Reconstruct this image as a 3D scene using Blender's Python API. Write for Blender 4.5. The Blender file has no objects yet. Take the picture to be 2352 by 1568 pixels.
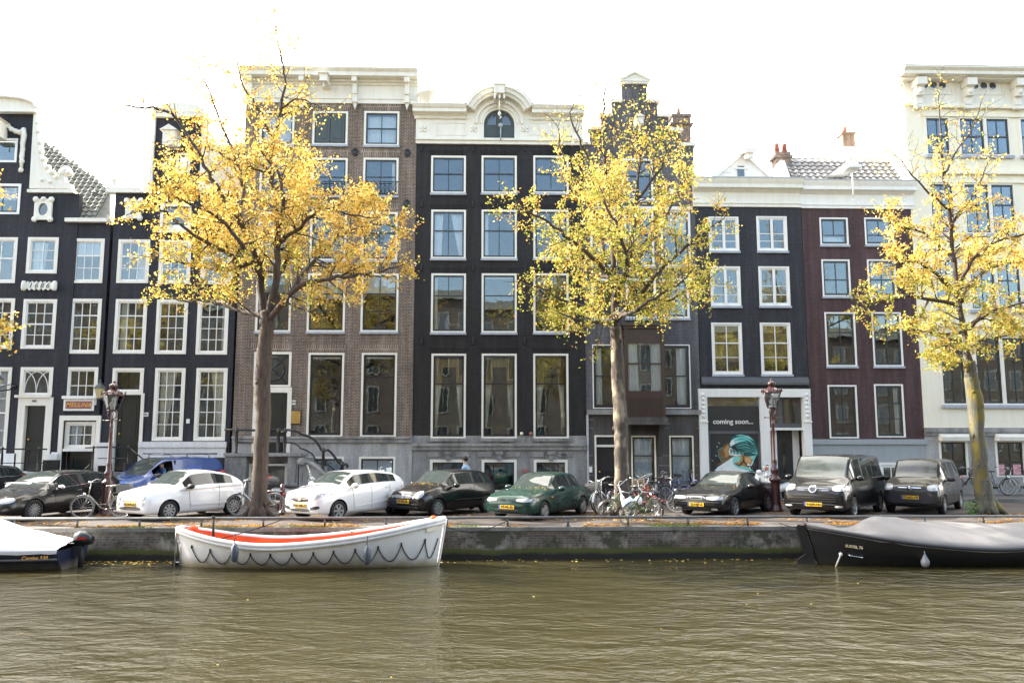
import bpy, bmesh, math, random
from mathutils import Vector, Matrix, noise
C = bpy.context.scene.collection
PI = math.pi
rnd = random.Random(7)
# ------------------------------------------------------------------ camera model
FPX, CU, CV = 1900.0, 1176.0, 784.0
EYE = Vector((0, 0, 2.18)); PITCH = math.radians(7.08); YAW = math.radians(1.7)
_sp, _cp, _sy, _cy = math.sin(PITCH), math.cos(PITCH), math.sin(YAW), math.cos(YAW)
FWD = Vector((_sy*_cp, _cy*_cp, _sp)); RGT = Vector((_cy, -_sy, 0)); UPV = Vector((-_sy*_sp, -_cy*_sp, _cp))
def ray(u, v): return FWD + RGT*((u-CU)/FPX) - UPV*((v-CV)/FPX)
def at(u, v, Y):
    d = ray(u, v); return EYE + d*(Y/d.y)
def gnd(u, v, z=0.0):
    d = ray(u, v); return EYE + d*((z-EYE.z)/d.z)
def atx(u, v, X):
    d = ray(u, v); return EYE + d*(X/d.x)
# ------------------------------------------------------------------ mesh builder
class MB:
    def __init__(s): s.v=[]; s.f=[]; s.m=[]; s.sm=[]
    def quad(s, a, b, c, d, m=0, sm=False):
        n=len(s.v); s.v += [tuple(a),tuple(b),tuple(c),tuple(d)]; s.f.append((n,n+1,n+2,n+3)); s.m.append(m); s.sm.append(sm)
    def poly(s, pts, m=0, sm=False):
        n=len(s.v); s.v += [tuple(p) for p in pts]; s.f.append(tuple(range(n,n+len(pts)))); s.m.append(m); s.sm.append(sm)
    def box(s, x0, x1, y0, y1, z0, z1, m=0):
        if x0>x1: x0,x1=x1,x0
        if y0>y1: y0,y1=y1,y0
        if z0>z1: z0,z1=z1,z0
        n=len(s.v)
        s.v += [(x0,y0,z0),(x1,y0,z0),(x1,y1,z0),(x0,y1,z0),(x0,y0,z1),(x1,y0,z1),(x1,y1,z1),(x0,y1,z1)]
        for f in ((0,3,2,1),(4,5,6,7),(0,1,5,4),(1,2,6,5),(2,3,7,6),(3,0,4,7)):
            s.f.append(tuple(n+i for i in f)); s.m.append(m); s.sm.append(False)
    def obox(s, c, ax, ay, az, m=0):
        c,ax,ay,az=Vector(c),Vector(ax),Vector(ay),Vector(az); n=len(s.v)
        for k in (-1,1):
            for i,j in ((-1,-1),(1,-1),(1,1),(-1,1)): s.v.append(tuple(c+ax*i+ay*j+az*k))
        for f in ((0,3,2,1),(4,5,6,7),(0,1,5,4),(1,2,6,5),(2,3,7,6),(3,0,4,7)):
            s.f.append(tuple(n+i for i in f)); s.m.append(m); s.sm.append(False)
    def prism(s, prof, y0, y1, m=0):
        """prof: list of (x,z) seen from -y side; extruded y0..y1"""
        n=len(s.v); k=len(prof)
        s.v += [(p[0],y0,p[1]) for p in prof]+[(p[0],y1,p[1]) for p in prof]
        s.f.append(tuple(range(n,n+k))); s.f.append(tuple(reversed(range(n+k,n+2*k)))); s.m += [m,m]; s.sm += [False,False]
        for i in range(k):
            j=(i+1)%k; s.f.append((n+j,n+i,n+k+i,n+k+j)); s.m.append(m); s.sm.append(False)
    def xprism(s, prof, x0, x1, m=0):
        """prof: list of (y,z); extruded along x"""
        n=len(s.v); k=len(prof)
        s.v += [(x0,p[0],p[1]) for p in prof]+[(x1,p[0],p[1]) for p in prof]
        s.f.append(tuple(range(n,n+k))); s.f.append(tuple(reversed(range(n+k,n+2*k)))); s.m += [m,m]; s.sm += [False,False]
        for i in range(k):
            j=(i+1)%k; s.f.append((n+j,n+i,n+k+i,n+k+j)); s.m.append(m); s.sm.append(False)
    def tube(s, pts, r, seg=6, m=0, cap=True, sm=True):
        pts=[Vector(p) for p in pts]; K=len(pts)
        if K<2: return
        rs = r if isinstance(r,(list,tuple)) else [r]*K
        n=len(s.v); prev=None
        for i,p in enumerate(pts):
            t=(pts[min(i+1,K-1)]-pts[max(i-1,0)])
            if t.length<1e-9: t=Vector((0,0,1))
            t.normalize()
            if prev is None:
                a=t.orthogonal().normalized()
            else:
                a=prev-t*prev.dot(t)
                a = a.normalized() if a.length>1e-6 else t.orthogonal().normalized()
            prev=a; b=t.cross(a)
            for k in range(seg):
                an=2*PI*k/seg; s.v.append(tuple(p+(a*math.cos(an)+b*math.sin(an))*rs[i]))
        for i in range(K-1):
            for k in range(seg):
                k2=(k+1)%seg; s.f.append((n+i*seg+k,n+i*seg+k2,n+(i+1)*seg+k2,n+(i+1)*seg+k)); s.m.append(m); s.sm.append(sm)
        if cap:
            s.f.append(tuple(n+k for k in reversed(range(seg)))); s.f.append(tuple(n+(K-1)*seg+k for k in range(seg)))
            s.m += [m,m]; s.sm += [False,False]
    def lathe(s, prof, c=(0,0,0), seg=16, m=0, sm=True, ax='z', cap=True):
        """prof: (r,h) from bottom to top"""
        n=len(s.v); K=len(prof); c=Vector(c)
        for r,h in prof:
            for k in range(seg):
                a=2*PI*k/seg; x,y=r*math.cos(a),r*math.sin(a)
                p = (x,y,h) if ax=='z' else ((x,h,y) if ax=='y' else (h,x,y))
                s.v.append(tuple(c+Vector(p)))
        for i in range(K-1):
            for k in range(seg):
                k2=(k+1)%seg; f=(n+i*seg+k,n+i*seg+k2,n+(i+1)*seg+k2,n+(i+1)*seg+k)
                if ax=='y': f=f[::-1]
                s.f.append(f); s.m.append(m); s.sm.append(sm)
        if not cap: return
        a=tuple(n+k for k in reversed(range(seg))); b=tuple(n+(K-1)*seg+k for k in range(seg))
        if ax=='y': a=a[::-1]; b=b[::-1]
        s.f.append(a); s.f.append(b); s.m += [m,m]; s.sm += [False,False]
    def ball(s, c, rx, ry=None, rz=None, seg=10, rings=6, m=0):
        ry = rx if ry is None else ry; rz = rx if rz is None else rz
        n=len(s.v); c=Vector(c)
        s.v.append(tuple(c-Vector((0,0,rz))))
        for i in range(1,rings):
            t=-PI/2+PI*i/rings
            for k in range(seg):
                a=2*PI*k/seg; s.v.append(tuple(c+Vector((rx*math.cos(t)*math.cos(a),ry*math.cos(t)*math.sin(a),rz*math.sin(t)))))
        s.v.append(tuple(c+Vector((0,0,rz)))); top=len(s.v)-1
        for k in range(seg):
            k2=(k+1)%seg
            s.f.append((n,n+1+k2,n+1+k)); s.m.append(m); s.sm.append(True)
            for i in range(rings-2):
                a=n+1+i*seg; s.f.append((a+k,a+k2,a+seg+k2,a+seg+k)); s.m.append(m); s.sm.append(True)
            a=n+1+(rings-2)*seg; s.f.append((a+k,a+k2,top)); s.m.append(m); s.sm.append(True)
    def grid(s, P, m=0, sm=True, closed=False, matfn=None):
        """P[i][j] points"""
        n=len(s.v); R=len(P); K=len(P[0])
        for row in P: s.v += [tuple(p) for p in row]
        for i in range(R-1):
            for j in range(K if closed else K-1):
                j2=(j+1)%K; s.f.append((n+i*K+j,n+i*K+j2,n+(i+1)*K+j2,n+(i+1)*K+j))
                s.m.append(matfn(i,j) if matfn else m); s.sm.append(sm)
    def add(s, o, M=None):
        n=len(s.v)
        s.v += [tuple(M@Vector(p)) for p in o.v] if M is not None else list(o.v)
        s.f += [tuple(n+i for i in f) for f in o.f]; s.m += o.m; s.sm += o.sm
    def xf(s, M): s.v=[tuple(M@Vector(p)) for p in s.v]; return s
    def mesh(s, name):
        me=bpy.data.meshes.new(name); me.from_pydata(s.v,[],s.f)
        me.polygons.foreach_set('material_index', s.m); me.polygons.foreach_set('use_smooth', s.sm); me.update(); return me
    def build(s, name, mats, parent=None, loc=None, **tagkw):
        me=s.mesh(name)
        for m in (mats if isinstance(mats,(list,tuple)) else [mats]): me.materials.append(m)
        o=bpy.data.objects.new(name, me); C.objects.link(o)
        if parent is not None: o.parent=parent
        if loc is not None:
            o.location=loc
        if tagkw: tag(o, **tagkw)
        return o
def pieces(mb, gap=.004):
    """split a builder into its separate pieces (islands whose boxes touch stay together)"""
    n=len(mb.v); par=list(range(n))
    def fd(a):
        while par[a]!=a: par[a]=par[par[a]]; a=par[a]
        return a
    for f in mb.f:
        for i in f[1:]:
            a,b=fd(f[0]),fd(i)
            if a!=b: par[a]=b
    isl={}
    for k,f in enumerate(mb.f): isl.setdefault(fd(f[0]),[]).append(k)
    G=[]
    for fs in isl.values():
        vs=[mb.v[i] for k in fs for i in mb.f[k]]; G.append([fs,[min(v[a] for v in vs)-gap for a in range(3)],[max(v[a] for v in vs)+gap for a in range(3)]])
    ch=True
    while ch:
        ch=False; out=[]
        for g in G:
            for h in out:
                if all(g[1][a]<=h[2][a] and h[1][a]<=g[2][a] for a in range(3)):
                    h[0]=h[0]+g[0]; h[1]=[min(g[1][a],h[1][a]) for a in range(3)]; h[2]=[max(g[2][a],h[2][a]) for a in range(3)]; ch=True; break
            else: out.append(g)
        G=out
    R=[]
    for fs,_,_ in G:
        m=MB(); mp={}
        for k in fs:
            t=[]
            for i in mb.f[k]:
                if i not in mp: mp[i]=len(m.v); m.v.append(mb.v[i])
                t.append(mp[i])
            m.f.append(tuple(t)); m.m.append(mb.m[k]); m.sm.append(mb.sm[k])
        R.append(m)
    return R
def tag(o, label=None, cat=None, group=None, kind=None):
    if label: o['label']=label
    if cat: o['category']=cat
    if group: o['group']=group
    if kind: o['kind']=kind
    return o
def empty(name, loc=(0,0,0), rz=0, **kw):
    o=bpy.data.objects.new(name,None); C.objects.link(o); o.location=loc; o.rotation_euler=(0,0,rz); o.empty_display_size=.3
    return tag(o, **kw)
def recenter(o, loc):
    """move origin of a top-level mesh object to loc, keeping vertices in place"""
    loc=Vector(loc); o.data.transform(Matrix.Translation(-loc)); o.location=loc; return o
# ------------------------------------------------------------------ materials
def newmat(name):
    m=bpy.data.materials.new(name); m.use_nodes=True; nt=m.node_tree; b=nt.nodes['Principled BSDF']; return m,nt,b
def N(nt, t, **kw):
    n=nt.nodes.new(t)
    for k,v in kw.items():
        if k in n.inputs.keys(): n.inputs[k].default_value=v
        else: setattr(n,k,v)
    return n
def L(nt, a, b): nt.links.new(a,b)
def ramp(nt, fac, stops):
    r=nt.nodes.new('ShaderNodeValToRGB'); e=r.color_ramp.elements
    while len(e)>len(stops): e.remove(e[-1])
    while len(e)<len(stops): e.new(0.5)
    for i,(p,c) in enumerate(stops): e[i].position=p; e[i].color=(c[0],c[1],c[2],1) if len(c)==3 else c
    L(nt,fac,r.inputs[0]); return r
def coords(nt, scale=(1,1,1), kind='Object'):
    tc=nt.nodes.new('ShaderNodeTexCoord'); mp=nt.nodes.new('ShaderNodeMapping'); mp.inputs['Scale'].default_value=scale
    L(nt,tc.outputs[kind],mp.inputs[0]); return mp.outputs[0]
def mixc(nt, fac, a, b, mode='MIX'):
    m=nt.nodes.new('ShaderNodeMix'); m.data_type='RGBA'; m.blend_type=mode
    for s,v in ((0,fac),(6,a),(7,b)):
        if hasattr(v,'is_output') or isinstance(v,bpy.types.NodeSocket): L(nt,v,m.inputs[s])
        elif s==0: m.inputs[0].default_value=v
        else: m.inputs[s].default_value=(v[0],v[1],v[2],1)
    return m.outputs[2]
def bump(nt, b, h, strength=.3, dist=.01):
    n=nt.nodes.new('ShaderNodeBump'); n.inputs['Strength'].default_value=strength; n.inputs['Distance'].default_value=dist
    L(nt,h,n.inputs['Height']); L(nt,n.outputs[0],b.inputs['Normal'])
def plain(name, col, rough=.5, metal=0, var=.12, scale=3, spec=.5, coat=0, bmp=0):
    m,nt,b=newmat(name); b.inputs['Roughness'].default_value=rough; b.inputs['Metallic'].default_value=metal
    b.inputs['Specular IOR Level'].default_value=spec
    if coat: b.inputs['Coat Weight'].default_value=coat; b.inputs['Coat Roughness'].default_value=.04
    v=coords(nt); no=N(nt,'ShaderNodeTexNoise',Scale=scale,Detail=6); L(nt,v,no.inputs['Vector'])
    c=ramp(nt,no.outputs[0],[(.3,[x*(1-var) for x in col]),(.7,[min(1,x*(1+var)) for x in col])])
    L(nt,c.outputs[0],b.inputs['Base Color'])
    if bmp: bump(nt,b,no.outputs[0],bmp,.02)
    return m
def brickmat(name, c1, c2, mortar, bw=.21, bh=.062, ms=.009, dirt=.25, rough=.85, bstr=.5, spec=.3):
    m,nt,b=newmat(name); tc=nt.nodes.new('ShaderNodeTexCoord'); sx=nt.nodes.new('ShaderNodeSeparateXYZ'); L(nt,tc.outputs['Object'],sx.inputs[0])
    ad=N(nt,'ShaderNodeMath',operation='ADD'); L(nt,sx.outputs[0],ad.inputs[0]); L(nt,sx.outputs[1],ad.inputs[1])
    cb=nt.nodes.new('ShaderNodeCombineXYZ'); L(nt,ad.outputs[0],cb.inputs[0]); L(nt,sx.outputs[2],cb.inputs[1])
    br=N(nt,'ShaderNodeTexBrick'); br.inputs['Scale'].default_value=1
    br.inputs['Brick Width'].default_value=bw; br.inputs['Row Height'].default_value=bh; br.inputs['Mortar Size'].default_value=ms; br.inputs['Mortar Smooth'].default_value=.3
    br.inputs['Color1'].default_value=(*c1,1); br.inputs['Color2'].default_value=(*c2,1); br.inputs['Mortar'].default_value=(*mortar,1)
    # slightly wavy courses
    no0=N(nt,'ShaderNodeTexNoise',Scale=1.3,Detail=2); L(nt,tc.outputs['Object'],no0.inputs['Vector'])
    vm=N(nt,'ShaderNodeVectorMath',operation='MULTIPLY_ADD'); L(nt,no0.outputs['Color'],vm.inputs[0]); vm.inputs[1].default_value=(.05,.05,0); L(nt,cb.outputs[0],vm.inputs[2])
    L(nt,vm.outputs[0],br.inputs['Vector'])
    no=N(nt,'ShaderNodeTexNoise',Scale=.9,Detail=8); no.inputs['Roughness'].default_value=.65; L(nt,tc.outputs['Object'],no.inputs['Vector'])
    r=ramp(nt,no.outputs[0],[(.25,(1-dirt,)*3),(.75,(1+dirt*.6,)*3)])
    no2=N(nt,'ShaderNodeTexNoise',Scale=9,Detail=4); L(nt,tc.outputs['Object'],no2.inputs['Vector'])
    r2=ramp(nt,no2.outputs[0],[(.3,(.8,.8,.8)),(.7,(1.15,1.15,1.15))])
    c=mixc(nt,1,br.outputs[0],r.outputs[0],'MULTIPLY'); c=mixc(nt,1,c,r2.outputs[0],'MULTIPLY')
    vs=coords(nt,(2.2,2.2,.16)); n3=N(nt,'ShaderNodeTexNoise',Scale=1.6,Detail=7); n3.inputs['Roughness'].default_value=.7; L(nt,vs,n3.inputs['Vector']); r3=ramp(nt,n3.outputs[0],[(.28,(.62,)*3),(.5,(1.0,)*3),(.72,(1.6,)*3)]); c=mixc(nt,1,c,r3.outputs[0],'MULTIPLY')
    L(nt,c,b.inputs['Base Color'])
    b.inputs['Roughness'].default_value=rough; b.inputs['Specular IOR Level'].default_value=spec
    inv=N(nt,'ShaderNodeMath',operation='MULTIPLY_ADD'); L(nt,br.outputs['Fac'],inv.inputs[0]); inv.inputs[1].default_value=-1; 
    L(nt,no2.outputs[0],inv.inputs[2]); bump(nt,b,inv.outputs[0],bstr,.012)
    return m
def stonemat(name, col, dark, scale=2.0, streak=.5, rough=.85):
    m,nt,b=newmat(name); v=coords(nt,(1,1,.25)); no=N(nt,'ShaderNodeTexNoise',Scale=scale,Detail=8); no.inputs['Roughness'].default_value=.7; L(nt,v,no.inputs['Vector'])
    v2=coords(nt); n2=N(nt,'ShaderNodeTexNoise',Scale=14,Detail=5); L(nt,v2,n2.inputs['Vector'])
    r=ramp(nt,no.outputs[0],[(.32,dark),(.62,col)]); r2=ramp(nt,n2.outputs[0],[(.3,(.82,)*3),(.7,(1.12,)*3)])
    L(nt,mixc(nt,1,r.outputs[0],r2.outputs[0],'MULTIPLY'),b.inputs['Base Color']); b.inputs['Roughness'].default_value=rough
    bump(nt,b,n2.outputs[0],.25,.01); return m
def paintmat(name, col, grime=.18, rough=.45, streak=True):
    m,nt,b=newmat(name); v=coords(nt,(2,2,.35)); no=N(nt,'ShaderNodeTexNoise',Scale=2.2,Detail=7); no.inputs['Roughness'].default_value=.65; L(nt,v,no.inputs['Vector'])
    r=ramp(nt,no.outputs[0],[(.3,[c*(1-grime) for c in col]),(.55,col)])
    v2=coords(nt); n2=N(nt,'ShaderNodeTexNoise',Scale=30,Detail=3); L(nt,v2,n2.inputs['Vector'])
    L(nt,r.outputs[0],b.inputs['Base Color']); b.inputs['Roughness'].default_value=rough; bump(nt,b,n2.outputs[0],.08,.005); return m
def panemat(name, refl=.16, tint=(.93,.96,.97), wav=.35):
    """old window glass: mostly clear, part mirror, a little wavy"""
    m=bpy.data.materials.new(name); m.use_nodes=True; nt=m.node_tree; nt.nodes.clear()
    out=nt.nodes.new('ShaderNodeOutputMaterial'); mx=nt.nodes.new('ShaderNodeMixShader'); tr=nt.nodes.new('ShaderNodeBsdfTransparent'); gl=nt.nodes.new('ShaderNodeBsdfGlossy')
    tr.inputs[0].default_value=(*tint,1); gl.inputs['Roughness'].default_value=.01; gl.inputs['Color'].default_value=(.78,.90,1,1)
    lw=nt.nodes.new('ShaderNodeFresnel'); lw.inputs[0].default_value=1.5
    ma=N(nt,'ShaderNodeMath',operation='MULTIPLY_ADD'); L(nt,lw.outputs[0],ma.inputs[0]); ma.inputs[1].default_value=1.0; ma.inputs[2].default_value=refl-.04
    L(nt,ma.outputs[0],mx.inputs[0]); L(nt,tr.outputs[0],mx.inputs[1]); L(nt,gl.outputs[0],mx.inputs[2]); L(nt,mx.outputs[0],out.inputs[0])
    v=coords(nt,(1,1,1)); no=N(nt,'ShaderNodeTexNoise',Scale=1.6,Detail=2); L(nt,v,no.inputs['Vector'])
    bp=nt.nodes.new('ShaderNodeBump'); bp.inputs['Strength'].default_value=wav; bp.inputs['Distance'].default_value=.02; L(nt,no.outputs[0],bp.inputs['Height']); L(nt,bp.outputs[0],gl.inputs['Normal'])
    return m
def carpaint(name, col, rough=.25, dust=.0, coat=.8):
    m,nt,b=newmat(name); v=coords(nt); no=N(nt,'ShaderNodeTexNoise',Scale=5,Detail=6); L(nt,v,no.inputs['Vector'])
    geo=nt.nodes.new('ShaderNodeNewGeometry'); sx=nt.nodes.new('ShaderNodeSeparateXYZ'); L(nt,geo.outputs['Normal'],sx.inputs[0])
    f=N(nt,'ShaderNodeMath',operation='MULTIPLY'); r=ramp(nt,sx.outputs[2],[(.55,(0,0,0)),(.95,(1,1,1))]); L(nt,r.outputs[0],f.inputs[0])
    r2=ramp(nt,no.outputs[0],[(.35,(.25,)*3),(.65,(1,)*3)]); L(nt,r2.outputs[0],f.inputs[1])
    f2=N(nt,'ShaderNodeMath',operation='MULTIPLY'); L(nt,f.outputs[0],f2.inputs[0]); f2.inputs[1].default_value=dust
    L(nt,mixc(nt,f2.outputs[0],col,(.26,.23,.17)),b.inputs['Base Color'])
    b.inputs['Roughness'].default_value=rough; b.inputs['Coat Weight'].default_value=coat; b.inputs['Coat Roughness'].default_value=.05; b.inputs['Specular IOR Level'].default_value=.3
    return m
M={}
M['navy']=brickmat('navy_painted_brick',(.030,.031,.040),(.026,.027,.035),(.018,.019,.027),dirt=.22,rough=.62,bstr=.7)
M['black']=brickmat('black_painted_brick',(.026,.0245,.0245),(.022,.0205,.021),(.015,.014,.014),dirt=.2,rough=.6,bstr=.5)
M['greyb']=brickmat('grey_painted_brick',(.125,.123,.132),(.11,.108,.118),(.085,.084,.092),dirt=.2,rough=.7,bstr=.6)
M['charb']=brickmat('charcoal_painted_brick',(.042,.042,.050),(.037,.037,.044),(.026,.026,.032),dirt=.2,rough=.6,bstr=.7)
M['maroon']=brickmat('maroon_painted_brick',(.092,.050,.050),(.080,.044,.045),(.058,.034,.034),dirt=.16,rough=.6,bstr=.6)
M['brown']=brickmat('brown_brick',(.165,.110,.084),(.092,.066,.054),(.27,.235,.195),dirt=.22,ms=.014)
M['brown2']=brickmat('plain_brown_brick',(.21,.13,.095),(.13,.085,.07),(.3,.27,.24),dirt=.3)
M['lintel']=brickmat('lintel_brick',(.20,.14,.105),(.12,.09,.07),(.38,.34,.29),bw=.075,bh=.5,ms=.013,dirt=.15)
M['cream']=paintmat('cream_render',(.86,.805,.65),grime=.08,rough=.7)
M['white']=paintmat('white_paint',(.84,.83,.79),grime=.10)
M['offw']=paintmat('offwhite_paint',(.80,.775,.69),grime=.12)
M['plinthw']=paintmat('white_plinth',(.74,.74,.74),grime=.16)
M['sash']=plain('dark_green_sash',(.018,.026,.030),rough=.35,coat=.3)
M['sashb']=plain('black_sash',(.012,.014,.017),rough=.35,coat=.3)
M['door']=plain('dark_green_door',(.014,.020,.018),rough=.28,coat=.5)
M['shutter']=plain('grey_green_shutter',(.055,.075,.078),rough=.5)
M['bluestone']=stonemat('bluestone',(.34,.335,.325),(.15,.147,.145))
M['paleston']=stonemat('pale_bluestone',(.48,.475,.465),(.25,.245,.24))
M['brstone']=stonemat('weathered_stone',(.105,.095,.088),(.05,.045,.042))
M['greyplinth']=paintmat('grey_blue_plinth',(.33,.36,.38),grime=.1,rough=.6)
M['lead']=plain('grey_sill',(.36,.39,.44),rough=.5)
M['iron']=plain('black_iron',(.012,.012,.014),rough=.4,coat=.2)
M['pane']=panemat('window_pane',refl=.095,wav=.05)
M['panew']=panemat('wavy_old_pane',refl=.10,wav=.28)
M['inter']=plain('room_interior',(.10,.085,.07),rough=.9,var=.4,scale=.7)
M['curtain']=plain('white_curtain',(.88,.87,.85),rough=.9,var=.06)
M['curty']=plain('cream_curtain',(.84,.76,.58),rough=.9,var=.1)
M['curtg']=plain('ochre_curtain',(.42,.28,.08),rough=.9,var=.15)
M['blind']=plain('white_blind',(.72,.73,.75),rough=.8,var=.05)
M['brass']=plain('brass',(.6,.42,.15),rough=.3,metal=.9)
M['oak']=plain('brown_oriel_wood',(.045,.024,.017),rough=.4,coat=.3)
M['tile']=None
def tilemat(name, c1, c2, w=.24, h=.30):
    m,nt,b=newmat(name); tc=nt.nodes.new('ShaderNodeTexCoord')
    br=N(nt,'ShaderNodeTexBrick'); br.offset=0; br.inputs['Scale'].default_value=1; br.inputs['Brick Width'].default_value=w; br.inputs['Row Height'].default_value=h; br.inputs['Mortar Size'].default_value=.008
    br.inputs['Color1'].default_value=(*c1,1); br.inputs['Color2'].default_value=(*c2,1); br.inputs['Mortar'].default_value=(.05,.05,.05,1)
    L(nt,tc.outputs['UV'],br.inputs['Vector']); no=N(nt,'ShaderNodeTexNoise',Scale=1.5,Detail=6); L(nt,tc.outputs['Object'],no.inputs['Vector'])
    r=ramp(nt,no.outputs[0],[(.3,(.7,)*3),(.7,(1.2,)*3)]); L(nt,mixc(nt,1,br.outputs[0],r.outputs[0],'MULTIPLY'),b.inputs['Base Color']); b.inputs['Roughness'].default_value=.6
    return m
M['tile']=plain('grey_green_roof_tile',(.105,.11,.095),rough=.7,var=.35,scale=4)
M['tileg']=plain('grey_roof_tile',(.13,.13,.135),rough=.55,var=.35,scale=4)
M['zinc']=plain('zinc',(.42,.44,.47),rough=.45,var=.1)
M['chim']=brickmat('chimney_brick',(.24,.14,.10),(.15,.10,.08),(.3,.28,.25),dirt=.3)
M['pot']=plain('red_clay_pot',(.35,.11,.07),rough=.8)
WZ=-.83; QY=22.4
# ------------------------------------------------------------------ houses
PZ = 0.12   # pavement height
def wpos(o):
    p=Vector((0,0,0))
    while o is not None: p += o.location; o=o.parent
    return p
def bw(mb, name, mats, parent, org=None, label=None):
    """mb holds world coordinates; build as a child of parent"""
    base=wpos(parent); org = base if org is None else Vector(org)
    mb.v=[(x-org.x,y-org.y,z-org.z) for x,y,z in mb.v]
    o=mb.build(name,mats,parent,loc=org-base)
    if label: o['label']=label
    return o
def text_mesh(txt, size, name='lettering', depth=.006, shear=0, spacing=1.0, bold=0):
    cu=bpy.data.curves.new('t','FONT'); cu.body=txt; cu.size=size; cu.extrude=depth; cu.align_x='CENTER'; cu.align_y='CENTER'; cu.shear=shear; cu.space_character=spacing; cu.offset=bold
    cu.resolution_u=3
    ob=bpy.data.objects.new('t',cu); C.objects.link(ob); bpy.context.view_layer.update()
    me=bpy.data.meshes.new_from_object(ob.evaluated_get(bpy.context.evaluated_depsgraph_get())); me.name=name
    bpy.data.objects.remove(ob); bpy.data.curves.remove(cu); return me
def put_text(txt, size, mat, parent, loc, rot=(PI/2,0,0), name='lettering', **kw):
    me=text_mesh(txt,size,name,**kw); me.materials.clear(); me.materials.append(mat)
    o=bpy.data.objects.new(name,me); C.objects.link(o); o.parent=parent; o.rotation_euler=rot; o.location=Vector(loc)-wpos(parent) if parent is not None else Vector(loc); return o
def arcpts(cx, cz, r, a0, a1, n): return [(cx+r*math.cos(a0+(a1-a0)*i/n), cz+r*math.sin(a0+(a1-a0)*i/n)) for i in range(n+1)]
def sheet(mb, xt0, xt1, xb0, xb1, zt, zb, y, amp=.025, waves=7, m=0):
    n=waves*4; P=[]
    for j in range(7):
        t=j/6; a=xt0+(xb0-xt0)*t; b=xt1+(xb1-xt1)*t; z=zt+(zb-zt)*t
        P.append([(a+(b-a)*i/n, y+amp*math.sin(2*PI*i/4+.6*math.sin(i*1.7)), z) for i in range(n+1)])
    mb.grid(P,m)
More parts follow.
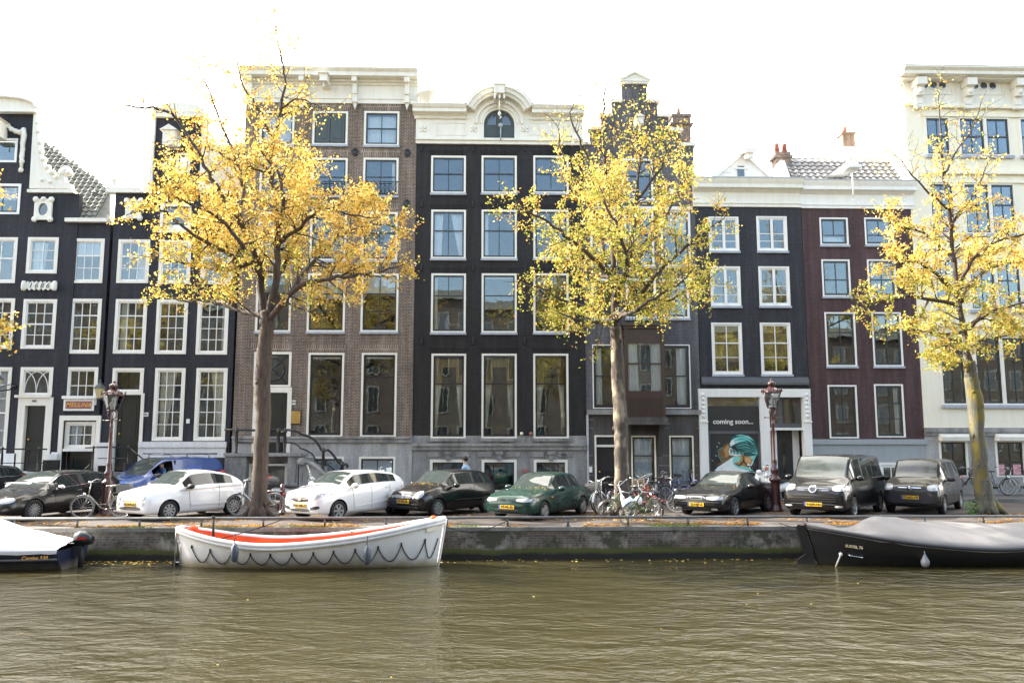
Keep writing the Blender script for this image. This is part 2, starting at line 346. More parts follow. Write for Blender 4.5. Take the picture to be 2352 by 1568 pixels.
class House:
    def __init__(s, name, Y, u0, u1, vm, label, cat='house', depth=9, mat='navy'):
        s.Y=Y; a=at(u0,vm,Y); b=at(u1,vm,Y); s.x0,s.x1=a.x,b.x; s.depth=depth; s.mat=mat
        s.root=empty(name,((a.x+b.x)/2,Y,PZ),label=label,cat=cat,group='canal houses in the row'); s.holes=[]; s.rects=[]
    def R(s, u0, v0, u1, v1, Y=None):
        Y=s.Y if Y is None else Y; um,vm=(u0+u1)/2,(v0+v1)/2
        return at(u0,vm,Y).x, at(u1,vm,Y).x, at(um,v1,Y).z, at(um,v0,Y).z
    def Z(s,u,v): return at(u,v,s.Y).z
    def X(s,u,v): return at(u,v,s.Y).x
    def Zp(s,u,v,d): return at(u,v,s.Y-d).z
    def part(s, mb, name, mat, parent=None, label=None, org=None): return bw(mb,name,[M[k] for k in mat] if isinstance(mat,(list,tuple)) else M[mat],parent or s.root,org,label)
    def partl(s, mb, name, mat, parent=None):
        return [s.part(q,name,mat,parent,org=q.v[0]) for q in pieces(mb)]
    def window(s, u0, v0, u1, v1, fm='offw', sm='offw', fw=.10, sw=.05, top=(2,1), bot=(2,1), mid=.5, bt=.028, sill='lead', curt=(), pane='pane', hole=True, name='window', y0=None, proj=.02, midt=.06, label=None, sillh=.09):
        x0,x1,z0,z1=s.R(u0,v0,u1,v1); Y=s.Y if y0 is None else y0
        if hole: s.holes.append((x0,x1,z0,z1))
        c=Vector(((x0+x1)/2,Y,(z0+z1)/2)); f=MB(); fy0,fy1=Y-proj,Y+.13
        f.box(x0,x0+fw,fy0,fy1,z0,z1); f.box(x1-fw,x1,fy0,fy1,z0,z1); f.box(x0+fw,x1-fw,fy0,fy1,z1-fw,z1); f.box(x0+fw,x1-fw,fy0,fy1,z0,z0+fw*.8)
        w=s.part(f,name,fm,org=c,label=label)
        a0,a1,b0,b1=x0+fw,x1-fw,z0+fw*.8,z1-fw
        g=MB(); ys,ye=Y+.03,Y+.09
        g.box(a0,a0+sw,ys,ye,b0,b1); g.box(a1-sw,a1,ys,ye,b0,b1); g.box(a0+sw,a1-sw,ys,ye,b1-sw,b1); g.box(a0+sw,a1-sw,ys,ye,b0,b0+sw*1.3)
        ia0,ia1,ib0,ib1=a0+sw,a1-sw,b0+sw*1.3,b1-sw; zm=ib1-(ib1-ib0)*mid
        if mid>0: g.box(ia0,ia1,ys-.01,ye-.003,zm-midt/2,zm+midt/2)
        secs=[(zm+midt/2 if mid>0 else ib0,ib1,top)]
        if mid>0: secs.append((ib0,zm-midt/2,bot))
        for q0,q1,(cn,rn) in secs:
            for i in range(1,cn):
                x=ia0+(ia1-ia0)*i/cn; t=bt if cn>2 else bt*1.25; g.box(x-t/2,x+t/2,ys+.006,ye-.006,q0,q1)
            for i in range(1,rn):
                z=q0+(q1-q0)*i/rn; g.box(ia0,ia1,ys+.009,ye-.009,z-bt/2,z+bt/2)
        s.part(g,'sash',sm,w)
        p=MB(); p.box(ia0-.01,ia1+.01,Y+.055,Y+.061,ib0-.01,ib1+.01); s.part(p,'pane',pane,w,org=c)
        if sill:
            k=MB(); k.box(x0-.03,x1+.03,Y-.09,Y+.02-.025,z0-sillh,z0+.0); s.part(k,'sill',sill,w)
        W=ia1-ia0
        for cd in curt:
            k=MB(); cm='curtain'; nm='curtain'
            if cd[0]=='L': sheet(k,ia0,ia0+W*cd[1],ia0,ia0+W*cd[2],ib1,ib0,Y+.22,waves=max(2,int(W*cd[1]*7)))
            elif cd[0]=='R': sheet(k,ia1-W*cd[1],ia1,ia1-W*cd[2],ia1,ib1,ib0,Y+.22,waves=max(2,int(W*cd[1]*7)))
            elif cd[0]=='F': sheet(k,ia0,ia1,ia0,ia1,ib1-(ib1-ib0)*cd[1],ib1-(ib1-ib0)*cd[2],Y+.25,waves=int(W*8),amp=.015)
            elif cd[0]=='B': k.box(ia0,ia1,Y+.11,Y+.12,ib1-(ib1-ib0)*cd[1],ib1); cm='blind'; nm='blind'
            if len(cd)>3: cm=cd[3]
            elif cd[0]=='B' and len(cd)>2: cm=cd[2]
            s.part(k,nm,cm,w)
        return w,(x0,x1,z0,z1)
    def wall(s, rects, T=.3, name='wall', mat=None):
        """rects in world (x0,x1,z0,z1); front face at Y"""
        xs=sorted(set([r[0] for r in rects]+[r[1] for r in rects]+[h[0] for h in s.holes]+[h[1] for h in s.holes]))
        zs=sorted(set([r[2] for r in rects]+[r[3] for r in rects]+[h[2] for h in s.holes]+[h[3] for h in s.holes]))
        def inc(i,j):
            if i<0 or j<0 or i>=len(xs)-1 or j>=len(zs)-1: return False
            x=(xs[i]+xs[i+1])/2; z=(zs[j]+zs[j+1])/2
            return any(r[0]<x<r[1] and r[2]<z<r[3] for r in rects) and not any(h[0]<x<h[1] and h[2]<z<h[3] for h in s.holes)
        mb=MB(); Y,B=s.Y,s.Y+T
        for i in range(len(xs)-1):
            for j in range(len(zs)-1):
                if not inc(i,j): continue
                a,b,c,d=xs[i],xs[i+1],zs[j],zs[j+1]
                mb.quad((a,Y,c),(b,Y,c),(b,Y,d),(a,Y,d)); mb.quad((b,B,c),(a,B,c),(a,B,d),(b,B,d))
                if not inc(i-1,j): mb.quad((a,B,c),(a,Y,c),(a,Y,d),(a,B,d))
                if not inc(i+1,j): mb.quad((b,Y,c),(b,B,c),(b,B,d),(b,Y,d))
                if not inc(i,j-1): mb.quad((a,B,c),(b,B,c),(b,Y,c),(a,Y,c))
                if not inc(i,j+1): mb.quad((a,Y,d),(b,Y,d),(b,B,d),(a,B,d))
        return s.part(mb,name,mat or s.mat) if name!='stone_base' else s.partl(mb,name,mat or s.mat)
    def shell(s, ztop, floors, mat='brown2', roof='zinc', x0=None, x1=None, side=None, room=None):
        """side walls, rooms and flat roof behind the facade"""
        x0=s.x0 if x0 is None else x0; x1=s.x1 if x1 is None else x1; Y=s.Y; D=s.depth; g=.015
        m=MB(); m.box(x0+g,x0+.22,Y+.3,Y+D,PZ-.1,ztop); m.box(x1-.22,x1-g,Y+.3,Y+D,PZ-.1,ztop); m.box(x0+.22,x1-.22,Y+D-.2,Y+D-.003,PZ-.1,ztop)
        s.part(m,'side_wall',side or mat)
        r=MB(); r.box(x0+.02,x1-.02,Y+.302,Y+D-.01,ztop,ztop+.12); s.part(r,'roof',roof)
        k=MB(); k.box(x0+.23,x1-.23,Y+3.4,Y+3.5,PZ,ztop-.02)
        for z in floors: k.box(x0+.23,x1-.23,Y+.31,Y+3.4,z-.13,z+.13)
        # cross walls
        w=(x1-x0)
        for t in ((.36,.68) if w>6 else (.52,)): k.box(x0+w*t-.06,x0+w*t+.06,Y+.9,Y+3.4,PZ,ztop-.03)
        s.part(k,'room',room or 'inter')
FY=34.3
# ============ HOUSE A : 1686 gable
A=House('gabled_canal_house',FY,-162,156,700,'navy brick house dated 1686 with white scrolled gable, leftmost in the row')
kw=dict(fm='offw',sm='white',pane='panew',sill=None,fw=.12,sw=.05)
A.window(62,545,133,628,top=(2,1),bot=(2,2),mid=.32,midt=.03,curt=[('L',.6,.5)],**kw)
A.window(-37,545,38,650,top=(2,1),bot=(2,1),mid=.45,curt=[],**kw)
A.window(51,687,128,801,top=(3,2),bot=(3,2),mid=.5,curt=[],**kw)
A.window(-47,685,31,801,top=(3,2),bot=(3,2),mid=.5,curt=[],**kw)
A.window(-130,687,-60,801,top=(3,2),bot=(3,2),mid=.5,curt=[],**kw)
A.window(-55,843,20,1075,top=(3,3),bot=(3,3),mid=.45,curt=[('F',0,1)],**kw)
A.window(-37,422,47,492,top=(2,1),mid=0,fm='white',sm='sash',fw=.11,sw=.06,sill=None)
A.window(-36,318,40,373,top=(1,1),mid=0,fm='white',sm='white',fw=.1,sw=.02,sill=None,name='hatch',curt=[('B',1,'shutter')])
# fanlight and door
w,(x0,x1,z0,z1)=A.window(46,843,121,911,top=(1,1),mid=0,fm='offw',sm='white',fw=.13,sw=.05,sill=None,pane='panew',name='fanlight')
g=MB(); W=x1-x0-.36; H=z1-z0-.36; cx=(x0+x1)/2; zb=z0+.17
for sgn in (-1,1):
    for k in (0,1):
        c0=cx+sgn*W/2 if k==0 else cx
        pts=[]
        for i in range(9):
            t=i/8; xx=c0-sgn*(W*.48)*(1-math.cos(t*PI/2)); 
            pts.append((xx if k==0 else cx+sgn*W*.48*(1-math.cos(t*PI/2))*1, A.Y+.03, zb+H*math.sin(t*PI/2)))
        g.tube(pts,.018,5)
A.part(g,'tracery','white',w)
dz=lambda H,u,v: H.Z(u,v)
def door(H, u0,v0,u1,v1, mat='door', panels=True, hole=True, name='door', knob=True, glass=None, rec=.14):
    x0,x1,z0,z1=H.R(u0,v0,u1,v1)
    if hole: H.holes.append((x0,x1,z0,z1))
    Y=H.Y+rec; m=MB(); m.box(x0,x1,Y,Y+.06,z0,z1); w=x1-x0; h=z1-z0
    d=H.part(m,name,mat,org=((x0+x1)/2,Y,z0))
    if panels:
        p=MB()
        for (a,b,c,e) in ((.12,.88,.08,.34),(.12,.88,.42,.92)):
            X0,X1,Z0,Z1=x0+w*a,x0+w*b,z0+h*c,z0+h*e; t=.035
            p.box(X0,X1,Y-.025,Y-.002,Z0,Z0+t); p.box(X0,X1,Y-.025,Y-.002,Z1-t,Z1); p.box(X0,X0+t,Y-.025,Y-.002,Z0+t,Z1-t); p.box(X1-t,X1,Y-.025,Y-.002,Z0+t,Z1-t)
            p.box(X0+.1,X1-.1,Y-.018,Y-.002,Z0+.1,Z1-.1)
        H.part(p,'moulding',mat,d)
    if glass:
        a,b,c,e=glass; q=MB(); q.box(x0+w*a,x0+w*b,Y-.03,Y-.022,z0+h*c,z0+h*e); H.part(q,'door_glass','sashb',d)
    if knob:
        k=MB(); k.ball((x0+w*(.13 if knob is True else knob),Y-.07,z0+h*.48),.045); H.part(k,'handle','brass',d)
    return d
def frame(H, u0,v0,u1,v1, t, mat, name='door_frame', proj=.05, bottom=False, head=None, hole=None):
    x0,x1,z0,z1=H.R(u0,v0,u1,v1); m=MB(); Y=H.Y; hh=head or t
    m.box(x0,x0+t,Y-proj,Y+.2,z0,z1-hh); m.box(x1-t,x1,Y-proj,Y+.2,z0,z1-hh); m.box(x0,x1,Y-proj,Y+.2,z1-hh,z1)
    if bottom: m.box(x0+t,x1-t,Y-proj,Y+.2,z0,z0+t)
    H.part(m,name,mat); H.holes.append((x0+.002,x1-.002,z0,z1-.002)); return x0,x1,z0,z1
frame(A,38,912,118,1082,.28,'offw',head=.34)
door(A,57,930,107,1082,glass=(.12,.88,.45,.95))
x0,x1,z0,z1=A.R(37,907,119,913); m=MB(); m.box(x0,x1,A.Y-.13,A.Y-.053,z0,z1); A.part(m,'ledge','offw')
put_text('488',.13,M['sash'],A.root,(A.X(80,921),A.Y-.055,A.Z(80,921)),name='house_number')
m=MB(); m.box(A.X(-162,1050),A.X(38,1050)-.0,A.Y-.05,A.Y-.003,A.Z(0,1093),A.Z(0,1041)); m.box(A.X(118.5,1050),A.X(134,1050),A.Y-.05,A.Y-.003,A.Z(120,1093),A.Z(120,1038)); A.partl(m,'plinth','plinthw')
m=MB(); x0,x1,z0,z1=A.R(118,1042,136,1055); m.box(x0,x1,A.Y-.2,A.Y-.052,z0,z1); m.box(x0+.03,x1-.03,A.Y-.15,A.Y-.052,z0-.18,z0); A.part(m,'console','plinthw')
# stoop: white terrace with dark basement opening
sy=A.Y-1.35
def RY(u0,v0,u1,v1,Y): return at(u0,(v0+v1)/2,Y).x,at(u1,(v0+v1)/2,Y).x,at((u0+u1)/2,v1,Y).z,at((u0+u1)/2,v0,Y).z
x0,x1,z0,z1=RY(-160,1085,107,1100,sy)
m=MB(); zt=at(50,1084,sy).z; zl=at(50,1097,sy).z
hx0,hx1=at(22,1110,sy).x,at(82,1110,sy).x; hz=at(50,1100,sy).z
m.box(x0,x1+.07,sy-.08,A.Y-.055,zl,zt); m.box(x0,hx0,sy,A.Y-.06,PZ,zl); m.box(hx1,x1,sy,A.Y-.06,PZ,zl); m.box(hx0,hx1,sy+.5,A.Y-.06,PZ,hz); m.box(hx0,hx1,sy,A.Y-.06,hz,zl)
A.part(m,'stoop','plinthw')
m=MB(); m.box(hx0+.01,hx1-.01,sy+.3,sy+.36,PZ,hz-.01); A.part(m,'basement_door','sashb')
m=MB(); m.box(x1-.95,x1+.3,A.Y-1.0,A.Y-.2,zt,zt+.02); 
for (xa,xb) in ((at(98,1060,A.Y-.9).x,at(134,1060,A.Y-.9).x),): m.box(xa,xb,A.Y-.9,A.Y-.75,zt,at(120,1056,A.Y-.9).z)
A.part(m,'bench_screen','door')
# railing on the stoop
m=MB(); ry=sy+.05; zr=at(0,1030,ry).z; zr2=at(0,1063,ry).z; xa,xb=at(-160,1060,ry).x,at(106,1060,ry).x
m.tube([(xa,ry,zr),(xb,ry,zr-.02)],.03,6); m.tube([(xa,ry,zr2),(xb,ry,zr2)],.018,6)
for u in (4,88): 
    xp=at(u,1060,ry).x; m.lathe([(.06,0),(.06,.1),(.035,.14),(.05,.4),(.03,zr-zt-.05),(.055,zr-zt),(.03,zr-zt+.06),(.01,zr-zt+.08)],(xp,ry,zt),8)
A.part(m,'stoop_railing','iron')
zA=A.Z(120,445); xn=A.X(78,340); xnl=2*A.X(-2,340)-xn; zn=A.Z(0,262)
A.wall([(A.x0,A.x1+A.X(166,445)-A.X(156,445),PZ-.1,zA),(xnl,xn,zA,zn)])
A.shell(zA-.2,[A.Z(80,668),A.Z(80,822),A.Z(80,510),A.Z(80,1090)],x1=A.X(158,600))
# gable trims: pediment, claws, coping
cxa=A.X(-2,250); m=MB(); zt0=A.Z(0,262); zt1=A.Zp(0,247,.28)
hw=A.X(90,250)-cxa; m.box(cxa-hw,cxa+hw,A.Y-.28,A.Y+.35,zt0,zt1); ap=A.Zp(0,218,.38)-zt1-.06
pts=[(cxa+hw*.98*math.cos(t), zt1+ap*math.sin(t)**.8 if 0<t<PI else zt1) for t in [PI*i/20 for i in range(21)]]
m.prism(list(reversed(pts)),A.Y-.2,A.Y+.3)
pin=[(cxa+(p[0]-cxa)*1.06, zt1+(p[1]-zt1)*1.12+.02) for p in pts]
for i in range(20):
    a,b=pts[i],pts[i+1]; c,d=pin[i],pin[i+1]; m.prism([a,c,d,b][::-1],A.Y-.38,A.Y+.32)
A.part(m,'pediment','offw')
m=MB(); zc0=A.Z(120,444); xr=A.X(166,440)
m.box(A.X(66,440),xr+.1,A.Y-.14,A.Y+.3,zc0,zc0+.13)
px=[(70,434),(166,434),(166,424),(152,419),(150,408),(146,402),(164,400),(166,396),(160,390),(138,390),(136,398),(140,408),(128,412),(122,402),(112,396),(104,380),(96,362),(93,345),(95,325),(90,305),(87,285),(86,262),(80,262)]
prof=[(A.X(u,v),A.Z(u,v)) for u,v in px]
m.prism(prof[:14]+prof[14:],A.Y-.10,A.Y+.22)
for (u,v,r) in ((146,398,.18),(160,398,.18),(134,408,.16),(122,398,.16),(112,386,.15),(103,368,.15),(97,350,.14),(95,330,.13),(91,305,.11),(89,285,.1),(153,392,.22),(100,415,.12),(118,420,.1)):
    m.ball((A.X(u,v),A.Y-.06,A.Z(u,v)),r,.14,r*.8)
A.part(m,'scrolled_claw','offw')
m=MB(); 
gp=[(8,300),(20,290),(28,298),(38,303),(48,306),(56,300),(57,312),(54,330),(54,345),(52,360),(52,372),(50,392)]
P=[(A.X(u,v),A.Y-.06,A.Z(u,v)) for u,v in gp]; m.tube(P,[.10,.12,.09,.10,.12,.13,.12,.10,.09,.10,.08,.05],6)
for p in P: m.ball(p,.12,.1,.12,6,4)
A.part(m,'garland','offw')
def oval(H,u,v,hw,hh,sq=True):
    x,z=H.X(u,v),H.Z(u,v); a,b=hw/56,hh/56; m=MB(); n=20
    for i in range(n):
        t0,t1=2*PI*i/n,2*PI*(i+1)/n
        def ou(t): 
            c,s_=math.cos(t),math.sin(t); k=1/max(abs(c),abs(s_)) if sq else 1.3; k=min(k,1.28); return (x+a*c*k,z+b*s_*k)
        def inn(t): return (x+a*.55*math.cos(t),z+b*.6*math.sin(t))
        m.prism([inn(t0),ou(t0),ou(t1),inn(t1)][::-1],H.Y-.10,H.Y-.004)
    for sx in (-1,1):
        for szz in (-1,1): m.ball((x+sx*a*.9,H.Y-.08,z+szz*b*.95),.13,.1,.13,8,5)
    m.ball((x,H.Y-.08,z+b),.12,.1,.1,8,5)
    o=H.part(m,'oval_window','offw'); g=MB(); n=16; g.poly([(x+a*.6*math.cos(2*PI*i/n),H.Y-.015,z+b*.64*math.sin(2*PI*i/n)) for i in range(n)]); H.part(g,'pane','glassb',o)
m_,nt_,b_=newmat('dark_blue_glass'); b_.inputs['Base Color'].default_value=(.02,.035,.055,1); b_.inputs['Roughness'].default_value=.03; b_.inputs['IOR'].default_value=2.1; M['glassb']=m_
oval(A,101,482,20,25)
# 1686 cartouche
m=MB(); x0,x1,z0,z1=A.R(53,646,131,668); n=24
top=[(x0+(x1-x0)*i/n, z1-.05+.05*math.sin(i*2.1)) for i in range(n+1)]; bot=[(x0+(x1-x0)*i/n, z0+.05+.05*math.sin(i*1.9+1)) for i in range(n+1)]
m.prism(bot+top[::-1],A.Y-.09,A.Y-.004)
for xx in (x0+.06,x1-.06): m.lathe([(.07,z0),(.1,z0+.1),(.1,z1-.1),(.07,z1)],(xx,A.Y-.07,0),8)
ct=A.part(m,'year_cartouche','offw')
put_text('1 6 8 6',.30,M['sash'],ct,((x0+x1)/2,A.Y-.095,(z0+z1)/2),shear=.25,name='year_number')
# hoist beam
def hoist(H,u,v,w,h,L=.7,mat='offw'):
    x,z=H.X(u,v),H.Z(u,v); m=MB(); a,b=w/112,h/112
    m.box(x-a*.8,x+a*.8,H.Y-L,H.Y-.003,z-b,z+b*.6); m.prism([(x-a*1.15,z+b*.6),(x+a*1.15,z+b*.6),(x,z+b*1.2)],H.Y-L-.08,H.Y-.003)
    m.tube([(x,H.Y-L+.1,z-b),(x,H.Y-L+.1,z-b-.15)],.02,5); m.ball((x,H.Y-L+.1,z-b-.2),.05); H.part(m,'hoist_beam',mat)
hoist(A,2,300,40,50)
# wall lanterns of A and C
def lantern(H,u,v,nm='wall_lantern',yl=.75,label=''):
    x,z=H.X(u,v),H.Z(u,v); e=empty(nm,(x,H.Y-.05,z),label=label,cat='lantern',group='old wall lanterns')
    k=MB(); k.tube([(.25,.04,-.15),(.2,-.2,-.35),(0,-yl+.2,-.42),(0,-yl+.05,-.4)],.028,6); k.ball((.25,.02,-.2),.09); k.tube([(.25,.03,-.1),(.05,-.4,-.2),(0,-yl+.05,-.38)],.018,5); k.build('bracket',M['iron'],e)
    k=MB(); k.lathe([(.10,-.36),(.2,.02)],(0,-yl,0),6,sm=False); k.build('lamp_glass',M['lampglass'],e)
    k=MB(); k.lathe([(.25,.02),(.2,.10),(.09,.2),(.07,.26),(.03,.28),(.05,.33),(.01,.38)],(0,-yl,0),6,sm=False); k.lathe([(.11,-.40),(.11,-.36)],(0,-yl,0),6); k.build('lamp_cap',M['lampcap'],e)
m_,nt_,b_=newmat('amber_lamp_glass'); b_.inputs['Base Color'].default_value=(.55,.46,.22,1); b_.inputs['Roughness'].default_value=.15; M['lampglass']=m_
M['lampcap']=plain('grey_lamp_cap',(.07,.08,.085),rough=.5)
lantern(A,20,876,label='small wall lantern left of the fanlight of the 1686 house')
# ============ HOUSE B : narrow wing with tiled roof
B=House('low_roofed_house',FY+.03,156,250,700,'narrow navy brick house with white gutter and tiled roof beside the 1686 gable')
B.root.location.x=B.root.location.x
B.x1=B.X(249,600)
B.window(166,548,238,650,top=(3,1),bot=(3,2),mid=.36,curt=[('B',.38)],**kw)
B.window(158,686,231,812,top=(3,1),bot=(3,3),mid=.27,midt=.045,curt=[],**kw)
B.window(151,843,224,930,top=(3,1),bot=(3,1),mid=.48,midt=.03,curt=[],**kw)
x0,x1,z0,z1=B.R(145,909,223,916); m=MB(); m.box(x0,x1,B.Y-.12,B.Y-.023,z0,z1); B.part(m,'ledge','white')
m=MB(); x0,x1,z0,z1=B.R(147,917,217,943); m.box(x0,x1,B.Y-.05,B.Y-.004,z0,z1); sg=B.part(m,'name_board','white')
m=MB(); m.box(x0+.09,x1-.09,B.Y-.06,B.Y-.051,z0+.08,z1-.07); M['signred']=plain('dull_red_sign',(.30,.13,.12),rough=.7); M['gold']=plain('gold_letters',(.70,.36,.08),rough=.5); B.part(m,'sign_panel','signred',sg)
put_text('MELLINA',.235,M['gold'],sg,((x0+x1)/2,B.Y-.066,(z0+z1)/2),shear=.35,spacing=1.12,bold=.006)
frame(B,133,954,228,1130,.17,'offw',name='lower_frame',proj=.07,head=.2)
w,_=B.window(147,968,217,1030,top=(3,1),bot=(3,1),mid=.48,midt=.035,fm='offw',sm='white',pane='panew',sill=None,fw=.10,sw=.06,curt=[('L',.5,.4)],hole=False,y0=B.Y+.06)
m=MB(); x0,x1,z0,z1=B.R(146,1030,218,1036); m.box(x0,x1,B.Y-.08,B.Y+.15,z0,z1); B.part(m,'ledge','white')
door(B,148,1036,216,1130,knob=False,hole=False,rec=.3)
zB=B.Z(200,512)
B.wall([(B.x0,B.x1,PZ-.1,zB)])
B.shell(zB-.1,[B.Z(200,668),B.Z(200,825),B.Z(200,1090)],x1=B.X(249,600))
m=MB(); m.box(B.X(154,510),B.X(251,510),B.Y-.22,B.Y+.1,zB,zB+.16); B.part(m,'gutter','offw')
# tiled slope rising from the gutter
def slope(H, pts_uv, y0, z0, ang, name, mat, T=.12, rows=None):
    """planar roof polygon: plane through eave (y0,z0) rising ang degrees away; pixel rays give its outline"""
    n=Vector((0,-math.sin(ang),math.cos(ang))); p0=Vector((0,y0,z0)); out=[]
    for u,v in pts_uv:
        d=ray(u,v); t=(p0-EYE).dot(n)/d.dot(n); out.append(EYE+d*t)
    m=MB(); m.poly(out); m.poly([p-n*T for p in reversed(out)]); k=len(out)
    for i in range(k): m.quad(out[i],out[i]-n*T,out[(i+1)%k]-n*T,out[(i+1)%k])
    o=H.part(m,name,mat); return out,n
def tiles(H, x0, x1, y0, z0, ang, L, mat, clip=None, w=.26, h=.30, name='roof_tiles', x0f=None, x1f=None):
    """pantiles as wavy stepped rows on a slope"""
    m=MB(); up=Vector((0,math.cos(ang),math.sin(ang))); n=Vector((0,-math.sin(ang),math.cos(ang))); rows=int(L/h)
    for r in range(rows):
        for hh in (0,):
            a=r*h; b=a+h*1.08; xa=x0 if x0f is None else x0f(a); xb=x1 if x1f is None else x1f(a)
            if xb-xa<w: continue
            cols=int((xb-xa)/w*5); P=[[],[]]
            for i in range(cols+1):
                x=xa+(xb-xa)*i/cols; ph=(x-x0)/w; wv=.035*math.sin(2*PI*ph)
                P[0].append(Vector((x,y0,z0))+up*a+n*(.075+wv)); P[1].append(Vector((x,y0,z0))+up*b+n*(.035+wv))
            m.grid([[p-n*.035 for p in P[0]],P[0],P[1]],sm=False)
    return H.part(m,name,mat)
ang=math.radians(52)
out,n=slope(B,[(156,508),(251,508),(252,441),(205,400),(150,362),(92,322),(92,440),(156,445)],B.Y+.05,zB+.1,ang,'roof_slope','tile')
yE,zE=B.Y+.05,zB+.1
def xr_(a):  # right limit of the slope at distance a up it
    d=ray(252,441); p0=Vector((0,yE,zE)); t=(p0-EYE).dot(n)/d.dot(n); q=EYE+d*t
    d2=ray(92,322); t2=(p0-EYE).dot(n)/d2.dot(n); q2=EYE+d2*t2
    aa=(q.z-zE)/math.sin(ang); ab=(q2.z-zE)/math.sin(ang)
    if a<=aa: return q.x
    return q.x+(q2.x-q.x)*min(1,(a-aa)/(ab-aa))
Ltot=(out[5].z-zE)/math.sin(ang)
tiles(B,out[5].x,0,yE,zE,ang,Ltot,'tile',x0f=lambda a: out[0].x if a<1.6 else out[5].x,x1f=xr_)
m=MB(); p=at(203,462,B.Y+1.2); m.tube([p+Vector((-.35,0,-.45)),p+Vector((0,0,-.1)),p+Vector((.25,0,-.1)),p+Vector((.22,0,.35))],.055,8); m.lathe([(.13,0),(.05,.08)],p+Vector((.22,0,.38)),10); B.part(m,'vent_pipe','zinc')
# ============ HOUSE C : neck gable with tall windows
Cc=House('neck_gable_house',FY+.02,250,543,700,'navy brick house with tall white neck gable behind the left tree')
for a,b,v0,v1 in ((270,343,550,650),(365,438,552,652),(462,534,553,653)): Cc.window(a,v0,b,v1,top=(3,1),bot=(3,2),mid=.36,curt=[('R',.4,.45)] if a<300 else [],**kw)
for a,b,v0,v1,ct in ((263,336,687,812,[('L',.33,.22,'curty')]),(358,430,688,813,[]),(452,524,690,814,[('R',.15,.15)])): Cc.window(a,v0,b,v1,top=(3,1),bot=(3,3),mid=.27,midt=.045,curt=ct,**kw)
Cc.window(353,845,423,1012,top=(3,2),bot=(3,3),mid=.42,curt=[('L',.72,.3,'curty')],**kw)
Cc.window(448,845,520,1012,top=(3,2),bot=(3,3),mid=.42,curt=[('R',.6,.25,'curty')],**kw)
Cc.window(258,845,330,903,top=(1,1),mid=0,name='transom_window',curt=[],**kw)
frame(Cc,256,903,328,1082,.13,'offw',head=.06)
door(Cc,265,906,320,1080)
Cc.window(368,468,439,522,top=(1,1),mid=0,fm='white',sm='sash',fw=.12,sw=.06,sill='white',sillh=.25)
Cc.window(405,352,437,397,top=(1,1),mid=0,fm='white',sm='sash',fw=.1,sw=.05,sill=None)
oval(Cc,308,482,18,22)
x0,x1,z0,z1=Cc.R(248,432,346,444); cb=MB(); cb.box(x0,x1,Cc.Y-.14,Cc.Y+.3,z0,z1); zs=z0
cxc=Cc.X(409,350); xl=Cc.X(356,330); xr=2*cxc-xl; X1=Cc.X(549,500)
cb.box(2*cxc-x1,X1+.05,Cc.Y-.14,Cc.Y+.3,z0,z1)
for xx in (Cc.X(263,430),X1-.3):
    cb.lathe([(.12,0),(.17,.05),(.13,.1),(.2,.3),(.22,.36),(.14,.42),(.05,.5)],(xx,Cc.Y+.05,z1),10)
Cc.partl(cb,'coping','offw')
zn=Cc.Z(400,272)
Cc.wall([(Cc.x0,X1,PZ-.1,zs),(xl,xr,zs,zn)])
Cc.shell(zs-.2,[Cc.Z(400,668),Cc.Z(400,825),Cc.Z(400,535),Cc.Z(400,1090)],x1=X1-.03)
m=MB(); m.box(xl-.12,xr+.12,Cc.Y-.2,Cc.Y+.35,zn,zn+.2); hw=(xr-xl)/2+.12
pts=[(cxc+hw*math.cos(t), zn+.2+.42*math.sin(t) if 0<t<PI else zn+.2) for t in [PI*i/18 for i in range(19)]]; m.prism(pts[::-1],A.Y-.2,A.Y+.3)
m.box(xl-.14,xl,Cc.Y-.1,Cc.Y+.35,zs,zn); m.box(xr,xr+.14,Cc.Y-.1,Cc.Y+.35,zs,zn)
Cc.part(m,'pediment','offw')
hoist(Cc,402,325,36,44)
# pitched roof behind C
m=MB(); yb=Cc.Y+.4; m.xprism([(yb,zs-.1),(yb+4.2,zs+3.9),(yb+8.4,zs-.1)],cxc+.8,X1-.05); m.xprism([(yb,zs-.1),(yb+4.2,zs+3.9),(yb+8.4,zs-.1)],cxc-.8,cxc+.75); Cc.part(m,'pitched_roof','tile')
# plinth of C
x0=Cc.X(320,1030); x1=Cc.X(521,1030); m=MB(); m.box(x0,x1,Cc.Y-.14,Cc.Y-.004,Cc.Z(420,1027),Cc.Z(420,1014)); m.box(x0+.03,x1-.03,Cc.Y-.08,Cc.Y-.004,PZ,Cc.Z(420,1027)); 
bz0,bz1=Cc.Z(380,1078),Cc.Z(380,1050)
m.box(Cc.X(338,1060),Cc.X(414,1060),Cc.Y-.11,Cc.Y-.082,bz1,bz1+.05)
pl=Cc.part(m,'plinth','plinthw'); m=MB(); m.box(Cc.X(437,1080),Cc.X(519,1080),Cc.Y-.1,Cc.Y-.083,PZ+.3,Cc.Z(480,1050)); Cc.part(m,'basement_window','sashb',pl)
m=MB(); m.box(Cc.X(332,1100),Cc.X(352,1100),Cc.Y-.35,Cc.Y-.1,PZ,Cc.Z(340,1062)); Cc.part(m,'mail_cabinet','door')
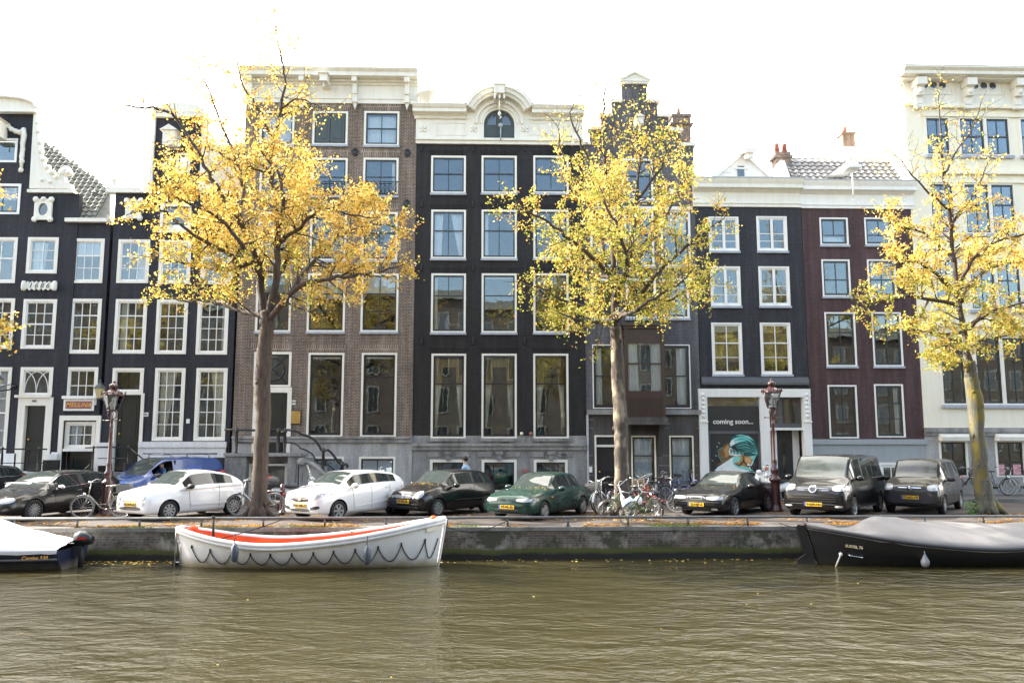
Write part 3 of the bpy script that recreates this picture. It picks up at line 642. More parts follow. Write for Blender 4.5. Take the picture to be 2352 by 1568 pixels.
# stoop of C
sy=Cc.Y-1.5; m=MB(); xa,xb=at(200,1080,sy).x,at(318,1080,sy).x; zt=at(260,1068,sy).z
m.box(xa+.5,xb-.0,Cc.Y-.9,Cc.Y-.06,PZ,Cc.Z(290,1083)); m.box(xa+.2,xb,Cc.Y-1.25,Cc.Y-.9,PZ,Cc.Z(290,1098)); m.box(xa-.0,xb+.1,sy,Cc.Y-1.25,PZ,at(260,1104,sy).z)
Cc.part(m,'stoop','bluestone')
m=MB(); m.box(at(222,1050,Cc.Y-.5).x,at(250,1050,Cc.Y-.5).x,Cc.Y-.5,Cc.Y-.09,Cc.Z(236,1068),Cc.Z(236,1024)); m.box(at(219,1050,Cc.Y-.5).x,at(252,1050,Cc.Y-.5).x,Cc.Y-.56,Cc.Y-.06,Cc.Z(236,1024),Cc.Z(236,1016)); Cc.part(m,'console','plinthw')
m=MB(); ry=sy+.1
def pp(u,v,y=ry): return at(u,v,y)
m.tube([pp(196,1028),pp(220,1027),pp(296,1026)],.028,6); m.tube([pp(296,1026),pp(350,1072)],.028,6); m.tube([pp(225,1052),pp(296,1052),pp(340,1092)],.018,5)
for u,v in ((215,1027),(296,1026),(350,1070)):
    p=pp(u,v); m.lathe([(.05,-.9),(.05,-.8),(.03,-.75),(.04,-.4),(.028,-.05),(.05,0),(.03,.05),(.005,.07)],p,8)
Cc.part(m,'stoop_railing','iron')
lantern(Cc,250,896,label='small wall lantern behind the crowned lamp post at the left')
m=MB(); x0,x1,z0,z1=Cc.R(328,947,341,956); m.box(x0,x1,Cc.Y-.02,Cc.Y-.004,z0,z1); o=Cc.part(m,'number_plate','white'); put_text('486',.13,M['sash'],o,((x0+x1)/2,Cc.Y-.024,(z0+z1)/2))
m=MB(); x0,x1,z0,z1=Cc.R(429,962,436,972); m.box(x0,x1,Cc.Y-.06,Cc.Y-.004,z0,z1); Cc.part(m,'bell_box','white')
# ============ HOUSE D : brown brick 484
D=House('brown_brick_house',FY-.03,543,950,850,'tall brown brick house with cream bracketed cornice, left of the black house',mat='brown')
D.x1=D.X(951,700); D.x0=D.X(546,700)
kd=dict(fm='offw',sm='sash',fw=.085,sw=.06)
def lint(H,u0,u1,v0,v1):
    m=MB(); a,b,z0,z1=H.R(u0,v0,u1,v1); s=(z1-z0)*.45; m.prism([(a,z0),(b,z0),(b+s,z1),(a-s,z1)],H.Y-.012,H.Y-.004); H.part(m,'brick_lintel','lintel')
c3=[(597,676),(718,799),(836,917)]
for i,(a,b) in enumerate(c3):
    if i==1: D.window(a,256,b,333,top=(2,1),mid=0,name='shuttered_window',sill='lead',curt=[],**{**kd,'sm':'shutter'}); 
    else: D.window(a,256,b,335,top=(2,1),bot=(2,1),mid=.5,midt=.05,curt=[('F',0,1)],**kd)
    lint(D,a,b,238,254)
x0,x1,z0,z1=D.R(718,256,799,333); m=MB(); xm=(x0+x1)/2
for a,b in ((x0+.15,xm-.02),(xm+.02,x1-.15)):
    m.box(a,b,D.Y+.005,D.Y+.028,z0+.13,z1-.14); m.box(a+.12,b-.12,D.Y-.01,D.Y+.004,z0+.28,z1-.28)
D.part(m,'shutter','shutter')
c3b=[(597,676),(716,798),(834,915)]
for i,(a,b) in enumerate(c3b):
    w,r=D.window(a,363,b,450,top=(2,1),bot=(2,1),mid=.5,midt=.03,curt=[('R',.12,.12)] if i==2 else [],**kd)
    lint(D,a,b,343,360)
    if i>0:
        x0,x1,z0,z1=r; m=MB(); zr=z0+(z1-z0)*.36; m.tube([(x0-.02,D.Y-.08,zr),(x1+.02,D.Y-.08,zr)],.02,5); m.tube([(x0-.02,D.Y-.08,z0+.04),(x1+.02,D.Y-.08,z0+.04)],.02,5)
        nb=9
        for k in range(nb):
            x=x0+.05+(x1-x0-.1)*k/(nb-1); m.tube([(x,D.Y-.08,z0+.04),(x,D.Y-.08,zr)],.012,4)
            if k<nb-1:
                xx=x+(x1-x0-.1)/(nb-1)/2; m.tube([(xx+.06*math.cos(t*.8),D.Y-.08,(z0+zr)/2+.15*math.sin(t*.8)) for t in range(9)],.01,4)
        D.part(m,'balconet','iron',w)
for i,(a,b) in enumerate([(592,672),(712,796),(831,913)]):
    D.window(a,487,b,598,top=(2,1),bot=(2,1),mid=.42,curt=[],**kd); lint(D,a,b,468,484)
for i,(a,b) in enumerate([(588,669),(706,793),(829,915)]):
    D.window(a,628,b,762,top=(2,1),bot=(2,2),mid=.33,midt=.045,curt=[('B',.42 if i==1 else .32)] if i else [],**kd); lint(D,a,b,606,625)
for (a,b) in [(706,789),(829,911)]:
    D.window(a,810,b,1003,top=(1,1),bot=(1,1),mid=.27,curt=[('B',.025)],fm='offw',sm='sashb',fw=.085,sw=.08,sill=None); lint(D,a,b,790,807)
lint(D,583,668,788,805)
w,(x0,x1,z0,z1)=D.window(583,808,669,888,top=(1,1),mid=0,fm='offw',sm='sashb',fw=.10,sw=.06,sill=None,name='fanlight')
g=MB(); cx,cz=(x0+x1)/2,(z0+z1)/2; rr=(z1-z0)/2-.25; g.tube([(cx+rr*math.cos(t*PI/12),D.Y+.02,cz+rr*math.sin(t*PI/12)) for t in range(25)],.03,5)
for sx in (-1,1): g.tube([(cx-sx*.62,D.Y+.03,cz-.6),(cx+sx*.62,D.Y+.03,cz+.6)],.025,5)
D.part(g,'tracery','sashb',w)
frame(D,580,889,668,1076,.17,'offw',head=.22)
door(D,596,902,656,1074,mat='door',knob=.85)
m=MB(); x0,x1,z0,z1=D.R(667,919,679,929); m.box(x0,x1,D.Y-.02,D.Y-.004,z0,z1); o=D.part(m,'number_plate','white'); put_text('484',.14,M['sash'],o,((x0+x1)/2,D.Y-.024,(z0+z1)/2))
m=MB(); x0,x1,z0,z1=D.R(666,942,692,974); m.box(x0,x1,D.Y-.04,D.Y-.004,z0,z1); o=D.part(m,'plaque','sashb'); m=MB(); m.box(x0+.03,x1-.03,D.Y-.048,D.Y-.041,z0+.03,z1-.03); D.part(m,'brass_plate','brass',o)
zp=D.Z(800,1003)
# basement windows
for (a,b) in [(706,790),(824,908)]: D.window(a,1048,b,1105,top=(2,1),mid=0,fm='offw',sm='sashb',fw=.09,sw=.06,sill=None,curt=[('B',1)],name='basement_window')
door(D,602,1055,662,1150,mat='sashb',panels=False,knob=False)
zD=D.Z(760,240)
D.wall([(D.x0,D.x1,zp,zD)])
hh=[h for h in D.holes]; D.wall([(D.x0-.0,D.x1-.0,PZ-.1,zp-.003)],name='stone_base',mat='paleston')
D.shell(zD+1.2,[D.Z(800,345),D.Z(800,470),D.Z(800,612),D.Z(800,785),D.Z(800,1030)])
m=MB(); m.box(D.x0+.02,D.x1-.02,D.Y-.10,D.Y-.004,D.Z(800,1016),zp); m.box(D.x0+.02,D.x1-.02,D.Y-.16,D.Y-.004,zp-.07,zp+.02); D.part(m,'stone_ledge','bluestone')
# cornice D
zt=D.Zp(760,153,.66); z3=D.Z(760,238); H_=zt-z3; y=D.Y; m=MB(); xa,xb=D.x0-.15,D.x1+.05
m.xprism([(y+.3,z3),(y-.06,z3),(y-.06,z3+H_*.12),(y-.10,z3+H_*.14),(y-.10,z3+H_*.18),(y-.03,z3+H_*.19),(y-.03,z3+H_*.58),(y-.12,z3+H_*.60),(y-.12,z3+H_*.66),(y-.2,z3+H_*.68),(y-.2,z3+H_*.74),(y-.55,z3+H_*.76),(y-.55,z3+H_*.88),(y-.65,z3+H_*.95),(y-.68,zt),(y+.3,zt)][::-1],xa,xb)
D.part(m,'cornice','offw')
m=MB(); n=int((xb-xa)/.14)
m.box(xa+.04,xb-.04,y-.215,y-.203,z3+H_*.665,z3+H_*.735)
for i in range(n): x=xa+.05+i*.14; m.box(x,x+.07,y-.26,y-.2145,z3+H_*.67,z3+H_*.73)
D.part(m,'dentils','offw')
m=MB()
for u in (578,697,817,936):
    x=D.X(u,200)
    m.box(x-.11,x+.11,y-.5,y-.062,z3+H_*.60,z3+H_*.755); m.box(x-.09,x+.09,y-.3,y-.062,z3+H_*.25,z3+H_*.60)
    m.box(x-.11,x+.11,y-.22,y-.062,z3+H_*.0,z3+H_*.25); m.prism([(x-.09,z3),(x+.09,z3),(x+.05,z3-.15),(x,z3-.3),(x-.05,z3-.15)][::-1],y-.14,y-.015)
D.partl(m,'cornice_bracket','offw')
hoist(D,752,196,22,22,L=.9)
m=MB(); p=D.X(819,350)
for u,v in ((816,350),(936,352),(814,467),(934,468),(694,468)):
    x,z=D.X(u,v),D.Z(u,v)
    m.lathe([(.0,-.05),(.10,-.05),(.12,-.02),(.12,0)],(x,D.Y-.006,z),12,ax='y')
    for k in range(10): 
        a=2*PI*k/10; m.ball((x+.1*math.cos(a),D.Y-.04,z+.15*math.sin(a)),.045,.03,.045,6,4)
D.partl(m,'wall_anchor','iron')
# stoop of D
sy=D.Y-1.6; m=MB(); zt=at(590,1040,sy).z; xa,xb=at(516,1060,sy).x,at(676,1060,sy).x
m.box(xa-.03,xb+.25,sy-.1,D.Y-.2,zt-.12,zt); m.box(xa,xa+.82,sy,D.Y-.2,PZ,zt-.12); m.box(at(660,1090,sy).x,xb+.15,sy,D.Y-.2,PZ,zt-.12); m.box(xa+.82,at(660,1090,sy).x,sy+.6,D.Y-.21,zt-.4,zt-.12)
for k in range(5): m.box(xb+.25+k*.27,xb+.25+(k+1)*.27,sy+.12,D.Y-.4,PZ,zt-.18*(k+1))
# curved wing wall
pr=[(xb+.2,PZ),(xb+.2,zt-.35)]+[(xb+.2+1.3*t, zt-.35-(zt-.6)*.75*t*t) for t in [i/8 for i in range(1,9)]]+[(xb+1.5,PZ)]
m.prism(pr[::-1],sy-.02,sy+.12); 
m.tube([(xb+.2+1.3*t, sy-.02, zt-.30-(zt-.6)*.75*t*t) for t in [i/8 for i in range(9)]],.09,8); m.lathe([(.0,-.12),(.16,-.12),(.16,.1),(0,.1)],(xb+.28,sy,zt-.33),12,ax='y')
for u in (548,687):
    x=at(u,1090,sy).x; m.tube([(x-.13,sy-.01,PZ+.6),(x-.13,sy-.01,zt-.5),(x-.07,sy-.01,zt-.36),(x+.07,sy-.01,zt-.36),(x+.13,sy-.01,zt-.5),(x+.13,sy-.01,PZ+.6)],.02,5)
D.part(m,'stoop','bluestone')
m=MB(); x0,x1=at(572,1100,sy+.5).x,at(660,1100,sy+.5).x; m.box(x0,x0+.1,sy+.45,sy+.6,PZ,zt-.42); m.box(x1-.1,x1,sy+.45,sy+.6,PZ,zt-.42); m.box(x0+.1,x1-.1,sy+.45,sy+.6,zt-.5,zt-.42); D.part(m,'basement_frame','offw')
m=MB(); m.box(x0+.1,x1-.1,sy+.5,sy+.55,PZ,zt-.5); D.part(m,'basement_door','sashb')
# curved stair railing
m=MB(); ry=sy+.02; q=lambda u,v: at(u,v,ry)
m.tube([q(516,986),q(548,987),q(600,988),q(664,987)],.045,7)
m.tube([q(664,987),q(676,988),q(686,992),q(692,997),q(699,999),q(710,1002),q(720,1008),q(729,1017),q(735,1026),q(738,1033),q(745,1034)],.05,7)
m.tube([q(745,1034),q(754,1033),q(762,1040),q(770,1051),q(778,1061),q(786,1066),q(796,1066),q(799,1069),q(796,1073)],.05,7)
m.tube([q(545,1016),q(664,1016),q(677,1018),q(686,1024),q(690,1029),q(704,1034),q(716,1041),q(722,1050),q(725,1057),q(731,1063),q(742,1065),q(754,1066),q(763,1073),q(772,1084)],.03,6)
for u,v,b in ((544,986,1044),(600,988,1044),(640,988,1044),(655,988,1044),(743,1033,1100),(787,1064,1110)):
    p=q(u,v); h=q(u,b).z-p.z; m.lathe([(.09,h),(.09,h+.08),(.05,h+.12),(.075,h*.5),(.05,-.12),(.09,-.05),(.07,0),(.04,.08),(.0,.11)],p,8)
D.part(m,'stair_railing','iron')
# ============ HOUSE E : black brick 482 with arched cornice
E=House('black_brick_house',FY,950,1343,900,'black brick house with white arched cornice and three tall salon windows',mat='black')
E.x0=E.X(950.5,700); E.x1=E.X(1343,700)
ke=dict(fm='offw',sm='sash',fw=.085,sw=.06)
ce=[(990,1070),(1106,1187),(1225,1306)]
for i,(a,b) in enumerate(ce):
    E.window(a,358,b,444,top=(2,1),bot=(2,1),mid=.48,midt=.05,curt=[('F',.55,1,'curtain')] if i==9 else [],**ke)
    E.window(a,482,b,594,top=(2,1),bot=(2,1),mid=.42,midt=.05,curt=[[('L',.3,.25),('R',.42,.12)],[('L',.12,.12)],[]][i],**ke)
    E.window(a,628,b,764,top=(2,1) if i==0 else (1,1),bot=(1,1),mid=.36,midt=.04,curt=[[('L',.1,.1,'curty')],[('B',.03)],[]][i],**ke)
    E.window(a,812,b,1006,top=(1,1),bot=(1,1),mid=.35,midt=.05,curt=[('B',.001)],fm='offw',sm='sashb',fw=.085,sw=.06,sill=None)
# draped curtains of the salon windows
for o in list(E.root.children):
    if o.name.startswith('window'):
        pass
def drape(H,u0,v0,u1,v1):
    x0,x1,z0,z1=H.R(u0,v0,u1,v1); Y=H.Y+.24; W=x1-x0; zm=z1-(z1-z0)*.36; out=[]
    k=MB(); sheet(k,x0,x0+W*.28,x0,x0+W*.24,z1,zm,Y,waves=4); sheet(k,x1-W*.24,x1,x1-W*.22,x1,z1,zm,Y,waves=4); sheet(k,x0,x1,x0,x1,z1,z1-.35,Y+.03,waves=6); H.part(k,'swag_curtain','curtg')
    k=MB(); sheet(k,x0,x0+W*.24,x0,x0+W*.06,zm+.1,z0+.3,Y-.02,waves=4); sheet(k,x1-W*.22,x1,x1-W*.06,x1,zm+.1,z0+.3,Y-.02,waves=4); H.part(k,'curtain','curty')
for a,b in ce: drape(E,a+9,823,b-9,998)
for a,b in ce:
    for v0,v1 in ((345,357),(469,481),(615,627),(799,811)):
        lint(E,a,b,v0,v1)
M['lintelk']=brickmat('black_lintel_brick',(.026,.024,.024),(.021,.019,.020),(.013,.012,.012),bw=.075,bh=.5,ms=.012,dirt=.1)
for o in E.root.children:
    if o.name.startswith('brick_lintel'): o.data.materials[0]=M['lintelk']
zp=E.Z(1147,1000); zE=E.Z(1147,330)
for a,b,in ((987,1070),(1106,1187),(1226,1304)): E.window(a,1055,b,1130,top=(1,1),bot=(1,1),mid=0,fm='offw',sm='sashb',fw=.11,sw=.05,sill=None,name='basement_window',curt=[])
E.wall([(E.x0,E.x1,zp,zE)])
E.wall([(E.x0,E.x1,PZ-.1,zp-.003)],name='stone_base',mat='bluestone')
E.shell(zE+1.4,[E.Z(1100,463),E.Z(1100,612),E.Z(1100,788),E.Z(1100,1030)],mat='black')
m=MB(); m.box(E.x0+.02,E.x1-.02,E.Y-.17,E.Y-.004,E.Z(1100,1024),E.Z(1100,1018)); m.box(E.x0+.02,E.x1-.02,E.Y-.10,E.Y-.004,E.Z(1100,1033),E.Z(1100,1024)); 
for a,b in ce: m.box(E.X(a-2,1007),E.X(b+2,1007),E.Y-.12,E.Y-.004,E.Z(1100,1013),E.Z(1100,1007))
for a,b in ce:
    u=(a+b)/2
    for (u0,u1) in ((a-8,u-16),(u+16,b+8)):
        x0,x1,z0,z1=E.R(u0,1037,u1,1049); m.box(x0,x1,E.Y-.05,E.Y-.004,z0,z1)
    x0,x1,z0,z1=E.R(u-8,1036,u+8,1043); m.box(x0,x1,E.Y-.16,E.Y-.004,z0,z1); m.box(x0+.05,x1-.05,E.Y-.12,E.Y-.004,z0-.25,z0)
E.part(m,'stone_ledge','bluestone')
put_text('482',.17,M['sash'],E.root,(E.X(1295,1044),E.Y-.055,E.Z(1295,1044)),name='house_number')
# basement grille bars
m=MB()
for a,b in ((987,1070),(1106,1187),(1226,1304)):
    x0,x1,z0,z1=E.R(a+8,1064,b-8,1130)
    for t in (.17,.30,.78): m.box(x0+(x1-x0)*t-.02,x0+(x1-x0)*t+.02,E.Y+.02,E.Y+.05,z0,z1)
    m.box(x0,x1,E.Y+.018,E.Y+.052,z1-.95,z1-.85)
E.partl(m,'window_grille','sashb')
m=MB(); 
for u in (969,1087,1206):
    for v in (341,468,615,783):
        x,z=E.X(u,v),E.Z(u,v); m.tube([(x,E.Y-.03,z-.18),(x,E.Y-.03,z+.18)],[.02,.035,][0],5); m.ball((x,E.Y-.03,z),.06,.03,.05,6,4); m.ball((x,E.Y-.03,z+.1),.045,.03,.05,6,4); m.ball((x,E.Y-.03,z-.1),.045,.03,.05,6,4)
E.partl(m,'wall_anchor','iron')
m=MB(); x0,x1,z0,z1=E.R(1199,1077,1213,1085); m.box(x0,x1,E.Y-.25,E.Y-.004,z0,z1); E.part(m,'red_box','signred' )
m=MB(); m.ball((E.X(1198,997),E.Y-.08,zp+.08),.07); E.part(m,'garden_ornament','curty'); m=MB(); m.ball((E.X(1219,997),E.Y-.08,zp+.08),.08,.08,.07); m.tube([(E.X(1219,997),E.Y-.08,zp),(E.X(1219,997),E.Y-.08,zp+.05)],.02); E.part(m,'garden_ornament','signred')
# cornice with arch
y=E.Y; xa,xb=E.x0-.02,E.x1+.0; zb=E.Z(1147,333); z1=E.Zp(1147,263,.3); z2=E.Zp(1147,238,.52); z15=E.Z(1147,277)
ax_=E.X(1146.5,280); s_=1/ (E.X(1147.5,280)-E.X(1146.5,280)) ; k=1/s_
R0=86*k; zc=E.Zp(1147,190,.55)-R0
m=MB()
aout=math.acos(min(1,(z2-zc)/R0)); 
arc=lambda r,a,n=24: [(ax_+r*math.sin(-a+2*a*i/n), zc+r*math.cos(-a+2*a*i/n)) for i in range(n+1)]
# frieze slab with door notch: built as strips around the semicircular door
dr=35*k; zdc=E.Z(1147,286); dz0=E.Z(1147,318)
def slabtop(x):
    d=abs(x-ax_)
    if d<R0*math.sin(aout): return max(z2, zc+math.sqrt(max(0,R0*R0-d*d)))
    return z2
xs=sorted(set([xa,xb,ax_-dr,ax_+dr]+[ax_+R0*math.sin(aout)*math.sin(-PI/2+PI*i/28) for i in range(29)]+[ax_+dr*math.sin(-PI/2+PI*i/16) for i in range(17)]))
for i in range(len(xs)-1):
    a,b=xs[i],xs[i+1]; xm=(a+b)/2
    if b-a<1e-5: continue
    if abs(xm-ax_)<dr:
        lo=lambda x: zdc+math.sqrt(max(0,dr*dr-(x-ax_)**2))
        m.prism([(a,lo(a)),(b,lo(b)),(b,slabtop(b)-.02),(a,slabtop(a)-.02)],y-.05,y+.35); m.prism([(a,zb),(b,zb),(b,dz0),(a,dz0)],y-.05,y+.35)
    else: m.prism([(a,zb),(b,zb),(b,slabtop(b)-.02),(a,slabtop(a)-.02)],y-.05,y+.35)
E.part(m,'frieze','offw')
def archband(r0,r1,y0,a):
    m=MB(); o=arc(r1,a); n_=arc(r0,a)
    for i in range(24): m.prism([n_[i],n_[i+1],o[i+1],o[i]],y0,y-.052)
    return m
ct=MB()
xl=ax_-R0*math.sin(aout); xr=ax_+R0*math.sin(aout)
hb=z2-z1
for (xA,xB) in ((xa-.12,xl+.06),(xr-.06,xb+.05)):
    ct.xprism([(y-.052,z1),(y-.18,z1),(y-.22,z1+hb*.12),(y-.42,z1+hb*.16),(y-.42,z1+hb*.5),(y-.48,z1+hb*.62),(y-.55,z1+hb*.9),(y-.55,z2),(y-.052,z2)][::-1],xA,xB)
    ct.box(xA+.05,xB-.05,y-.12,y-.052,z15,z1)
a2=aout*1.02
for r0,r1,d in ((R0-.16,R0,.55),(R0-.34,R0-.16,.46),(R0-.46,R0-.34,.36)): ct.add(archband(r0,r1,y-d,a2))
ri=57*k-.1; 
for r0,r1,d in ((50*k,56*k,.14),(40*k,44*k,.10)):
    o=[(ax_+r1*math.cos(PI*i/20),zdc+r1*math.sin(PI*i/20)) for i in range(21)]; n_=[(ax_+r0*math.cos(PI*i/20),zdc+r0*math.sin(PI*i/20)) for i in range(21)]
    for i in range(20): ct.prism([n_[i],o[i],o[i+1],n_[i+1]][::-1],y-d,y-.052)
hz=E.Z(1147,322)
ct.xprism([(y-.052,zb),(y-.10,zb),(y-.10,zb+.12),(y-.18,zb+.15),(y-.18,zb+.22),(y-.052,zb+.24)][::-1],xa,xb)
E.part(ct,'cornice','offw')
m=MB()
for (u0,u1) in ((965,1060),(1070+10,1092),(1188,1200+0),(1225,1320)):
    pass
for (u0,u1,v0,v1) in ((1002,1070,283,312),(1214,1285,283,312)):
    x0,x1,z0,z1_=E.R(u0,v0,u1,v1); t=.03
    m.box(x0,x1,y-.075,y-.052,z0,z0+t); m.box(x0,x1,y-.075,y-.052,z1_-t,z1_); m.box(x0,x0+t,y-.075,y-.052,z0+t,z1_-t); m.box(x1-t,x1,y-.075,y-.052,z0+t,z1_-t)
for u in (972,1088,1205,1322):
    x,z=E.X(u,298),E.Z(u,298); 
    for a in range(4): m.ball((x+.1*math.cos(a*PI/2+.78),y-.07,z+.1*math.sin(a*PI/2+.78)),.07,.03,.07,6,4)
    m.ball((x,y-.08,z),.05,.03,.05,6,4)
n=int((xb-xa)/.12)
for i in range(n):
    x=xa+.05+i*.12
    if abs(x-ax_)>R0*math.sin(aout)*.86: m.box(x,x+.06,y-.16,y-.121,z1-.14,z1-.06)
E.partl(m,'frieze_ornament','offw')
# attic loading door
m=MB(); pts=[(ax_-dr+.0,dz0),(ax_+dr,dz0)]+[(ax_+dr*math.cos(PI*i/16),zdc+dr*math.sin(PI*i/16)) for i in range(17)]; m.prism(pts,y+.1,y+.2)
for sx in (-1,1):
    m.box(ax_+sx*.02 if sx>0 else ax_-.09, ax_+.09 if sx>0 else ax_-.02, y+.06,y+.099,dz0,zdc+dr-.03)
ld=E.part(m,'loading_door','shutter'); m=MB()
for sx in (-1,1):
    pts=[(ax_+sx*.13,zdc+.0),(ax_+sx*dr*.78,zdc+.0)]+[(ax_+sx*dr*.78*math.cos(PI/2*i/8),zdc+dr*.74*math.sin(PI/2*i/8)) for i in range(1,8)]+[(ax_+sx*.13,zdc+dr*.73)]
    if sx<0: pts=pts[::-1]
    m.poly([(p[0],y+.085,p[1]) for p in pts])
E.part(m,'pane','glassb',ld)
x,z=ax_,E.Zp(1147,206,.9); m=MB(); m.box(x-.22,x+.22,y-1.0,y-.05,z-.18,z+.18); m.box(x-.26,x+.26,y-1.04,y-.05,z+.18,z+.24); 
for dx in (-.2,0,.2): m.box(x+dx-.04,x+dx+.04,y-.95,y-.3,z-.4,z-.22)
m.tube([(x,y-.8,z-.3),(x,y-.8,z-.95)],.025,5); m.ball((x,y-.8,z-1.02),.07,.05,.09); m.tube([(x,y-.8,z-1.1),(x+.08,y-.8,z-1.18),(x,y-.8,z-1.25)],.02,5)
E.part(m,'hoist_beam','offw')
m=MB(); p=at(1150,288,y-.25); m.ball(p,.1); m.tube([p,p-Vector((0,0,.65))],.03,6); E.part(m,'light_fitting','zinc')
# urn on the cornice
x,z=E.X(985,237),z2; m=MB(); m.lathe([(.25,0),(.25,.05),(.1,.1),(.12,.16),(.35,.3),(.46,.48),(.5,.55),(.42,.56),(.05,.58),(.07,.75),(.1,.85),(.02,1.0)],(x,y-.1,z),14); E.part(m,'urn','offw')
# ============ HOUSE F : step gable
F=House('step_gable_house',FY+.01,1343,1605,900,'dark grey stepped-gable house with brown wooden oriel behind the middle tree',mat='greyb')
F.x0=F.X(1343,700)+.01; F.x1=F.X(1603,700)
kf=dict(fm='white',sm='sash',fw=.09,sw=.07)
F.window(1430,365,1500,460,top=(2,1),bot=(2,1),mid=.4,curt=[],**kf)
for a,b in ((1356,1416),(1434,1502),(1518,1586)): 
    F.window(a,484,b,612,top=(2,1),bot=(2,1),mid=.42,curt=[('B',.45)] if a>1500 else [],**kf)
    m=MB(); x0,x1,z0,z1=F.R(a-3,476,b+3,484); m.box(x0,x1,F.Y-.12,F.Y-.004,z0,z1); F.part(m,'window_head','white')
for a,b in ((1358,1420),(1437,1507),(1522,1583)): F.window(a,640,b,731,top=(2,1),bot=(2,1),mid=0,curt=[('R',.2,.15)] if a>1500 else [],**kf)
kb=dict(fm='white',sm='sashb',fw=.045,sw=.10)
F.window(1361,791,1424,938,top=(1,1),bot=(1,1),mid=.5,midt=.05,curt=[('L',.3,.34)],sill=None,**kb)
F.window(1520,791,1586,938,top=(1,1),bot=(1,1),mid=.5,midt=.05,curt=[('R',.42,.42)],sill=None,**kb)
F.window(1450,1000,1507,1124,top=(1,1),bot=(1,1),mid=.36,midt=.05,curt=[('F',0,1)],fm='curty',sm='sashb',fw=.06,sw=.07,sill='lead')
F.window(1538,1000,1594,1124,top=(1,1),bot=(1,1),mid=.36,midt=.05,curt=[('F',0,1)],fm='curty',sm='sashb',fw=.06,sw=.07,sill='lead')
frame(F,1366,999,1430,1136,.07,'offw',head=.07)
x0,x1,z0,z1=F.R(1370,1021,1427,1026); m=MB(); m.box(x0,x1,F.Y-.02,F.Y+.12,z0,z1); F.part(m,'transom','offw')
m=MB(); x0,x1,z0,z1=F.R(1370,1003,1427,1021); m.box(x0,x1,F.Y+.1,F.Y+.13,z0,z1); F.part(m,'transom_pane','sashb')
door(F,1370,1027,1427,1135,mat='sashb',hole=False)
m=MB(); x0,x1,z0,z1=F.R(1352,1071,1360,1084); m.box(x0,x1,F.Y-.05,F.Y-.004,z0,z1); F.part(m,'bell_box','white')
zg=F.Z(1480,940)
# stepped outline (pixel steps on the right, mirrored about the axis)
axu=1459
st=[(1588,325),(1561,270+0),(1536,262),(1512,228),(1494,188+0)]
steps=[(1588,330),(1563,273+0)]
edges=[(1586,328),(1561,270),(1537,264),(1512,231),(1491,196)]
lev=[(1587,1586,331),(0,0,0)]
# half widths (px) and top v of each tier
tiers=[(127,331),(102,290),(77,264),(53,231),(31,166)]
axx=F.X(axu,300); rc=[(F.x0,F.x1,zg,F.Z(1450,331))]
pz=F.Z(1450,331); cap=MB()
halfs=[F.X(axu+h,280)-axx for h,_ in tiers]
tv=[331,0]
zt_=[F.Zp(1459,v,.1) for v in (333,299,267,234,192)]
kx=F.X(1460,280)-F.X(1459,280)
hw_=[129*kx,103*kx,77*kx,52*kx,29*kx]
rc=[(F.x0,F.x1,zg,zt_[0])]
for i in range(1,5):
    rc.append((axx-hw_[i],axx+hw_[i],zt_[i-1],zt_[i]))
for i in range(0,4):
    a,b=hw_[i+1],hw_[i]+.1
    if i==0: cap.box(axx+a,F.x1+.08,F.Y-.12,F.Y+.35,zt_[0],zt_[0]+.13); cap.box(F.x0-.05,axx-a,F.Y-.12,F.Y+.35,zt_[0],zt_[0]+.13)
    else:
        cap.box(axx+a,axx+b,F.Y-.12,F.Y+.35,zt_[i],zt_[i]+.13); cap.box(axx-b,axx-a,F.Y-.12,F.Y+.35,zt_[i],zt_[i]+.13)
F.partl(cap,'step_cap','offw')
m=MB(); a=hw_[4]; z=zt_[4]; m.box(axx-a-.06,axx+a+.06,F.Y-.12,F.Y+.4,z,z+.09); m.box(axx-a-.1,axx+a+.1,F.Y-.16,F.Y+.4,z+.09,z+.16); m.prism([(axx-a-.1,z+.16),(axx+a+.1,z+.16),(axx,z+.52)],F.Y-.12,F.Y+.35)
m.prism([(axx-a-.16,z+.16),(axx-a+.0,z+.16),(axx,z+.46),(axx,z+.57)],F.Y-.2,F.Y+.38); m.prism([(axx+a-.0,z+.16),(axx+a+.16,z+.16),(axx,z+.57),(axx,z+.46)],F.Y-.2,F.Y+.38)
m.lathe([(.08,0),(.04,.07),(.07,.14),(.08,.2),(.02,.28),(.01,.34)],(axx,F.Y+.05,z+.52),10)
F.part(m,'pediment','offw')
wl=F.wall(rc); F.wall([(F.x0,F.x1,PZ-.1,zg-.003)],name='stone_base',mat='brstone')
F.shell(zt_[0]-.2,[F.Z(1460,470),F.Z(1460,628),F.Z(1460,770),F.Z(1460,960)])
yb=F.Y+.35; m=MB(); m.prism([(F.x0+.3,zt_[0]-.08),(F.x1-.3,zt_[0]-.08),(axx+.9,zt_[3]-.3),(axx-.9,zt_[3]-.3)],yb,yb+8.5); F.part(m,'pitched_roof','tile')
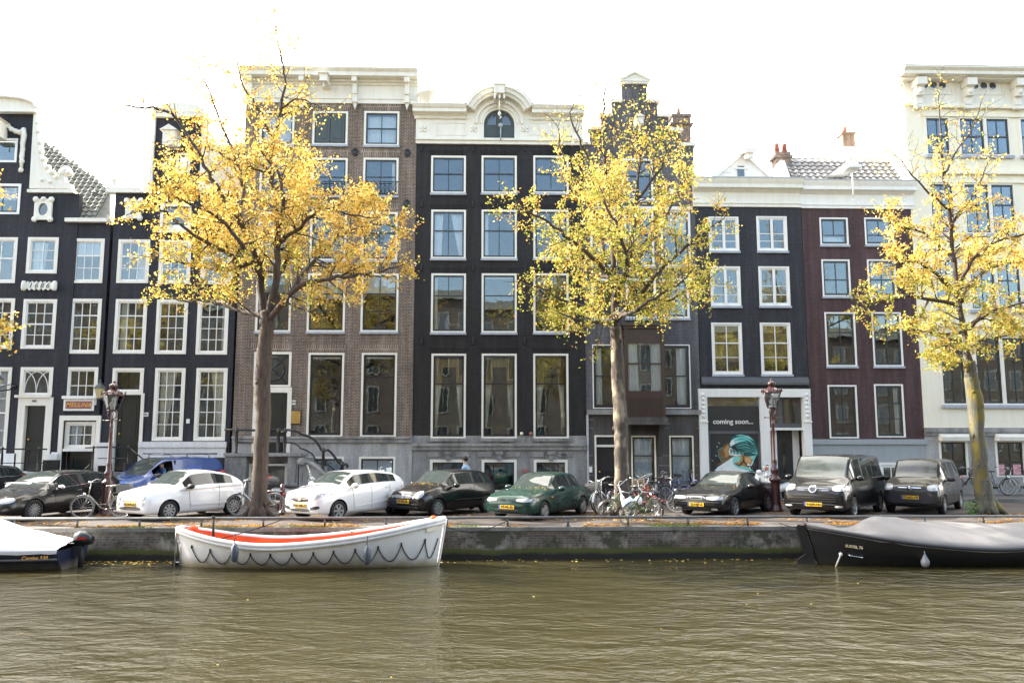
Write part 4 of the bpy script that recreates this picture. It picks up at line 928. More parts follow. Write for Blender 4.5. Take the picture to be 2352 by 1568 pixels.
# mouldings
m=MB(); m.box(F.x0+.03,F.X(1438,940),F.Y-.18,F.Y-.004,zg-.03,F.Z(1400,952)+.42); 
m.v=[]; m.f=[]; m.m=[]; m.sm=[]
za,zb_=F.Z(1460,941),F.Z(1460,952); m.box(F.x0+.03,F.X(1436,945),F.Y-.16,F.Y-.004,zb_,za); m.box(F.X(1526,945),F.x1-.02,F.Y-.16,F.Y-.004,zb_,za)
for v in (963,982,1045,1068,1090,1112):
    for u0,u1 in ((1345,1363),(1512,1536),(1598,1603)): 
        x0,x1,z0,z1=F.R(u0,v,u1,v+1.2); m.box(x0,x1,F.Y-.015,F.Y-.004,z0,z1)
F.partl(m,'stone_ledge','bluestone')
m=MB(); m.box(F.x0+.0,F.x0+.09,F.Y-.06,F.Y-.004,PZ,zb_); F.part(m,'drainpipe','zinc')
m=MB(); x0,x1,z0,z1=F.R(1440,1133,1600,1142); 
m.lathe([(.18,0),(.18,.25),(.14,.34),(.05,.38)],(F.X(1385-28,1130)-.2,F.Y-.55,PZ),10); m.box(F.X(1343,1136),F.X(1366,1136),F.Y-.8,F.Y-.004,PZ,PZ+.16); F.part(m,'door_step','bluestone')
# oriel
oy=F.Y-.62; X=lambda u,v: at(u,v,oy).x; Z=lambda u,v: at(u,v,oy).z
x0,x1=X(1436,880),X(1528,880); zt,z1,z2,z3,z4=Z(1480,754),Z(1480,786),Z(1480,903),Z(1480,913),Z(1480,958)
m=MB(); t=.14
m.box(x0,x0+t,oy,oy+t,z4,zt); m.box(x1-t,x1,oy,oy+t,z4,zt)
m.box(x0+t,x1-t,oy+.02,oy+.12,z3,z2+.10); m.box(x0+t,x1-t,oy+.03,oy+.12,z4,z3); m.box(x0+t,x1-t,oy+.02,oy+.12,z1-.04,z1+.1); m.box(x0+t,x1-t,oy+.04,oy+.12,z1+.1,zt)
zm=Z(1480,829+6); m.box(x0+t,x1-t,oy+.03,oy+.09,zm-.03,zm+.03)
m.box(x0,x0+.1,oy+t,F.Y-.003,z4,z2+.1); m.box(x1-.1,x1,oy+t,F.Y-.003,z4,z2+.1); m.box(x0,x0+.1,oy+t,F.Y-.003,z1,zt); m.box(x1-.1,x1,oy+t,F.Y-.003,z1,zt)
for i in range(18):
    x=x0+t+.04+i*(x1-x0-2*t-.08)/17; m.box(x-.018,x+.018,oy+.012,oy+.029,z4+.05,z3-.02)
m.box(x0-.06,x1+.06,oy-.06,F.Y-.003,zt,zt+.1)
m.box(x0-.14,x1+.14,oy-.14,F.Y-.003,zt+.1,zt+.2)
ow=F.part(m,'oriel','oak')
m=MB(); m.box(x0+t,x1-t,oy+.05,oy+.056,z2+.1,z1-.04); m.box(x0+.04,x0+.05,oy+t,F.Y-.01,z2+.1,z1); m.box(x1-.05,x1-.04,oy+t,F.Y-.01,z2+.1,z1); F.part(m,'pane','pane',ow)
m=MB(); sheet(m,x0+t,x0+t+.4,x0+t,x0+t+.46,z1,z2+.1,oy+.16,waves=4); sheet(m,x1-t-.38,x1-t,x1-t-.4,x1-t,z1,z2+.1,oy+.16,waves=4); F.part(m,'curtain','curtain',ow)
m=MB(); m.box(x0-.05,x1+.05,oy-.1,F.Y-.003,z4-.2,z4); m.box(x0-.1,x1+.12,oy-.16,F.Y-.003,z4-.3,z4-.2)
for xx in (x0+.15,x1-.15): m.xprism([(F.Y-.003,z4-.3),(oy+.1,z4-.3),(oy+.25,z4-.6),(F.Y-.25,z4-.95),(F.Y-.003,z4-1.6)],xx-.09,xx+.09)
F.part(m,'oriel_base','brstone',ow)
m=MB(); zb=zt+.2
m.tube([(x0,F.Y-.01,zb+.55),(x0,oy,zb+.55),(x1,oy,zb+.55),(x1,F.Y-.01,zb+.55)],.025,5)
for i in range(15): x=x0+(x1-x0)*i/14; m.tube([(x,oy,zb),(x,oy,zb+.55)],.014,4)
F.part(m,'balcony_railing','iron',ow)
hoist(F,1462,292,22,26,L=.8)
# chimney behind the steps
m=MB(); cy=F.Y+3; a=at(1564,350,cy); w=.42; m.box(a.x-w,a.x+w,cy-.3,cy+.5,at(1564,420,cy).z,at(1564,292,cy).z); z=at(1564,292,cy).z; m.box(a.x-w-.12,a.x+w+.12,cy-.4,cy+.6,z,z+.07); m.box(a.x-w,a.x+w,cy-.3,cy+.5,z+.07,z+.55); m.box(a.x-w-.06,a.x+w+.06,cy-.36,cy+.56,z+.4,z+.5); m.lathe([(.1,0),(.09,.4)],(a.x-.05,cy+.1,z+.55),8); F.part(m,'chimney','chim')
m=MB(); x0,x1,z0,z1=F.R(1538,435,1549,448); m.prism([(x0+.03,z0),(x1-.03,z0),(x1,z1),(x0,z1)],F.Y-.06,F.Y-.004); F.partl(m,'keystone','white')
# ============ HOUSE G : charcoal shop
G=House('shop_house',FY-.02,1605,1850,750,'charcoal brick house with white shopfront reading coming soon',mat='charb')
G.x0=G.X(1604,700)+.01; G.x1=G.X(1849,700)
kg=dict(fm='white',sm='white',fw=.07,sw=.07)
for a,b,v0,v1,op in ((1628,1697,498,577,1),(1738,1808,497,577,0),(1632,1701,612,703,0),(1743,1814,612,703,0)):
    G.window(a,v0,b,v1,top=(2,1),bot=(2,2),mid=.5,midt=.03,sill='lead',curt=[],**kg)
    x0,x1,z0,z1=G.R(a,v0,b,v1); m=MB(); xm=(x0+x1)/2; m.box(xm-.06,xm+.06,G.Y+.005,G.Y+.024,z0+.09,z1-.08); G.part(m,'window_mullion','white')
for a,b in ((1635,1705),(1747,1817)): G.window(a,741,b,860,top=(2,1),bot=(2,2),mid=.38,midt=.05,sill='lead',curt=[('B',.78,'curtg')],**kg)
zs=G.Z(1730,893); zG=G.Z(1720,477)
sx0,sx1=G.X(1606,1000),G.X(1863,1000)
fx0,fx1=G.X(1625,1000),G.X(1743+3,1000); dx0,dx1=G.X(1763+4,1000),G.X(1845,1000)
zbot=PZ
G.holes += [(sx0+.02,G.x1-.01,PZ-.1,zs-.1)]
G.wall([(G.x0,G.x1,PZ-.1,zG)])
G.shell(zG+.8,[G.Z(1720,595),G.Z(1720,722),G.Z(1720,880)])
y=G.Y; m=MB(); zt=zs; zh=G.Z(1735,912)
pil=[(sx0,fx0),(fx1,dx0),(dx1,sx1)]
for a,b in pil: m.box(a,b,y-.12,y+.2,PZ,zh)
m.box(sx0,sx1,y-.14,y+.2,zh,zt)
zd=G.Z(1800,982); m.box(dx0,dx1,y-.06,y+.2,zd-.1,zd)
for a,b in (pil[0],pil[2]):
    c=(a+b)/2
    for i in range(6): m.ball((c,y-.13,zh-.2-i*.18+.3),.09,.05,.09,6,4)
    m.box(a-.02,b+.02,y-.16,y-.121,zh-1.05,zh-1.0)
G.partl(m,'shopfront_frame','white')
M['panelk']=plain('dark_grey_panel',(.030,.031,.033),rough=.35); M['panelg']=plain('mid_grey_panel',(.085,.09,.095),rough=.5)
m=MB(); z1,z2,z3=G.Z(1683,932),G.Z(1683,989),G.Z(1683,1000); m.box(fx0,fx1,y+.02,y+.08,z2,z1); sp=G.part(m,'shop_panel','panelk')
m=MB(); m.box(fx0,fx1,y+.03,y+.05,z1,zh); G.part(m,'shop_transom','pane',sp); m=MB(); m.box(fx0,fx1,y+.3,y+.34,z1,zh); G.part(m,'transom_back','curtg',sp)
m=MB(); m.box(fx0,fx1,y-.02,y+.08,z2-.13,z2); m.box(fx0,fx0+.1,y-.02,y+.08,PZ,z2-.13); m.box(fx1-.1,fx1,y-.02,y+.08,PZ,z2-.13); G.part(m,'panel_frame','panelg',sp)
m=MB(); m.box(fx0+.1,fx1-.1,y+.03,y+.07,PZ,z2-.13); G.part(m,'mural_panel','panelk',sp)
put_text('coming soon...',.29,M['white'],sp,(G.X(1684,968),y+.012,G.Z(1684,968)),bold=.004)
# mural: back of a head with teal hair, flat paint shapes
cols={'aura':(.17,.095,.03),'teal':(.05,.42,.40),'dteal':(.01,.12,.13),'whitep':(.75,.80,.80),'tan':(.45,.24,.08),'blk':(.01,.012,.014),'ltan':(.62,.38,.18),'mint':(.22,.62,.55)}
for k_,c in cols.items(): M['mu_'+k_]=plain('mural_'+k_,c,rough=.5,var=.08)
def murz(zx,zy): return ((1730+zx/5.06)*.9188,(950+zy/5.06)*.9188)
mnames=['mu_'+k_ for k_ in cols]; m=MB(); layer=[0]
def mp(col,pts,closed=True):
    layer[0]+=1; yy=y+.028-.0006*layer[0]; P=[]
    for zx,zy in pts:
        u,v=murz(zx,zy); p=at(u,v,y); P.append((p.x,yy,p.z))
    m.poly(P[::-1] if False else P, mnames.index('mu_'+col))
def stroke(col,pts,w):
    layer[0]+=1; yy=y+.028-.0006*layer[0]; Q=[]
    for zx,zy in pts:
        u,v=murz(zx,zy); p=at(u,v,y); Q.append(Vector((p.x,yy,p.z)))
    for i in range(len(Q)-1):
        d=(Q[i+1]-Q[i]); n_=Vector((-d.z,0,d.x)); n_=n_.normalized() if n_.length>0 else n_
        wa=w*(1-abs(2*i/(len(Q)-1)-1)*.6); wb=w*(1-abs(2*(i+1)/(len(Q)-1)-1)*.6)
        m.quad(Q[i]-n_*wa,Q[i+1]-n_*wb,Q[i+1]+n_*wb,Q[i]+n_*wa,mnames.index('mu_'+col))
random.seed(3)
mp('aura',[(330,900),(360,860),(440,800),(500,790),(520,960),(420,1040),(300,1080),(380,1020),(340,960)])
mp('tan',[(400,880),(450,820),(500,830),(500,930),(430,980)])
mp('whitep',[(285,1145),(330,1095),(430,1030),(520,970),(560,975),(530,1030),(520,1060),(600,1090),(700,1130),(760,1160),(400,1160)])
mp('tan',[(520,1055),(560,960),(640,955),(760,965),(800,1000),(790,1080),(740,1110),(700,1120)])
mp('mint',[(510,1030),(530,960),(620,970),(600,1030),(540,1040)])
mp('mint',[(730,960),(800,950),(830,940),(790,1060),(740,1080),(770,1010)])
mp('ltan',[(680,980),(740,980),(750,1040),(700,1060),(670,1020)])
mp('mint',[(520,1040),(620,1080),(720,1105),(790,1150),(810,1180),(700,1140),(600,1110),(540,1080)])
mp('whitep',[(740,1100),(760,1030),(785,1020),(790,1060),(770,1110)])
mp('dteal',[(475,800),(500,730),(560,685),(640,675),(720,700),(790,760),(830,830),(850,880),(840,930),(780,950),(680,950),(560,945),(480,930),(470,860)])
mp('whitep',[(500,760),(560,725),(620,760),(560,810),(490,840),(480,800)])
mp('whitep',[(465,900),(480,850),(530,870),(600,920),(640,950),(560,960),(480,945)])
for i in range(9):
    a0=i/8; stroke('teal' if i%2 else 'mint',[(520+i*8,745+i*20),(620+i*12,720+i*22),(720+i*10,760+i*20),(800+i*4,830+i*12)],.05)
for i in range(5): stroke('mint',[(560+i*25,700),(620+i*25,690+i*6),(700+i*20,730+i*8)],.025)
for i in range(8): stroke('blk',[(500,830+i*10),(600+i*10,790+i*18),(700+i*8,770+i*20),(810,830+i*12)],.022)
for i in range(5): stroke('blk',[(480+i*42,870+i*12),(500+i*42,900+i*10),(490+i*42,930+i*4)],.03)
for i in range(4): stroke('mint',[(500+i*42,890+i*10),(530+i*42,910+i*8),(520+i*42,935+i*3)],.03)
stroke('blk',[(655,960),(655,1020),(600,1080),(540,1050)],.03); stroke('blk',[(655,1020),(700,1080),(760,1100),(800,1000),(820,950)],.035)
stroke('teal',[(310,900),(340,870),(380,860),(420,870)],.012); stroke('teal',[(330,900),(335,960),(370,1020),(400,1030)],.012); stroke('teal',[(350,980),(430,960)],.012)
for zx,zy in ((340,790),(315,835),(300,950),(255,1010)): mp('whitep',[(zx-14,zy-8),(zx+14,zy+6),(zx+8,zy+12)])
mu=bw(m,'mural',[M[k_] for k_ in mnames],sp); mu['label']='painted back of a head with teal hair'
# door side of the shop
m=MB(); m.box(dx0,dx1,y+.12,y+.18,zd,zh); o=G.part(m,'door_transom','panelg'); m=MB(); 
for t0,t1 in ((.03,.30),(.45,.93)): m.box(dx0+(dx1-dx0)*t0,dx0+(dx1-dx0)*t1,y+.108,y+.118,zd+.2,zh-.08)
G.part(m,'pane','glassk',o) if 'glassk' in M else None
m_,nt_,b_=newmat('dark_window_glass'); b_.inputs['Base Color'].default_value=(.03,.03,.025,1); b_.inputs['Roughness'].default_value=.03; b_.inputs['IOR'].default_value=1.8; M['glassk']=m_
G.part(m,'pane','glassk',o)
d0,d1=G.X(1790,1060),G.X(1832,1060); m=MB(); m.box(d0,d1,y+.5,y+.56,PZ,zd-.1); o=G.part(m,'door','panelk'); m=MB(); m.box(d0+.32,d0+.45,y+.485,y+.498,PZ+.9,zd-.6); G.part(m,'pane','glassk',o)
m=MB(); m.box(dx0,d0,y+.49,y+.55,PZ,zd-.1); m.box(d1,dx1,y+.49,y+.55,PZ,zd-.1); m.box(G.X(1782,1060),G.X(1790,1060),y+.2,y+.489,PZ,zd-.1); G.partl(m,'door_jamb','white')
m=MB(); z0,z1=G.Z(1730,884),G.Z(1730,869+6); m.xprism([(y-.004,z0),(y-.16,z0),(y-.16,z0+.1),(y-.06,z0+.33),(y-.004,z0+.33)][::-1],G.x0+.02,G.x1-.02); G.part(m,'awning_box','panelg')
def cornice(H, xa, xb, vt, vb, um, mat, name='cornice', proj=.45, y=None):
    y=H.Y if y is None else y; zt=H.Zp(um,vt,proj); zb=H.Z(um,vb); h=zt-zb; m=MB()
    m.xprism([(y+.3,zb),(y-.07,zb),(y-.07,zb+h*.10),(y-.11,zb+h*.12),(y-.11,zb+h*.16),(y-.04,zb+h*.17),(y-.04,zb+h*.55),(y-.14,zb+h*.60),(y-.18,zb+h*.64),(y-proj*.85,zb+h*.67),(y-proj*.85,zb+h*.80),(y-proj,zb+h*.92),(y-proj-.03,zt),(y+.3,zt)][::-1],xa,xb)
    return H.part(m,name,mat)
cornice(G,G.x0-.12,G.x1-.003,409,476,1720,'offw')
zt=G.Zp(1720,409,.45); m=MB(); m.box(G.x0-.15,G.x1-.003,G.Y-.5,G.Y+.3,zt,zt+.05); G.part(m,'lead_flashing','zinc')
# white gable dormer
dy=G.Y+.9; q=lambda u,v:(at(u,v,dy).x,at(u,v,dy).z)
m=MB(); a,b,c=q(1640,412),q(1768,412),q(1707,355); m.prism([a,b,c],dy,dy+.25)
for (s0,s1) in ((a,c),(b,c)):
    d=Vector((s1[0]-s0[0],0,s1[1]-s0[1])).normalized(); n_=Vector((-d.z,0,d.x))*(.16 if s0==a else -.16)
    P=[s0,s1,(s1[0]+n_.x*0,s1[1]+.2),(s0[0]+n_.x,s0[1]+n_.z)]
    m.prism(P if s0==a else P[::-1],dy-.12,dy+.3)
bx0,bx1,bz0,bz1=q(1681,410)[0],q(1708,410)[0],q(1690,409)[1],q(1690,390)[1]
for zz in (bz0+.25,bz0+.5): m.box(bx0-.4,bx1-.55,dy-.03,dy,zz,zz+.04)
m.box(bx0+.15,bx1+.2,dy-.06,dy,bz1+.02,bz1+.1)
dm=G.part(m,'gable_dormer','white')
m=MB(); m.box(q(1694,400)[0],q(1709,400)[0],dy-.04,dy-.002,q(1700,410)[1],q(1700,382)[1]); G.part(m,'pane','glassb',dm)
m=MB(); p=at(1712,360,dy); m.obox(p+Vector((0,-.35,.12)),(.28,0,0),(0,.5,.12),(0,0,.10)); m.obox(p+Vector((0,-.3,-.08)),(.12,0,0),(0,.45,.1),(0,0,.12)); G.part(m,'hoist_beam','offw',dm)
m=MB(); xx0,xx1=G.x0+.5,G.x1-.1; m.xprism([(G.Y+.32,zt-.3),(G.Y+3.5,zt+1.15),(G.Y+7,zt-.3)],xx0,xx1); m.prism([(a[0]+.1,a[1]-.05),(b[0]-.1,b[1]-.05),(c[0],c[1]-.05)],dy+.26,dy+3); G.part(m,'pitched_roof','tileg')
m=MB(); cy=G.Y+1.6; a=at(1800,380,cy); 
m.box(a.x-.33,a.x+.33,cy,cy+.6,at(1800,420,cy).z,at(1800,362,cy).z); z=at(1800,362,cy).z; m.box(a.x-.42,a.x+.42,cy-.08,cy+.68,z,z+.1); m.box(a.x-.36,a.x+.36,cy,cy+.6,z+.1,z+.3); ch=G.part(m,'chimney','chim'); m=MB()
for dx in (-.18,.18): m.lathe([(.13,0),(.11,.4),(.12,.45)],(a.x+dx,cy+.3,z+.3),10)
G.part(m,'chimney_pot','pot',ch)
# ============ HOUSE H : maroon
Hh=House('maroon_brick_house',FY+.02,1852,2120,850,'maroon painted brick house with tiled roof, left of the cream building',mat='maroon')
Hh.x0=Hh.X(1852,750)+.0; Hh.x1=Hh.X(2115,750)
kh=dict(fm='white',sm='sash',fw=.065,sw=.075)
for i,(a,b) in enumerate(((1883,1948),(1986,2052))):
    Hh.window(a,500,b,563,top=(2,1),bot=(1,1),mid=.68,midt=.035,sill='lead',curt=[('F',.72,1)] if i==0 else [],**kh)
for i,(a,b) in enumerate(((1888,1953),(1993,2058))):
    Hh.window(a,596,b,681,top=(2,1),bot=(2,1),mid=.56,midt=.05,sill='lead',curt=[],**kh)
for i,(a,b) in enumerate(((1896,1966),(2004,2072))):
    Hh.window(a,717,b,841,top=(2,1),bot=(2,2),mid=.36,midt=.05,sill='lead',curt=[],**kh)
for i,(a,b) in enumerate(((1903,1970),(2010,2077))):
    Hh.window(a,884-i*2,b,1006-i*2,top=(2,1),bot=(2,2),mid=.34,midt=.05,sill=None,curt=[('R',.2,.18)] if i else [],**kh)
zp=Hh.Z(1990,1008); zH=Hh.Z(1980,480)
Hh.window(2020,1062,2077,1125,top=(2,1),mid=0,fm='white',sm='white',fw=.1,sw=.1,sill=None,name='basement_window')
Hh.wall([(Hh.x0,Hh.x1,zp,zH)]); Hh.wall([(Hh.x0,Hh.x1,PZ-.1,zp-.003)],name='plinth',mat='greyplinth')
Hh.shell(zH+.8,[Hh.Z(1980,580),Hh.Z(1980,700),Hh.Z(1980,865),Hh.Z(1980,1030)])
m=MB(); m.box(G.X(1864,1015),Hh.x1-.003,Hh.Y-.08,Hh.Y-.004,Hh.Z(1990,1020),zp-.01); Hh.part(m,'plinth_ledge','greyplinth')
cornice(Hh,Hh.x0-.02,Hh.x1+.0,415,480,1980,'white')
zt=Hh.Zp(1980,415,.45); y=Hh.Y
m=MB(); m.box(Hh.x0+.0,Hh.x1,y-.5,y+.3,zt,zt+.05); Hh.part(m,'lead_flashing','zinc')
ry0,rz0=y+.35,zt+.05; ang=math.radians(48)
out,n=slope(Hh,[(1820,413),(2078,413),(2042,362),(1797,366)],ry0,rz0,ang,'roof_slope','tileg')
Ltot=(out[2].z-rz0)/math.sin(ang)
x0f=lambda a: out[0].x+(out[3].x-out[0].x)*min(1,a/Ltot); x1f=lambda a: out[1].x+(out[2].x-out[1].x)*min(1,a/Ltot)
tiles(Hh,out[0].x,0,ry0,rz0,ang,Ltot,'tileg',x0f=x0f,x1f=x1f,w=.30,h=.32)
m=MB(); m.xprism([(out[2].y+.02,zt),(out[2].y+.02,out[2].z-.05),(out[2].y+3,zt)],out[3].x,out[2].x); Hh.part(m,'back_slope','tileg')
m=MB(); p=at(1805,385,y+.6); m.prism([(at(1788,412,y+.5).x,zt+.04),(at(1822,412,y+.5).x,zt+.04),(at(1802,368,y+.5).x,at(1802,368,y+.5).z),(at(1794,368,y+.5).x,at(1794,368,y+.5).z)],y+.5,y+1.4); Hh.part(m,'roof_parapet','white')
m=MB(); hx=Hh.X(1936,402); hz=Hh.Z(1936,404); m.box(hx-.28,hx+.28,y-1.2,y-.5,hz-.02,hz+.12); m.box(hx-.2,hx+.2,y-1.1,y+.6,hz+.12,hz+.30); m.prism([(hx-.5,hz+.1),(hx+.3,hz+.12),(hx+.2,hz+.55)],y-.5,y+1.2); m.tube([(hx,y-.9,hz),(hx,y-.9,hz-1.25)],.022,6); m.tube([(hx,y-.9,hz-1.25),(hx+.06,y-.9,hz-1.33),(hx,y-.9,hz-1.4),(hx-.06,y-.9,hz-1.34)],.02,5); Hh.part(m,'hoist_beam','white')
# distant chimney: part of the cream building's flank house
# ============ HOUSE I : cream building
I=House('cream_building',FY+.0,2127,2800,900,'cream office building with round attic windows at the right edge',mat='cream',depth=16)
I.x0=I.X(2118,900); I.x1=I.X(2780,900)
axs=[(2126,2176),(2204,2266),(2266,2328)]
def xw(u,v): return I.X(u,v)
ki=dict(fm='cream',sm='sash',fw=.07,sw=.07)
pw=0
rows=[(270,358,.5,(2,1),(2,1)),(421,538,.42,(2,1),(2,1)),(594,712,.42,(2,1),(2,1)),(772,930,.28,(1,1),(2,2))]
# window x positions in metres are common to every row
bx=[I.X(2152,850)-.0]
r4=[(2160,2219),(2240,2303),(2303,2362),(2385,2447),(2447,2508)]
for (v0,v1,mid,tp,bt_) in rows:
    vm=(v0+v1)/2
    for (a,b) in r4:
        xa=I.X(a,851); xb=I.X(b,851)
        # project metre positions back by using world values directly
        z0,z1=I.Z(2250,v1),I.Z(2250,v0)
        I.holes.append((xa,xb,z0,z1)); c=Vector(((xa+xb)/2,I.Y,(z0+z1)/2)); f=MB(); fw,sw=.07,.07; Y=I.Y
        f.box(xa,xa+fw,Y-.03,Y+.13,z0,z1); f.box(xb-fw,xb,Y-.03,Y+.13,z0,z1); f.box(xa+fw,xb-fw,Y-.03,Y+.13,z1-fw,z1); f.box(xa+fw,xb-fw,Y-.03,Y+.13,z0,z0+fw)
        w=I.part(f,'window','offw',org=c); a0,a1,b0,b1=xa+fw,xb-fw,z0+fw,z1-fw; g=MB(); ys,ye=Y+.03,Y+.09
        g.box(a0,a0+sw,ys,ye,b0,b1); g.box(a1-sw,a1,ys,ye,b0,b1); g.box(a0+sw,a1-sw,ys,ye,b1-sw,b1); g.box(a0+sw,a1-sw,ys,ye,b0,b0+sw)
        zm=b1-(b1-b0)*mid; g.box(a0+sw,a1-sw,ys-.01,ye-.003,zm-.03,zm+.03); xm=(a0+a1)/2; g.box(xm-.018,xm+.018,ys+.006,ye-.006,b0+sw,b1-sw)
        if mid<.3: zz=b0+(zm-b0)*.5; g.box(a0+sw,a1-sw,ys+.008,ye-.008,zz-.015,zz+.015)
        I.part(g,'sash','sash',w); p=MB(); p.box(a0+sw-.01,a1-sw+.01,Y+.055,Y+.061,b0+sw-.01,b1-sw+.01); I.part(p,'pane','pane',w,org=c)
    m=MB(); z0=I.Z(2250,v1)
    for (a,b) in ((2160,2219),(2240,2362),(2385,2508)): m.box(I.X(a-3,851),I.X(b+3,851),I.Y-.14,I.Y-.032,z0-.13,z0)
    I.part(m,'sill','lead')
    m=MB(); z1=I.Z(2250,v0)
    m.box(I.X(2156,851),I.X(2512,851),I.Y-.08,I.Y-.032,z1+.003,z1+.14); m.box(I.X(2150,851),I.X(2516,851),I.Y-.16,I.Y-.032,z1+.38,z1+.50)
    I.part(m,'string_course','cream')
zp=I.Z(2250,983); zI=I.Z(2250,253)
for a,b in ((2158,2224),(2287,2355),(2420,2486)):
    w,_=I.window(a,1010,b,1095,top=(2,1),bot=(2,1),mid=.62,midt=.07,fm='offw',sm='sashb',fw=.09,sw=.07,sill=None,name='basement_window',curt=[])
    x0,x1,z0,z1=I.R(a-4,996,b+3,1012); m=MB(); m.xprism([(I.Y-.004,z0),(I.Y-.35,z0),(I.Y-.38,z0+.16),(I.Y-.1,z1),(I.Y-.004,z1)][::-1],x0,x1); I.part(m,'awning_box','offw',w)
# posters in the basement window (plain pink sheets)
M['pinkp']=plain('pink_poster',(.62,.30,.33),rough=.6,var=.35,scale=9)
m=MB()
for u0,u1 in ((2290,2308),(2328,2346)):
    x0,x1,z0,z1=I.R(u0,1066,u1,1089); m.box(x0,x1,I.Y+.02,I.Y+.026,z0,z1)
I.partl(m,'poster','pinkp')
I.wall([(I.x0,I.x1,zp,zI+.9)]); I.wall([(I.x0,I.x1,PZ-.1,zp-.003)],name='stone_base',mat='paleston')
m=MB(); m.box(I.x0-.02,I.x1,I.Y-.14,I.Y-.004,I.Z(2250,992),I.Z(2250,982)); m.box(I.x0,I.x1,I.Y-.08,I.Y-.004,I.Z(2250,1000),I.Z(2250,992)); I.part(m,'stone_ledge','bluestone')
zt=I.Zp(2250,152,.88); I.shell(zt-.25,[I.Z(2250,390),I.Z(2250,565),I.Z(2250,745),I.Z(2250,960)],mat='cream',side='cream')
y=I.Y; m=MB(); zb=I.Z(2250,240); zc=I.Zp(2250,180,.5)
m.box(I.x0-.02,I.x1,y-.06,y-.004,zb,zc)
m.box(I.x0-.06,I.x1,y-.12,y-.004,zb-.12,zb)
m.xprism([(y+.3,zc),(y-.45,zc),(y-.45,zc+.06),(y-.75,zc+.08),(y-.75,zc+.22),(y-.9,zt-.06),(y-.9,zt),(y+.3,zt)][::-1],I.x0-.35,I.x1)
I.part(m,'cornice','offw')
m=MB(); m.box(I.x0-.35,I.x1,y-.91,y+.3,zt,zt+.04); I.part(m,'lead_flashing','zinc')
m=MB()
for i in range(4):
    x=I.X(2103,210)+i*(I.X(2216,210)-I.X(2103,210)); h=zc-zb
    m.box(x-.22,x+.22,y-.62,y-.062,zc-h*.34,zc-.003); m.box(x-.17,x+.17,y-.42,y-.062,zc-h*.75,zc-h*.34); m.ball((x,y-.42,zc-h*.55),.13,.1,.15,8,5); m.box(x-.15,x+.15,y-.25,y-.062,zb-.1,zc-h*.75); m.box(x-.2,x+.2,y-.3,y-.121,zb-.30,zb-.16)
I.partl(m,'cornice_bracket','offw')
oc=MB(); gl=MB()
for gcx in (2142,2257,2371):
    xx=[I.X(gcx+d,198) for d in (-20.5,0,20.5)]
    z=I.Z(2250,199)
    x0,x1=xx[0]-.45,xx[2]+.45; t=.05
    oc.box(x0,x1,y-.09,y-.062,z+.42,z+.42+t); oc.box(x0,x1,y-.09,y-.062,z-.42,z-.42+t); oc.box(x0,x0+t,y-.09,y-.062,z-.37,z+.42); oc.box(x1-t,x1,y-.09,y-.062,z-.37,z+.42)
    for x in xx:
        r=.16; n=20; oc.lathe([(r,-.10),(r+.05,-.10),(r+.06,-.062),(r,-.062)],(x,y,z),n,ax='y') if False else None
        for i in range(n):
            a,b=2*PI*i/n,2*PI*(i+1)/n; oc.prism([(x+r*math.cos(a),z+r*math.sin(a)),(x+(r+.05)*math.cos(a),z+(r+.05)*math.sin(a)),(x+(r+.05)*math.cos(b),z+(r+.05)*math.sin(b)),(x+r*math.cos(b),z+r*math.sin(b))][::-1],y-.085,y-.062)
        gl.poly([(x+r*math.cos(2*PI*i/n),y-.066,z+r*math.sin(2*PI*i/n)) for i in range(n)])
o=I.part(oc,'round_window','offw'); I.part(gl,'pane','glassb',o)
m=MB(); cy=FY+3.9; a=at(1950,320,cy); m.box(a.x-.3,a.x+.3,cy,cy+.6,at(1950,375,cy).z-.8,at(1950,308,cy).z)
z=at(1950,308,cy).z; m.box(a.x-.35,a.x+.35,cy-.05,cy+.65,z,z+.10); ch=Hh.part(m,'chimney','chim'); zq=at(1950,337,cy).z; m=MB(); m.box(a.x-.34,a.x+.34,cy-.04,cy+.64,zq-2.2,zq); Hh.part(m,'chimney_base','white',ch); m=MB(); m.lathe([(.10,0),(.08,.4)],(a.x-.05,cy+.3,z+.10),8); m.lathe([(.04,0),(.04,.3)],(a.x-.24,cy+.3,z+.10),6); Hh.part(m,'chimney_pot','pot',ch)

# ============ a neighbour just outside the left edge of the photograph
Nn=House('brown_gutter_house',FY+.01,-520,-163,700,'plain brown brick house beyond the left edge, next to the 1686 gable',mat='brown')
Nn.x1=A.x0-.0
for a in (-485,-375,-265):
    for v0,v1 in ((420,520),(560,680),(720,850),(890,1060)): Nn.window(a,v0,a+78,v1,top=(2,1),bot=(2,1),mid=.4,fm='offw',sm='sash',fw=.085,sw=.06)
zt=Nn.Z(-340,330); Nn.wall([(Nn.x0,Nn.x1,PZ-.1,zt)]); Nn.shell(zt-.1,[Nn.Z(-340,540),Nn.Z(-340,700),Nn.Z(-340,870)]); cornice(Nn,Nn.x0-.1,Nn.x1,290,335,-340,'offw')
